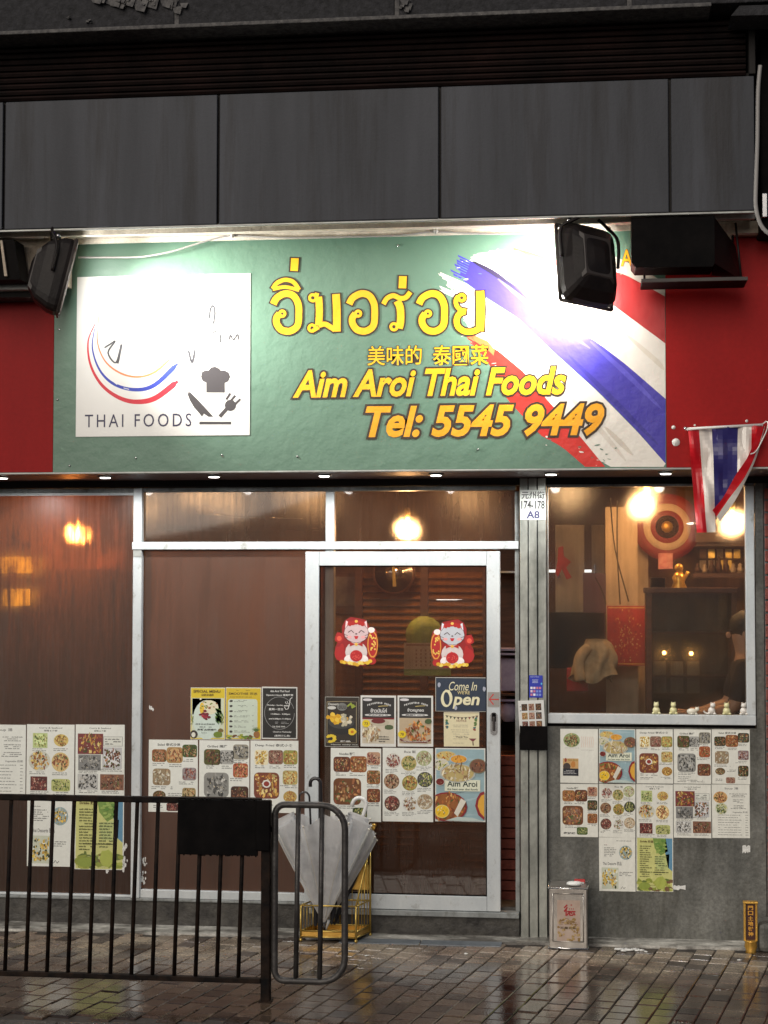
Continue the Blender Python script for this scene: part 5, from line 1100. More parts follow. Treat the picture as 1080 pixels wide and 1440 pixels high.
# ------------------------------------------------------------------ lucky cat cut-outs on the door glass
def cat(cx, cy_, flip, face, lab):
    Yc = YD+.0155; x, z = U(cx, cy_, Yc); k = U(cx+1, cy_, Yc)[0]-x
    t = thing('cat_sticker', lab, 'sticker', (x, Yc, z)); p = Print(x-33*k, x+33*k, z-36*k, z+36*k, Yc)
    def q(a, b): return (.5+(a if not flip else -a)/66, .5+b/72)
    def E(a, b, rx, ry, c, n=16, j=0): p.ell(*q(a, b), rx/66, ry/72, sl(c) if max(c) > 1 else c, n, j)
    def Pl(pts, c): p.poly([q(a, b) for a, b in pts], sl(c))
    OUT = (150, 18, 22); RR = (178, 28, 28)
    body = MB(); 
    outline = [(-16, -30), (-8, -35), (4, -33), (13, -31), (18, -22), (22, -18), (27, -19), (29, -12), (31, 2), (29, 18), (22, 28), (12, 33), (-6, 33), (-20, 30), (-29, 22), (-30, 8), (-26, 0), (-30, -6), (-27, -14), (-20, -12), (-20, -22)]
    body.prism([((x+(a if not flip else -a)*k), z-b*k) for a, b in outline], Yc, Yc+.002)
    obj('card', body, mat('card_red', sl((150, 18, 22)), .4), t)
    p.up(); E(-24, -6, 6.5, 7, RR, 12, .12); E(-23, 16, 8, 10, RR, 12, .08); E(23, 3, 7.5, 19, (226, 150, 60)); E(22, 26, 6, 5, RR); p.up(); E(23, 3, 6, 16.5, RR); p.up()
    for i in range(16): E(23+random.uniform(-4, 4), random.uniform(-10, 16), 1.2, 1.4, (240, 200, 90), 6)
    E(21, -17, 5, 4, (248, 236, 230)); E(-24, -5, 3.5, 3.5, (235, 90, 70)); E(-20, 8, 3, 6, RR)
    p.up(); Pl([(-16, -16), (-14.5, -30), (-6, -25)], face); Pl([(7, -25), (14.5, -30), (16, -16)], face); p.up(); Pl([(-14, -19), (-13, -26), (-8.5, -23)], (230, 150, 150)); Pl([(9, -23), (13, -26), (14, -19)], (230, 150, 150))
    E(0, 14, 15.5, 15, (220, 205, 202)); E(-10, 24, 7, 6, (250, 240, 236)); E(10, 24, 7, 6, (250, 240, 236)); p.up()
    E(0, -13, 17.6, 14.2, (90, 40, 40)); p.up(); E(0, -13, 17, 13.6, tuple(int(x*.88) for x in face)); p.up()
    E(-10, -7, 3.5, 2, (240, 170, 170)); E(10, -7, 3.5, 2, (240, 170, 170)); p.up()
    for s in (-1, 1):
        p.stroke([q(s*3.5, -13), q(s*7, -16.5), q(s*11.5, -13.5)], 1.1/66, (.05, .02, .02)); 
        for d in (-1, 1.5): p.stroke([q(s*12, -8+d), q(s*17, -9+d*2)], .6/66, (.1, .05, .05))
    E(0, -11.5, 1.4, .9, (60, 20, 30)); Pl([(-3.2, -8.5), (3.2, -8.5), (1.5, -4.5), (-1.2, -4.2)], (200, 40, 50)); p.up()
    for i in range(5): E(-9+i*4.5, -28+abs(i-2)*1.2, 3.2, 3.4, RR, 9, .12)
    E(0, -29, 2.2, 2, (240, 190, 90)); p.up()
    Pl([(-9, 0), (-1, 2.5), (-9, 6)], RR); Pl([(9, 0), (1, 2.5), (9, 6)], RR); E(0, 3, 2.2, 2.2, (240, 190, 80)); E(0, 19, 8.8, 8, (190, 28, 34)); p.up()
    for i in range(18): E(random.gauss(0, 3.5), 19+random.gauss(0, 3.2), .9, .9, (225, 80, 70), 6)
    for i in range(12): a = -20+i*3.6; E(a, 30-abs(a)*.12+random.uniform(-1.5, 1.5), 3.2, 2.6, random.choice(((242, 200, 60), (250, 222, 110), (225, 170, 40))), 8)
    for s in (-1, 1): E(s*12, 24, 3.6, 3, (250, 240, 236)); 
    obj('printing', p, 'ink', t, vcol=True)
cat(501, 903, False, (246, 214, 216), 'red and pink lucky cat cut-out on the left of the door glass')
cat(636, 906, True, (226, 228, 236), 'red lucky cat cut-out with a white face on the right of the door glass')

# ================================================================== DINING ROOM BEHIND THE GLASS
IZ = zSill-.02; CZ = 2.92; BY = 4.2
fl_ = thing('dining_room', 'brown dining room walls, floor and ceiling behind the glass', 'room', (-1.2, 2, IZ))
obj('floor', BX(-8, 3, .26, BY, IZ-.05, IZ), 'int_floor', fl_)
obj('ceiling', BX(-8, 3, .121, BY, CZ, CZ+.04), 'ceil', fl_)
obj('back_wall', BX(-8, 3, BY, BY+.1, IZ, CZ-.001), 'wood_wall', fl_)
obj('side_wall', BX(-8.1, -8, .12, BY, IZ, CZ-.001), 'dark_wall', fl_); obj('side_wall', BX(2.9, 3, .25, BY-.001, IZ+.001, CZ-.002), 'wood_wall', fl_)
def at(px, py, Y): x, z = U(px, py, Y); return (x, Y, z)
def IB(a, b, c, d, Y, dep, **k): x0, x1, z0, z1 = rp(a, b, c, d, Y); return MB().box(x0, x1, Y, Y+dep, z0, z1, **k)
# dark partition behind the left window
solo('partition', IB(120, 855, 186, 1290, 2.0, .06), 'dark_wall', 'dark low partition behind the left steamed window', 'partition', at(150, 1200, 2.0))
solo('timber_screen', IB(60, 690, 172, 800, 1.05, .05), mat('orange_wood', (.30, .10, .03), .5, c2=(.50, .19, .06), scale=3), 'glowing orange timber panel behind the left bulb', 'panel', at(110, 800, 1.05))
solo('drape', MB().prism([U(120, 712, .9), U(138, 715, .9), U(146, 752, .9), U(134, 757, .9)], .9, .93), 'crate_red', 'red drape strip hanging beside the left bulb', 'drape', at(135, 755, .9))
solo('wall_panel', IB(205, 775, 428, 1290, 2.3, .06), 'wood_wall', 'plain brown timber panelling behind the middle window', 'panel', at(320, 1200, 2.3))
solo('wall_shelf', IB(215, 738, 452, 746, 2.1, .14), 'wood_dark', 'dark shelf line seen through the left transom glass', 'shelf', at(320, 746, 2.1))
solo('glow_board', IB(318, 800, 427, 1180, 2.2, .05), mat('glow_amber', (.42, .20, .09), .5, c2=(.55, .28, .13), scale=2), 'added amber board whose lighter colour paints a warm glow behind the right side of the middle window', 'board', at(380, 1180, 2.2))  # added board; its lighter amber paints the warm glow on the pane's right
# louvred timber screen seen through the door
lv = thing('louvre_screen', 'brown wooden louvre screen behind the sliding door glass', 'screen', at(560, 1200, 1.5))
xa, xb, za, zb_ = rp(500, 798, 690, 1262, 1.5)
obj('post', BX(xa, xa+.05, 1.46, 1.54, za, zb_), 'wood_dark', lv); xm = U(592, 1000, 1.5)[0]; obj('post', BX(xm, xm+.05, 1.46, 1.54, za, zb_), 'wood_dark', lv); obj('post', BX(xb-.05, xb, 1.46, 1.54, za, zb_), 'wood_dark', lv)
sm_ = {}
nsl = 46
for (a, b) in ((xa+.052, xm-.002), (xm+.052, xb-.052)):
    for k in range(nsl):
        z = za+.02+(zb_-za-.04)*k/nsl
        if (a) not in sm_:
            o = obj('slat', MB().prismx([(1.47, z), (1.475, z-.006), (1.53, z+.030), (1.525, z+.036)], a, b), 'wood', None, (a, 1.5, z)); sm_[a] = o.data
        else: o = bpy.data.objects.new('slat', sm_[a]); COL.objects.link(o)
        o.parent = lv; o.location = Vector((a, 1.5, z))-lv.location
solo('side_board', IB(470, 845, 500, 1262, 1.62, .03), 'wood', 'pale wooden board beside the louvre screen', 'board', at(485, 1200, 1.62))
pf = thing('framed_picture', 'dark framed landscape picture behind the door glass, above the left cat', 'picture', at(489, 862, 1.58))
obj('frame', IB(468, 806, 511, 863, 1.58, .03), 'wood_dark', pf); obj('picture', IB(472, 811, 504, 852, 1.572, .006), mat('picture', (.05, .05, .06), .3, c2=(.22, .20, .19), scale=9), pf)
# round clock / steel dish
ck = thing('round_clock', 'round dark steel clock face behind the top of the door glass', 'clock', at(554, 806, 1.35))
c_ = at(554, 806, 1.35); obj('case', MB().lathe(c_, [(.140, .03), (.146, 0), (.140, -.02), (.130, -.022)], 30, 'y'), 'wood_dark', ck)
obj('dial', MB().lathe((c_[0], c_[1]-.023, c_[2]), [(.128, 0), (.001, -.004)], 30, 'y'), 'mirror_steel', ck)
obj('hand', MB().prism([(c_[0]-.008, c_[2]+.05), (c_[0]+.008, c_[2]+.05), (c_[0]+.02, c_[2]-.09), (c_[0]-.004, c_[2]-.09)], 1.315, 1.319), 'brass', ck)
# green round fan over a calendar
gf = at(597, 893, .9); solo('woven_fan', MB().lathe(gf, [(.118, 0), (.122, -.01), (.05, -.02), (.001, -.02)], 18, 'y'), 'green_card', 'round olive green woven fan behind the right cat', 'fan', gf)
cl = thing('wall_calendar', 'tan wall calendar sheet under the green fan', 'calendar', at(600, 941, .88))
xa, xb, za, zb_ = rp(568, 904, 634, 941, .88); obj('sheet', BX(xa, xb, .88, .885, za, zb_), 'cream_wall', cl)
cp = Print(xa, xb, za, zb_, .88); cp.k = 1
for i in range(7):
    for j in range(5): cp.rect(.25+i*.10, .25+j*.14, .28+i*.10, .33+j*.14, (.25, .10, .04))
cp.rect(.05, .05, .95, .12, (.3, .12, .05)); obj('printing', cp, 'ink', cl, vcol=True)
solo('calendar_tab', IB(568, 941, 634, 950, .885, .01), 'green_card', 'green strip below the tan calendar', 'strip', at(600, 950, .885))
# pendant bulbs
def bulb(px, py, Y, lab, e=9, hot='bulb', r=.035, drop=True, col=(1.0, .56, .24)):
    c = at(px, py, Y); t = thing('pendant_bulb', lab, 'lamp', c)
    obj('glass_bulb', MB().lathe(c, [(.004, -r*1.3), (r*.7, -r*.9), (r, -r*.1), (r*.8, r*.7), (r*.35, r*1.4), (r*.3, r*1.8)], 14), hot, t)
    obj('socket', MB().lathe(c, [(r*.42, r*1.8), (r*.5, r*2.0), (r*.5, r*3.2), (r*.15, r*3.5)], 12), 'brass', t)
    obj('cord', MB().tube([(c[0], c[1], c[2]+r*3.4), (c[0], c[1], CZ-.001)], .004, 6), 'black', t)
    l = bpy.data.lights.new('bulb_light', 'POINT'); l.energy = e*.75; l.color = col; l.shadow_soft_size = .05
    o = bpy.data.objects.new('bulb_light', l); COL.objects.link(o); o.location = (c[0], c[1]-.06, c[2]-.02)
    return t
bulb(110, 747, .55, 'bare orange pendant bulb behind the left steamed window', 30, r=.034, hot='bulb_hot', col=(1.0, .44, .11))
bulb(573, 741, .9, 'glowing pendant bulb seen through the transom above the door', 26, 'bulb_hot', .036)
bulb(902, 708, 1.3, 'twin pendant bulb in front of the round wall tray, lower one', 26, 'bulb_hot', .036)
bulb(909, 690, 1.7, 'small pendant bulb just above the brighter one near the tray', 6, 'bulb_hot', .026)
bulb(1030, 732, 1.2, 'bright pendant bulb behind the lower right of the flag', 26, 'bulb_hot', .036)
# ceiling panel lights
M['tray_red'] = mat('tray_red', (.22, .012, .016), .5)
def ceil_disc(px, Y, lab, e):
    x = U(px, 700, Y)[0]; t = thing('ceiling_light', lab, 'lamp', (x, Y, CZ)); obj('rim', MB().lathe((x, Y, CZ), [(.16, -.001), (.16, -.03), (.14, -.032)], 20), 'grime_frame', t); obj('diffuser', MB().lathe((x, Y, CZ), [(.138, -.029), (.13, -.04), (.001, -.045)], 20), 'disc_lit', t)
    l = bpy.data.lights.new('ceiling_lamp', 'POINT'); l.energy = e*.35; l.color = (1, .60, .28); l.shadow_soft_size = .12; o = bpy.data.objects.new('ceiling_lamp', l); COL.objects.link(o); o.location = (x, Y, CZ-.12)
for px, Y, lab, e in ((165, 3.4, 'round ceiling light at the right of the left steamed window', 14), (300, 3.0, 'round ceiling light seen through the left transom glass', 14), (430, 3.2, 'round ceiling light near the right end of the left transom glass', 10), (800, 2.8, 'round ceiling light at the top left of the right window', 12), (660, 3.6, 'round ceiling light behind the right transom glass', 10)): ceil_disc(px, Y, lab, e)
# ceiling fan-like lamp holder in left transom
tr = thing('wall_lamp', 'pale oval wall lamp behind the left transom glass', 'lamp', at(288, 718, 1.6)); obj('shade', MB().blob(at(288, 718, 1.6), (.065, .05, .03), jit=.05), 'cloth_cream', tr); obj('arm', MB().tube([at(292, 722, 1.62), at(330, 727, 1.7), at(425, 729, 1.7)], .006, 6), 'chrome', tr)
# glowing lines added indoors in place of street tubes reflected in the glass
for (a, b, Y, lab) in (((614, 845), (686, 837), 2.4, 'slanting glowing line added for a street tube reflected in the right part of the door glass'), ((771, 803), (832, 803), 2.6, 'level glowing line added for a street tube reflected at the left of the right window'), ((955, 737), (975, 736), 2.0, 'short glowing line half hidden by the hanging flag')):
    t_ = thing('reflection_line', lab, 'lamp', at(*a, Y)); obj('tube', MB().tube([at(*a, Y), at(*b, Y)], .010, 8), 'reflection_lit', t_)
    e0 = Vector(at(*a, Y)); e1 = Vector(at(*b, Y)); d = (e1-e0).normalized()*.012
    obj('cap', MB().tube([e0-d*2, e0-d*.1], .012, 8), 'chrome', t_); obj('cap', MB().tube([e1+d*.1, e1+d*2], .012, 8), 'chrome', t_)
# yellow light boxes at the far left
for (q, lab) in (((-30, 783, 46, 806), 'upper yellow lit sign box behind the left steamed window'), ((4, 828, 42, 852), 'lower yellow lit sign box behind the left steamed window')):
    c = at((q[0]+q[2])/2, q[3], 1.1); t_ = thing('light_box_sign', lab, 'light box', c); obj('lit_face', IB(*q, 1.1, .01, ch=.003), 'signbox_lit', t_); obj('casing', IB(q[0]-1, q[1]-1, q[2]+1, q[3]+1, 1.112, .06), 'wood_dark', t_)
for px, w in ((4, 3), (13, 3)):
    solo('hanging_rod', IB(px-1, 712, px+2, 748, .9, .012), 'brass', 'pale upright rod at the far left, '+('outer' if px == 4 else 'inner')+' of the two', 'rod', at(px, 748, .9))
# behind right window
solo('cream_column', IB(852, 713, 897, 1010, 1.9, .3), 'cream_wall', 'cream lit column behind the right window, left of the red poster', 'column', at(875, 1000, 1.9))
solo('cream_partition', IB(897, 740, 912, 1010, 2.1, .2), 'cream_wall', 'narrow cream partition behind the tray', 'partition', at(905, 1000, 2.1))
solo('wood_backdrop', IB(905, 690, 1062, 1010, 2.45, .05), 'wood_wall', 'warm wooden backdrop on the right behind the cabinet', 'panel', at(985, 1000, 2.45))
for i, (a, b, c, d) in enumerate(((781, 738, 822, 865), (832, 738, 850, 850))):  # these pale boards and handles stand in for street reflections in the pane
    wc = thing('reflection_block', ('wide' if i == 0 else 'narrow')+' pale cupboard block standing in for the street mirrored in the glass, dimly seen at the left of the right window', 'reflection', at((a+c)/2, d, 2.3)); obj('door', IB(a, b, c, d, 2.3, .03, ch=.004), mat('reflection_grey%d' % i, (.40, .36, .31), .5, c2=(.52, .47, .40), scale=5), wc)
    obj('handle', IB(a+3, (b+d)//2, a+5, (b+d)//2+12, 2.28, .015), 'chrome', wc)
solo('red_paper_cut', MB().prism([U(a, b, 2.2) for a, b in ((785, 770), (792, 768), (793, 782), (803, 790), (796, 798), (804, 812), (797, 815), (790, 800), (784, 812), (781, 806), (784, 790))], 2.2, 2.205), 'crate_red', 'red paper cut-out in front of the pale cupboard', 'decoration', at(792, 812, 2.2))
solo('purple_screen', IB(820, 806, 852, 862, 1.75, .03), mat('maroon_screen', (.07, .025, .03), .4), 'dark maroon board left of the cream column', 'board', at(836, 862, 1.75))
solo('dark_counter', IB(771, 862, 850, 940, 1.6, .4), 'black', 'dark counter front at the lower left of the right window', 'counter', at(810, 940, 1.6))
# round tray on the wall: plain concentric rings
ty = thing('round_tray', 'round red and beige ringed wall tray behind the right window', 'tray', at(938, 741, 2.0)); c_ = at(938, 741, 2.0)
for nm, r0, r1, m_, q in (('ring', .232, .180, 'tray_red', 0), ('ring', .179, .130, 'cream_wall', .004), ('ring', .129, .085, 'tray_red', .008)):
    obj(nm, MB().lathe((c_[0], c_[1]-q, c_[2]), [(r0, .01), (r0, 0), (r1, -.006)], 32, 'y'), m_, ty)
obj('centre', MB().lathe((c_[0], c_[1]-.012, c_[2]), [(.084, .004), (.078, -.006)], 26, 'y'), 'black', ty); obj('boss', MB().lathe((c_[0], c_[1]-.02, c_[2]), [(.042, .004), (.038, -.008), (.002, -.014)], 10, 'y'), 'gold_paint', ty)
rp2 = thing('red_poster', 'red and gold patterned poster on the cream column', 'poster', at(881, 935, 1.7)); xa, xb, za, zb_ = rp(854, 852, 908, 936, 1.7)
pr = Print(xa, xb, za, zb_, 1.7); pr.rect(0, 0, 1, 1, sl((178, 40, 22))); pr.up(); pr.rect(.03, .02, .97, .04, sl((225, 170, 80))); pr.rect(.03, .96, .97, .98, sl((225, 170, 80)))
for i in range(150): t = random.uniform(0, 6.28); r = random.uniform(.05, .46); pr.ell(.5+r*math.cos(t)*.9, .5+r*math.sin(t), random.uniform(.008, .03), random.uniform(.006, .02), sl(random.choice(((225, 160, 80), (235, 190, 120), (140, 24, 14), (205, 90, 40)))), 6, .3, t)
obj('printed_face', pr, 'ink', rp2, vcol=True); obj('backing', IB(854, 852, 908, 936, 1.702, .006), 'crate_red', rp2)
dc = thing('display_cabinet', 'tall dark glass-fronted cabinet in the right window', 'cabinet', at(975, 1010, 1.15)); xa, xb, za, zb_ = rp(909, 834, 1036, 1015, 1.15)
for q in ((xa, xa+.035, za, zb_), (xb-.03, xb, za, zb_)): obj('upright', BX(q[0], q[1], 1.15, 1.5, q[2], q[3], ch=.003), 'wood_dark', dc)
obj('top', BX(xa-.01, xb+.01, 1.14, 1.5, zb_+.001, zb_+.035, ch=.004), 'wood_dark', dc); obj('back', BX(xa+.036, xb-.031, 1.47, 1.5, za, zb_-.001), mat('cab_back', (.05, .04, .03), .5, c2=(.14, .12, .09), scale=7), dc)
for k in (.34, .68): obj('shelf', BX(xa+.036, xb-.031, 1.17, 1.465, za+(zb_-za)*k, za+(zb_-za)*k+.012), 'wood_dark', dc)
obj('glass_door', BX(xa+.036, xb-.031, 1.152, 1.156, za, zb_-.001), 'glass_clear', dc)
for i, px in enumerate((928, 952, 975)):
    t_ = thing('framed_sheet', ['left', 'middle', 'right'][i]+' pale framed sheet standing low in the dark cabinet', 'picture', at(px, 975, 1.3)); obj('sheet', IB(px-9, 930, px+9, 975, 1.3, .006), mat('sheet%d' % i, (.22, .20, .15), .5, c2=(.34, .31, .24), scale=16), t_); obj('frame', IB(px-10, 928, px+10, 977, 1.307, .01), 'wood_dark', t_)
for px, py in ((934, 918), (972, 919)):
    t_ = solo('tea_light', MB().blob(at(px, py, 1.25), .012), 'bulb', 'tiny warm light in the cabinet, '+('left' if px < 950 else 'right')+' one', 'light', at(px, py, 1.25))
solo('black_speaker', IB(915, 812, 936, 832, 1.2, .12, ch=.006), 'black', 'small black box on top of the display cabinet', 'box', at(925, 832, 1.2))
go = thing('gold_ornament', 'gold figurine standing on top of the display cabinet', 'ornament', at(955, 832, 1.25)); c = at(955, 832, 1.25)
obj('body', MB().lathe(c, [(.05, 0), (.055, .02), (.035, .06), (.045, .09), (.02, .13)], 12), 'gold_paint', go); obj('head', MB().blob((c[0], c[1], c[2]+.155), .028), 'gold_paint', go); obj('arm', MB().tube([(c[0]+.03, c[1], c[2]+.08), (c[0]+.06, c[1], c[2]+.13)], .012, 6), 'gold_paint', go)
sh2 = thing('wall_shelf', 'cluttered wooden shelf of small ornaments at the right', 'shelf', at(1000, 800, 2.0)); obj('board', IB(975, 806, 1048, 812, 2.0, .2), 'wood_dark', sh2); obj('board', IB(975, 760, 1048, 768, 2.0, .2), 'wood_dark', sh2)
for i in range(7):
    px = 981+i*10; h_ = random.uniform(12, 26); c = at(px, 805, 2.05)
    solo('ornament', MB().lathe(c, [(.016, 0), (.022, h_*.0018), (.012, h_*.0030), (.016, h_*.0038), (.003, h_*.0046)], 9), random.choice(('wood', 'cream_wall', 'wood_dark')), ['first', 'second', 'third', 'fourth', 'fifth', 'sixth', 'last'][i]+' small ornament from the left on the wooden shelf', 'ornament', c, group='ornaments on the wooden shelf')
# figurines on the sill
FG = [(923, 'yellowish round-eared', .40), (947, 'cream squat', .46), (976, 'white lying', .1), (1001, 'white long-tailed sitting', .0), (1022, 'yellowish broad', .44), (1046, 'white pot-bellied', .0)]
for i, (px, ad, yl) in enumerate(FG):
    c = at(px, 1003.5, -.001); c = (c[0], .008, wi[2]); m_ = mat('china_%d' % i, (.72, .68, .62-yl*.55), .3); s = .030 if i != 2 else .024
    t_ = thing('cat_figurine', ad+' little figurine on the window sill, '+['first', 'second', 'third', 'fourth', 'fifth', 'last'][i]+' from the left', 'figurine', c)
    ln = i == 2
    obj('body', MB().blob((c[0]-(.012 if ln else 0), c[1], c[2]+s*.75), ((.030 if ln else s*.72), s*.6, s*.75)), m_, t_)
    hd = (c[0]+(.018 if ln else (.006 if i == 3 else 0)), c[1]-.004, c[2]+s*(1.3 if ln else 1.8)); obj('head', MB().blob(hd, s*.52), m_, t_)
    for sgn_ in (-1, 1): obj('ear', MB().lathe((hd[0]+sgn_*s*.32, hd[1], hd[2]+s*.34), [(s*.18, 0), (s*.02, s*.34)], 6), m_, t_)
    for sgn_ in (-1, 1): obj('paw', MB().blob((c[0]+sgn_*s*.55, c[1]-s*.35, c[2]+s*.25), (s*.3, s*.3, s*.24)), m_, t_)
    if i == 3: obj('tail', MB().tube(smooth([(c[0]-.012, c[1], c[2]+.008), (c[0]-.034, c[1], c[2]+.010), (c[0]-.046, c[1], c[2]+.022)]), .005, 6), m_, t_)
# cream coat and chairs
ct = thing('cream_coat', 'rumpled cream coat thrown over a chair behind the right window', 'coat', at(838, 960, 1.3)); c0 = at(838, 935, 1.3); cm = MB(); rows = []
for j in range(12):                                    # draped shell: narrow gathered collar opening into loose folds
    v = j/11; row = []
    for i in range(28):
        a = 2*math.pi*i/28; q = (.045+.075*v**.6)*(1+.20*math.sin(a*5+v*4)+.10*math.sin(a*9-v*7)); row.append((c0[0]+q*math.cos(a)*1.15+.02*math.sin(v*5), c0[1]+q*math.sin(a)*.7, c0[2]+.17-v*(.26+.03*math.sin(a*3))))
    rows.append(row)
cm.add([p for r0 in rows for p in r0], [(j*28+i, j*28+(i+1) % 28, (j+1)*28+(i+1) % 28, (j+1)*28+i) for j in range(11) for i in range(28)]+[tuple(range(28))], smooth=True)
obj('body', cm, 'cloth_cream', ct); obj('sleeve', MB().tube(smooth([(c0[0]-.05, c0[1]-.05, c0[2]+.12), (c0[0]-.11, c0[1]-.09, c0[2]+.03), (c0[0]-.10, c0[1]-.10, c0[2]-.10)]), [.03, .033, .036, .038, .038, .037, .036, .036, .035, .036, .037, .038, .036][:13], 9), 'cloth_cream', ct)
for k, (p0, p1) in enumerate((((858, 700), (884, 846)), ((868, 704), (872, 850)), ((836, 810), (852, 850)))):
    solo('hanging_wire', MB().tube(smooth([at(*p0, 1.6), at((p0[0]+p1[0])/2-6+k*4, (p0[1]+p1[1])/2, 1.6), at(*p1, 1.6)]), .005, 5), 'lamp_black', ['slanting thin wire in front of the cream column', 'upright thin wire in front of the cream column', 'short thin wire left of the cream column'][k], 'wire', at(*p1, 1.6))
solo('wall_sign', IB(978, 742, 1020, 762, 1.9, .03), 'wood_dark', 'small dark board above the ornament shelf, right of the tray', 'board', at(999, 762, 1.9))
solo('pink_frame', IB(926, 778, 946, 800, 1.8, .03), mat('pink', (.45, .12, .12), .5, c2=(.6, .3, .25), scale=30), 'small pinkish picture card above the black box on the cabinet', 'card', at(936, 800, 1.8))
for i in range(9):
    px, py = 984+(i % 5)*12, 772+(i//5)*16; w_ = 5; solo('wall_photo', IB(px, py, px+9, py+13, 2.3, .012), random.choice(('cloth_cream', 'brass', 'wood', 'cream_wall')), ['first', 'second', 'third', 'fourth', 'fifth'][i % 5]+' from the left in the '+('upper' if i < 5 else 'lower')+' row of little photos on the wooden backdrop', 'photo', at(px+4, py+13, 2.3), group='little photos on the wooden backdrop')
def chair(px, Y, lab, s=1.0):
    c = at(px, 985, Y); c = (c[0], Y, IZ); t = thing('dining_chair', lab, 'chair', c); w = .21*s; sz = IZ+.45
    obj('seat', MB().box(c[0]-w, c[0]+w, Y-.2, Y+.2, sz, sz+.05, ch=.02), 'black', t)
    vs = MB(); n = 12; top = sz+.62
    pts_ = [(c[0]-w, sz+.10)]+[(c[0]-w*math.cos(k*math.pi/n), top-.14+.14*math.sin(k*math.pi/n)) for k in range(n+1)]+[(c[0]+w, sz+.10)]
    vs.prism(pts_, Y-.2, Y-.165); obj('backrest', vs, 'black', t)
    for a in (-1, 1):
        for b in (-1, 1): obj('leg', MB().tube([(c[0]+a*w*.85, Y+b*.16, sz), (c[0]+a*w*.95, Y+b*.19, IZ)], .014, 6), 'wood_dark', t)
chair(803, 1.0, 'black round-backed dining chair at the left of the right window'); chair(862, 1.15, 'black dining chair in front of the cream column')
solo('red_box', IB(797, 940, 827, 972, 1.35, .12, ch=.004), 'crate_red', 'red box on the table behind the black chair', 'box', at(812, 972, 1.35))
tb = thing('dining_table', 'dark dining table behind the black chairs in the right window', 'table', at(835, 1000, 1.6)); c = at(835, 1000, 1.6); obj('tabletop', BX(c[0]-.45, c[0]+.35, 1.3, 1.85, IZ+.74, IZ+.77, ch=.005), 'wood_dark', tb)
for a in (-.40, .30):
    for b in (1.35, 1.8): obj('leg', BX(c[0]+a-.02, c[0]+a+.02, b-.02, b+.02, IZ, IZ+.739), 'wood_dark', tb)
# things in the open doorway slit
dsr = thing('storage_rack', 'dark rack of shelves seen through the open door slit', 'rack', at(715, 1200, .6))
xa, xb = U(695, 1000, .55)[0], U(738, 1000, .55)[0]
obj('rack_back', BX(xa, xb, .80, .82, IZ, CZ-.02), 'wood_dark', dsr)
for py in (803, 912, 918, 975, 983, 1060, 1130): z = U(715, py, .6)[1]; obj('shelf', BX(xa, xb, .55, .795, z-.012, z), 'lilac' if py in (912, 918, 983) else 'chrome' if py in (803,) else 'wood_dark', dsr)
obj('rack_upright', BX(xb-.02, xb, .55, .79, IZ, CZ-.02), 'wood_dark', dsr)
solo('lilac_tub', IB(704, 926, 730, 972, .62, .15, ch=.006), 'lilac', 'pale lilac storage tub on the rack in the door slit', 'tub', at(715, 972, .62))
cc = at(716, 1003, .58); solo('plastic_bag', MB().blob((cc[0], .63, cc[2]), (.06, .06, .07), 12, 9, .16), 'lilac', 'crumpled lilac plastic bag in the door slit', 'bag', cc)
solo('spice_box', IB(700, 1015, 728, 1048, .60, .15, ch=.004), 'black', 'small black box below the lilac bag in the door slit', 'box', at(715, 1048, .6))
dbw = thing('inner_brick_wall', 'dark red brick pier low in the open door slit', 'wall', at(715, 1270, .3)); xa, xb = U(700, 1150, .3)[0], U(728, 1150, .3)[0]
z = IZ; k = 0; sharedb = None
while z < U(715, 1070, .3)[1]:
    o = obj('brick', MB().box(xa-.05+(k % 2)*.06, xb+.02, .30, .36, z, z+.055, ch=.003), 'red_brick', dbw); z += .062; k += 1

# person seated behind the right end of the window
def skin(name, joints, edges, m, parent, sub=2, root=0):
    me = bpy.data.meshes.new(name); base = Vector(ROOT[parent.name]); me.from_pydata([tuple(Vector(j[:3])-base) for j in joints], edges, [])
    o = bpy.data.objects.new(name, me); COL.objects.link(o); o.parent = parent; ROOT[o.name] = tuple(base)
    md = o.modifiers.new('skin', 'SKIN'); md.use_smooth_shade = True
    for i, j in enumerate(joints): v = me.skin_vertices[0].data[i]; v.radius = (j[3], j[4] if len(j) > 4 else j[3]); v.use_root = i == root
    s_ = o.modifiers.new('sub', 'SUBSURF'); s_.levels = sub; s_.render_levels = sub
    me.materials.append(M[m]); return o
hc = at(1046, 893, .85); X, Yp = hc[0], .85; hz = hc[2]
pe = thing('person', 'dark-haired person in dark clothes sitting at the right end of the window', 'person', (X+.02, Yp, IZ))
dz = hz-.62
J = [(X+.04, Yp, dz, .15, .11), (X+.03, Yp, dz+.22, .13, .10), (X+.02, Yp, dz+.40, .16, .10), (X+.005, Yp, dz+.50, .055), (X-.005, Yp, hz-.02, .085, .075), (X-.01, Yp, hz+.05, .08, .075),
     (X+.0, Yp-.18, dz+.42, .06), (X-.08, Yp-.22, dz+.18, .045), (X-.27, Yp-.14, dz+.13, .035), (X-.34, Yp-.12, dz+.14, .03),
     (X+.0, Yp+.18, dz+.42, .06), (X-.08, Yp+.22, dz+.18, .045), (X-.27, Yp+.10, dz+.13, .035), (X-.34, Yp+.08, dz+.14, .03),
     (X-.02, Yp-.10, dz-.02, .09), (X-.42, Yp-.12, dz, .07), (X-.44, Yp-.12, IZ+.10, .045), (X-.52, Yp-.12, IZ+.04, .04), (X-.02, Yp+.10, dz-.02, .09), (X-.42, Yp+.12, dz, .07), (X-.44, Yp+.12, IZ+.10, .045), (X-.52, Yp+.12, IZ+.04, .04)]
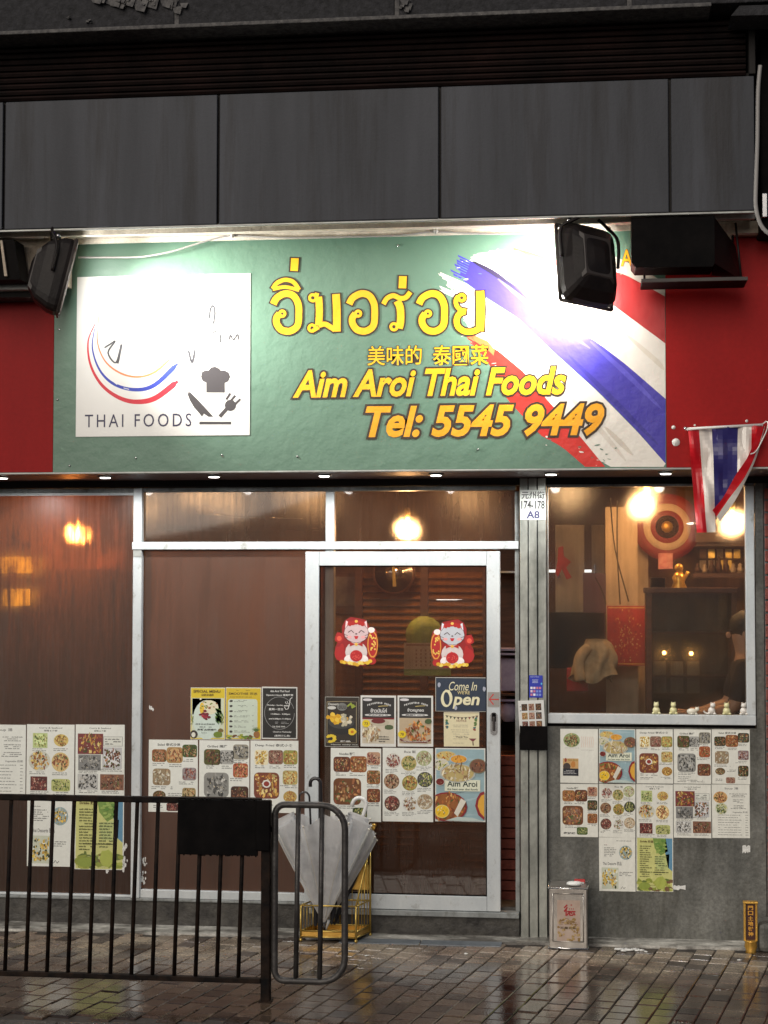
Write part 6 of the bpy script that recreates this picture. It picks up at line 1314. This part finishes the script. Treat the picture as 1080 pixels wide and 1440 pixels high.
skin('body', J, [(0, 1), (1, 2), (2, 3), (3, 4), (4, 5), (2, 6), (6, 7), (7, 8), (8, 9), (2, 10), (10, 11), (11, 12), (12, 13), (0, 14), (14, 15), (15, 16), (16, 17), (0, 18), (18, 19), (19, 20), (20, 21)], 'skin', pe)
skin('clothing', [(X+.04, Yp, dz-.02, .17, .13), (X+.03, Yp, dz+.22, .15, .115), (X+.02, Yp, dz+.41, .175, .112), (X+.008, Yp, dz+.475, .08), (X, Yp-.19, dz+.42, .075), (X-.08, Yp-.22, dz+.20, .06), (X, Yp+.19, dz+.42, .075), (X-.08, Yp+.22, dz+.20, .06), (X-.42, Yp-.12, dz, .085), (X-.42, Yp+.12, dz, .085)],
     [(0, 1), (1, 2), (2, 3), (2, 4), (4, 5), (2, 6), (6, 7), (0, 8), (0, 9)], 'cloth_dark', pe)
obj('hair', MB().blob((X+.015, Yp, hz+.055), (.105, .092, .10), 16, 12, .03), 'hair', pe)
obj('nose', MB().blob((X-.095, Yp-.005, hz+.0), (.016, .012, .02)), 'skin', pe)
obj('ear', MB().blob((X+.0, Yp-.083, hz+.0), (.018, .01, .028)), 'skin', pe)
for s_ in (-1, 1): obj('eye', MB().blob((X-.078, Yp+s_*.03, hz+.025), (.008, .010, .007)), 'black', pe)
for s_, yy in ((0, -.12), (1, .08)):
    hm = MB(); 
    for f in range(4): hm.tube([(X-.36, Yp+yy-.022+f*.015, dz+.14), (X-.41, Yp+yy-.024+f*.016, dz+.145), (X-.435+abs(f-1.5)*.006, Yp+yy-.024+f*.016, dz+.130)], [.009, .008, .006], 6)
    hm.tube([(X-.34, Yp+yy-.03, dz+.145), (X-.375, Yp+yy-.05, dz+.14)], [.010, .007], 6); obj('fingers', hm, 'skin', pe)
st_ = thing('dining_chair', 'dark chair the person at the right end sits on', 'chair', (X+.05, Yp, IZ)); obj('seat', MB().box(X-.2, X+.24, Yp-.21, Yp+.21, dz-.15, dz-.11, ch=.01), 'wood_dark', st_); obj('backrest', MB().box(X+.24, X+.27, Yp-.2, Yp+.2, dz-.10, dz+.34, ch=.01), 'wood_dark', st_)
for a in (-.18, .22):
    for b in (-.18, .18): obj('leg', BX(X+a-.015, X+a+.015, Yp+b-.015, Yp+b+.015, IZ, dz-.151), 'wood_dark', st_)

# ================================================================== RAILING
YR = -1.70
zr1, zr0 = U(200, 1124, YR)[1], U(200, 1374, YR)[1]
def rx_(px, py=1250): return U(px, py, YR)[0]
rl = thing('railing', 'black steel pedestrian railing with a looped end at the kerb', 'railing', (rx_(374), YR, GZ))
def flat(a, b, z, h_=.026): return MB().box(a, b, YR-.016, YR+.016, z-h_/2, z+h_/2, ch=.004)
xp = rx_(374.5)
obj('top_rail', flat(-6, xp-.024, zr1, .030), 'fence_paint', rl); obj('bottom_rail', flat(-6, xp-.024, zr0, .026), 'fence_paint', rl)
lean = .024; bm_ = None
xs_ = [rx_(px, 1250) for px in (11.5, 41, 70.5, 100, 130, 159.5, 189, 218.5, 249, 279, 309, 339)]; st = xs_[1]-xs_[0]
xs_ = [xs_[0]-st*k for k in range(4, 0, -1)]+xs_
for x in xs_:
    if bm_ is None:
        o = obj('bar', MB().tube([(x-lean/2, YR, zr0+.010), (x+lean/2, YR, zr1-.013)], .0105, 8), 'fence_paint', None, (x, YR, zr0)); bm_ = o.data
    else: o = bpy.data.objects.new('bar', bm_); COL.objects.link(o)
    o.parent = rl; o.location = Vector((x, YR, zr0))-rl.location
obj('post', MB().box(xp-.023, xp+.023, YR-.024, YR+.024, GZ-.05, zr1+.005, ch=.005), 'fence_paint', rl)
obj('base_plate', MB().box(xp-.032, xp+.032, YR-.032, YR+.032, GZ-.002, GZ+.006, ch=.002), 'fence_paint', rl)
x0_, x1_ = rx_(386.5), rx_(485); z1_, z0_ = U(435, 1132, YR)[1], U(435, 1380, YR)[1]; r_ = .115; loop = []
for cx, cz, a0, rr in ((x0_+.05, z1_-.05, 180, .05), (x1_-r_, z1_-r_, 90, r_), (x1_-r_, z0_+r_, 0, r_), (x0_+.05, z0_+.05, -90, .05)):
    for k in range(7): t = R(a0-k*15); loop.append((cx+rr*math.cos(t), YR, cz+rr*math.sin(t)))
loop.append(loop[0]); obj('end_loop', MB().tube(loop, .0165, 10, cap=False), 'loop_paint', rl)
for px in (417.5, 451): x = rx_(px); obj('bar', MB().tube([(x-.004, YR, z0_+.012), (x+.006, YR, z1_-.012)], .0125, 8), 'loop_paint', rl)
for z in (z1_-.12, z0_+.12): obj('lug', MB().box(xp+.024, x0_-.012, YR-.01, YR+.01, z-.012, z+.012), 'fence_paint', rl)
bk = thing('plastic_sheet', 'blank black plastic panel hung over the railing beside the post', 'sheet', (rx_(310), YR-.03, zr1)); xa, xb, za, zb_ = rp(250.5, 1124.5, 363, 1202.5, YR-.035)
obj('front', BX(xa, xb, YR-.040, YR-.030, za, zb_, ch=.003), 'black', bk); obj('fold', BX(xa, xb, YR-.0295, YR+.028, zb_+.001, zb_+.006), 'black', bk); obj('back', BX(xa+.01, xb-.01, YR+.022, YR+.027, za+.02, zb_), 'black', bk)
fz = MB()
for i in range(60): a = xa+(xb-xa)*random.random(); fz.box(a, a+.006, YR-.042, YR-.029, zb_-.002, zb_+random.uniform(.001, .006)) if i % 2 else fz.box(a, a+.006, YR-.0395, YR-.031, za-random.uniform(.001, .006), za+.002)
obj('frayed_edge', fz, 'black', bk, kind='stuff')
b2 = thing('plastic_sheet', 'narrow black panel end wrapped round the railing post', 'sheet', (xp-.01, YR-.03, zr1)); obj('wrap', MB().box(xp-.045, xp+.028, YR-.055, YR-.042, U(374, 1195, YR)[1], zr1+.012, ch=.006), 'black', b2)

# ================================================================== UMBRELLAS AND THEIR STAND
us = thing('umbrella_stand', 'gold wire umbrella stand before the door', 'stand', (-1.6, -.25, GZ))
Yf, Yb = -.30, -.10
xa, xb = U(423, 1300, Yf)[0], U(500.5, 1300, Yf)[0]; z0_ = GZ+.018; zf_ = U(460, 1274, Yf)[1]; zbk = U(480, 1188, Yb)[1]
sk = .10                                               # the stand is turned slightly: its right side runs back to the right
def SP(u, v, z): return (xa+(xb-xa)*u+sk*v*.55, Yf+(Yb-Yf)*v, z)
w = MB()
for z in (z0_+.012, z0_+.045, zf_):
    loop = [SP(0, 0, z), SP(1, 0, z), SP(1, 1, z), SP(0, 1, z), SP(0, 0, z)]
    for a, b in zip(loop, loop[1:]): w.tube([a, b], .0052, 6)
obj('hoops', w, 'brass', us)
obj('tray', MB().add([SP(0, 0, z0_+.008), SP(1, 0, z0_+.008), SP(1, 1, z0_+.008), SP(0, 1, z0_+.008), SP(0, 0, z0_+.040), SP(1, 0, z0_+.040), SP(1, 1, z0_+.040), SP(0, 1, z0_+.040)], [(0, 1, 2, 3), (0, 1, 5, 4), (1, 2, 6, 5), (2, 3, 7, 6), (3, 0, 4, 7)]), 'gold_paint', us)
for (u, v, zt_) in ((0, 0, zf_), (1, 0, zf_), (0, 1, zbk), (1, 1, zbk)): obj('corner_post', MB().tube([SP(u, v, z0_), SP(u, v, zt_)], .0065, 7), 'brass', us); obj('foot', MB().blob(SP(u, v, z0_-.006), .011), 'brass', us)
for k in range(1, 9): obj('wire', MB().tube([SP(k/9, 1, z0_+.04), SP(k/9, 1, zbk)], .0026, 5), 'brass', us)
for k in range(1, 5): obj('wire', MB().tube([SP(1, k/5, z0_+.04), SP(1, k/5, zf_+(zbk-zf_)*k/5)], .0026, 5), 'brass', us)
for k in range(1, 5): obj('wire', MB().tube([SP(0, k/5, z0_+.04), SP(0, k/5, zf_)], .0026, 5), 'brass', us)
for k in (1, 2): obj('wire', MB().tube([SP(k/9, 0, z0_+.04), SP(k/9, 0, zf_)], .0026, 5), 'brass', us)
obj('back_rail', MB().tube([SP(0, 1, zbk), SP(1, 1, zbk), SP(1, 0, zf_)], .005, 6), 'brass', us)
obj('gold_plate', MB().add([SP(.45, .98, U(470, 1250, Yb)[1]), SP(.98, .98, U(470, 1250, Yb)[1]), SP(.98, .98, U(470, 1215, Yb)[1]), SP(.45, .98, U(470, 1215, Yb)[1])], [(0, 1, 2, 3)]), 'gold_paint', us)

def hook(base, d, L_, r, curl, m, parent, s=1, nm='handle'):
    """J-shaped handle: straight shaft from base along d, then a half turn of radius curl towards side s"""
    b = Vector(base); d = Vector(d).normalized(); sd = Vector((s, 0, 0)); sd = (sd-d*sd.dot(d)).normalized(); e = b+d*L_; pts = [b, b+d*L_*.5, e]
    for k in range(1, 10): t = math.pi*k/9; pts.append(e+sd*curl*(1-math.cos(t))+d*curl*math.sin(t))
    pts.append(pts[-1]-d*curl*.6)
    obj(nm, MB().tube(pts, r, 9), m, parent)
def clear_umbrella(tip_px, Yt, top_px, Yt2, rad, folds, lab, hm, handle_r, seedn, open_=1.0, flatk=.55, hs=-1, hl=.10, curl=.035):
    rn = random.Random(seedn); tip = Vector(at(*tip_px, Yt)); top = Vector(at(*top_px, Yt2)); ax = top-tip; H = ax.length; d = ax/H
    t = thing('clear_umbrella', lab, 'umbrella', tuple(tip)); sx = Vector((1, 0, 0)); sx = (sx-d*sx.dot(d)).normalized(); sy_ = d.cross(sx)
    n = folds*6; m_ = 16; vs = []; fs = []; ph = [rn.uniform(-.25, .25) for _ in range(folds+1)]; am = [rn.uniform(.55, 1.1) for _ in range(folds+1)]
    for j in range(m_+1):
        s = j/m_; rr = rad*(s**.92)*(1+.06*math.sin(s*3))
        for i in range(n):
            a = 2*math.pi*i/n; f = (i/6); fi = int(f) % folds; k = math.cos((f % 1)*2*math.pi+ph[fi]*s); amp = .46*am[fi]*min(1, s*1.6)
            q = rr*(1-amp*(1-k)*.5); tw = a+.35*s*math.sin(a*2+seedn)
            hh = H*s*(1-.10*s*(.5+.5*k)*am[fi]-.03*math.sin(a*3+seedn)*s)
            vs.append(tip+sx*(q*math.cos(tw))+sy_*(q*math.sin(tw)*flatk)+d*hh)
    for j in range(m_):
        for i in range(n): fs.append((j*n+i, j*n+(i+1) % n, (j+1)*n+(i+1) % n, (j+1)*n+i))
    mb = MB(); mb.add(vs, fs, smooth=True); obj('canopy', mb, 'plastic', t)
    for fi in range(folds):
        i = fi*6; obj('rib', MB().tube([vs[j*n+i] for j in range(1, m_+1, 3)]+[vs[m_*n+i]], .0013, 5), 'white_china', t); obj('rib_tip', MB().blob(tuple(vs[m_*n+i]), .006, 6, 5), 'white_china', t)
    obj('shaft', MB().tube([tip-d*.02, top+d*.02], .005, 7), 'chrome', t); obj('ferrule', MB().tube([tip-d*.05, tip+d*.01], [.006, .009], 8), hm if hm != 'gold' else 'brass', t)
    hook(top+d*.01, d, hl, handle_r, curl, hm, t, hs); return t
M['white_plastic'] = mat('white_plastic', (.72, .72, .70), .3); M['black_plastic'] = mat('black_plastic', (.014, .012, .014), .3, coat=.3)
clear_umbrella((456, 1300), -.25, (452, 1146), -.27, .285, 11, 'large clear umbrella upside down in the gold stand with a black hook handle', 'black_plastic', .0105, 3, hl=.17, curl=.030, hs=-1)
clear_umbrella((462, 1296), -.16, (507, 1158), -.17, .125, 9, 'clear umbrella leaning right behind the large one, with a white hook handle', 'white_plastic', .0115, 8, hl=.09, curl=.040, hs=-1)
def folded(tip_px, top_px, Y, r, lab, m_, handle, hl, curl, hs, hr=.008):
    tip = Vector(at(*tip_px, Y)); top = Vector(at(*top_px, Y)); d = (top-tip).normalized(); H = (top-tip).length; t = thing('folded_umbrella', lab, 'umbrella', tuple(tip))
    sx = Vector((1, 0, 0)); sx = (sx-d*sx.dot(d)).normalized(); sy_ = d.cross(sx); n = 24; vs = []; fs = []
    for j, (s, k) in enumerate(((0, .25), (.15, .5), (.5, .9), (.8, 1), (.93, .8), (1, .35))):
        for i in range(n): a = 2*math.pi*i/n; q = r*k*(1+.22*math.sin(a*6+s*4)); vs.append(tip+sx*q*math.cos(a)+sy_*q*math.sin(a)+d*H*s)
    for j in range(5):
        for i in range(n): fs.append((j*n+i, j*n+(i+1) % n, (j+1)*n+(i+1) % n, (j+1)*n+i))
    obj('cloth', MB().add(vs, fs, smooth=True), m_, t); hook(top-d*.01, d, hl, hr, curl, handle, t, hs); return t
folded((444, 1302), (437, 1160), -.20, .030, 'folded black umbrella with a thin dark hook at the left of the stand', 'cloth_dark', 'black_plastic', .17, .030, -1, .006)
folded((470, 1300), (522, 1170), -.13, .022, 'folded dark umbrella leaning right with a gold knob handle', 'cloth_dark', 'gold_paint', .05, .001, 1, .013)
folded((466, 1300), (471, 1262), -.215, .016, 'short dark umbrella inside the clear one, showing a slim hook', 'cloth_dark', 'black_plastic', .28, .022, -1, .006)

# ================================================================== THINGS ON THE PAVEMENT
# offering tin
def frustbox(x0, x1, y0, y1, z0, z1, k): return [(x0, y0, z0), (x1, y0, z0), (x1, y1, z0), (x0, y1, z0), (x0+k, y0+k, z1), (x1-k, y0+k, z1), (x1-k, y1-k, z1), (x0+k, y1-k, z1)]
Yt = -.315; xa, xb, za, zb_ = rp(772, 1248, 826, 1337, Yt); za = GZ
tn = thing('oil_tin', 'square silver tin with a red Chinese character label beside the pillar', 'tin', ((xa+xb)/2, -.2, GZ)); dp = .235
obj('tin_body', MB().box(xa, xb, Yt, Yt+dp, za+.002, zb_-.006, ch=.007), 'tin', tn)
for z in (za+.006, zb_-.006):
    rimm = MB()
    l_ = [(xa-.002, Yt-.002, z), (xb+.002, Yt-.002, z), (xb+.002, Yt+dp, z), (xa-.002, Yt+dp, z), (xa-.002, Yt-.002, z)]
    for a, b in zip(l_, l_[1:]): rimm.tube([a, b], .0045, 6)
    obj('rolled_rim', rimm, 'chrome', tn)
obj('lid', MB().box(xa+.006, xb-.006, Yt+.008, Yt+dp-.008, zb_-.0055, zb_-.002), 'tin', tn)
emb = MB(); m3 = .022
for (q0, q1) in (((xa+m3, za+.045), (xb-m3, za+.045)), ((xb-m3, za+.045), (xb-m3, zb_-.035)), ((xb-m3, zb_-.035), (xa+m3, zb_-.035)), ((xa+m3, zb_-.035), (xa+m3, za+.045))): emb.tube([(q0[0], Yt-.0005, q0[1]), (q1[0], Yt-.0005, q1[1])], .0035, 6)
obj('embossed_frame', emb, 'tin', tn)
def d_tin(p, F):
    C = sl
    for i in range(50): v = random.uniform(.45, .98); p.ell(random.uniform(.03, .97), v, .06, .03, C(random.choice(((168, 140, 88), (150, 122, 70), (182, 156, 110), (138, 110, 60)))), 7, .4)
    p.up(); p.text('德', .28, .10, .80, .38, C((165, 25, 35)), .02); p.greek(.35, .42, .70, .46, 1, (.25, .15, .08)); 
    p.text('无量功德', .12, .64, .84, .70, C((80, 62, 34)), .02); p.greek(.1, .48, .9, .60, 3, C((140, 110, 85)), .7)
lbx = (783.5, 1266, 816, 1324); x0_, x1_, z0_, z1_ = rp(*lbx, Yt-.002)
ls_ = obj('label_sheet', BX(x0_, x1_, Yt-.002, Yt-.0003, z0_, z1_), mat('tin_label', (.42, .31, .25), .5, c2=(.50, .40, .33), scale=14), tn); p = Print(x0_, x1_, z0_, z1_, Yt-.0022); d_tin(p, None); obj('label_print', p, 'ink', tn, vcol=True)
zl_ = zb_
t_ = solo('tissue', MB().blob(((xa+xb)/2+.035, Yt+.07, zl_+.010), (.045, .03, .014), 12, 8, .12), 'water_white', 'crumpled white tissue lying on top of the silver tin', 'tissue', ((xa+xb)/2, Yt+.08, zl_))
t_ = thing('red_packet', 'small red and white packet at the back corner of the tin lid', 'packet', (xb-.04, Yt+.17, zl_)); obj('wrapper', MB().box(xb-.075, xb-.012, Yt+.13, Yt+.19, zl_-.0018, zl_+.018, ch=.006), 'crate_red', t_); obj('band', MB().box(xb-.072, xb-.018, Yt+.126, Yt+.194, zl_+.0, zl_+.010), 'water_white', t_)
# earth god tablet
Yg = -.26; xa, xb, za, zb_ = rp(1046, 1268, 1065.5, 1340, Yg); za = GZ
eg = thing('shrine_tablet', 'small gilded Chinese door shrine tablet against the grey wall', 'shrine', ((xa+xb)/2, Yg, GZ)); c = ((xa+xb)/2, Yg+.04, GZ); wd = (xb-xa)
obj('tablet', BX(xa+.006, xb-.006, Yg+.012, Yg+.03, za+.06, zb_-.012), mat('maroon_board', (.05, .012, .008), .4), eg)
obj('side_frame', BX(xa, xa+.012, Yg, Yg+.035, za+.06, zb_-.013, ch=.003), 'gold_paint', eg); obj('side_frame', BX(xb-.012, xb, Yg, Yg+.035, za+.06, zb_-.013, ch=.003), 'gold_paint', eg)
obj('canopy', BX(xa-.003, xb+.003, Yg-.008, Yg+.04, zb_-.012, zb_, ch=.003), 'gold_paint', eg)
obj('incense_pot', MB().lathe((c[0], Yg-.002, za), [(wd*.42, 0), (wd*.36, .012), (wd*.47, .035), (wd*.44, .06), (wd*.50, .066), (wd*.42, .068)], 18), 'gold_paint', eg)
p = Print(xa+.013, xb-.013, za+.06, zb_-.014, Yg+.011)
for i, ch in enumerate('門口土地財神'): p.text(ch, .22, .05+i*.14, .80, .165+i*.14, sl((225, 165, 60)), .03)
obj('gilt_characters', p, 'ink', eg, vcol=True)
# rounded grey block
Yk = -.27; xa, xb, za, zb_ = rp(1066.5, 1299, 1140, 1346, Yk)
solo('stone_block', MB().box(xa, xb, Yk, -.06, GZ, zb_, ch=.03), 'concrete', 'rounded grey stone block at the bottom right edge', 'block', ((xa+xb)/2, Yk, GZ))
# wet paper litter by the wall
cc = G(882, 1337, GZ); lit = MB()
for i in range(26): a, b = random.gauss(0, .035), random.gauss(0, .016); lit.blob((cc[0]+a, cc[1]+b, GZ+.006), (random.uniform(.008, .022), random.uniform(.006, .014), .005), 7, 5, .3)
solo('paper_litter', lit, 'water_white', 'clump of wet white paper on the ground by the grey wall', 'litter', (cc[0], cc[1], GZ))
for (px, py, lab) in ((908, 1339, 'tiny paper scrap just right of the wet white clump'), (1040, 1351, 'white scrap on the bricks near the gold tablet'), (655, 1342, 'small pale scrap on the bricks in front of the doorway'), (515, 1345, 'small pale scrap beside the umbrella stand')):
    q = G(px, py, GZ); solo('paper_scrap', MB().blob((q[0], q[1], GZ+.004), (.012, .008, .004), 7, 5, .3), 'water_white', lab, 'litter', (q[0], q[1], GZ))

# ================================================================== FLAG
YG = YS-.05
fg = thing('flag', 'small Thai flag hanging sideways from a white rod, its right side folded over', 'flag', at(1020, 601, YG))
FR, FWt, FB = sl((196, 22, 34)), sl((225, 218, 210)), sl((50, 46, 110))
nrow = 26
def fpt(px, py, dy=0.0):
    x, z = U(px, py, YG); return (x, YG-dy, z)
def wob(px, py): return .010*math.sin(px*.16+py*.035)+.009*math.sin(py*.11-px*.05)+.006*math.sin(px*.33-py*.09)
L0, L1 = [(967, 604), (979, 749)], None
cols = [(967, 979.5, FR), (982.5, 993.5, FWt), (1001, 1006, FB), (1037.5, 1034, FWt), (1056, 1056, FR), (1073, 1075, None)]
cloth = MB()
def colx(i, t): a, b, _ = cols[i]; return a+(b-a)*t
def fold_x(py):                                        # right limit of the flat part: the diagonal fold
    P = [(602, 1075), (640, 1058), (672, 1038), (700, 1020), (722, 1006), (760, 1006)]
    for (a, xa_), (b, xb_) in zip(P, P[1:]):
        if a <= py <= b: return xa_+(xb_-xa_)*(py-a)/(b-a)
    return 1006 if py > 722 else 1075
for i in range(5):
    n_ = 5
    for j in range(nrow):
        y0, y1 = 603+147*j/nrow, 603+147*(j+1)/nrow
        for k in range(n_):
            q = []
            for (yy, s) in ((y0, 0), (y1, 0), (y1, 1), (y0, 1)):
                t = (yy-603)/147; xa_ = colx(i, t); xb_ = colx(i+1, t); x = xa_+(xb_-xa_)*(k+s)/n_; q.append((min(x, fold_x(yy)), yy-(x-967)*.04))
            if abs(q[0][0]-q[3][0]) < .2 and abs(q[1][0]-q[2][0]) < .2: continue
            if y0 > 742 and i >= 2: continue
            cloth.add([fpt(a, b, .022+wob(a, b)) for a, b in q], [(0, 1, 2, 3)], cols[i][2], True)
M['flag_cloth'] = mat('flag_cloth', (1, 1, 1), .35, vcol=True, bump=.15, bscale=14)
fm = obj('cloth', cloth, 'flag_cloth', fg, vcol=True)
fold = MB(); C0 = [(1074, 600), (1062, 638), (1046, 672), (1024, 702), (1007, 727)]; C1 = [(1065, 602), (1052, 640), (1034, 668), (1016, 700), (1001, 718)]; C2 = [(1075, 601), (1064, 641), (1050, 672), (1033, 704), (1012, 735)]
for A_, B_, c in ((C1, C0, FR), (C0, C2, FWt)):
    a = smooth([(x, y, 0) for x, y in A_], 5); b = smooth([(x, y, 0) for x, y in B_], 5)
    for i in range(len(a)-1): fold.add([fpt(a[i][0], a[i][1], .050+wob(*a[i][:2])*.5), fpt(b[i][0], b[i][1], .040+wob(*b[i][:2])*.5), fpt(b[i+1][0], b[i+1][1], .040+wob(*b[i+1][:2])*.5), fpt(a[i+1][0], a[i+1][1], .050+wob(*a[i+1][:2])*.5)], [(0, 1, 2, 3)], c, True)
obj('folded_edge', fold, 'flag_cloth', fg, vcol=True)
obj('rod', MB().tube([fpt(964, 604, .03), fpt(1072, 598, .03)], .0075, 8), 'white_plastic', fg); obj('rod_knob', MB().blob(fpt(963.5, 603, .03), .010), 'chrome', fg)
obj('string', MB().tube(smooth([fpt(1072, 597, .03), fpt(1078, 594, .04), fpt(1077, 606, .05), fpt(1063, 634, .06), fpt(1054, 640, .06)]), .003, 6), 'white_plastic', fg)
obj('pole_bracket', MB().tube([fpt(1071, 598, .03), (fpt(1071, 598)[0], YS-.001, fpt(1071, 598)[2])], .006, 6), 'white_plastic', fg)
obj('pole_bracket', MB().tube([fpt(968, 604, .03), (fpt(968, 604)[0], YS-.001, fpt(968, 604)[2])], .005, 6), 'white_plastic', fg)
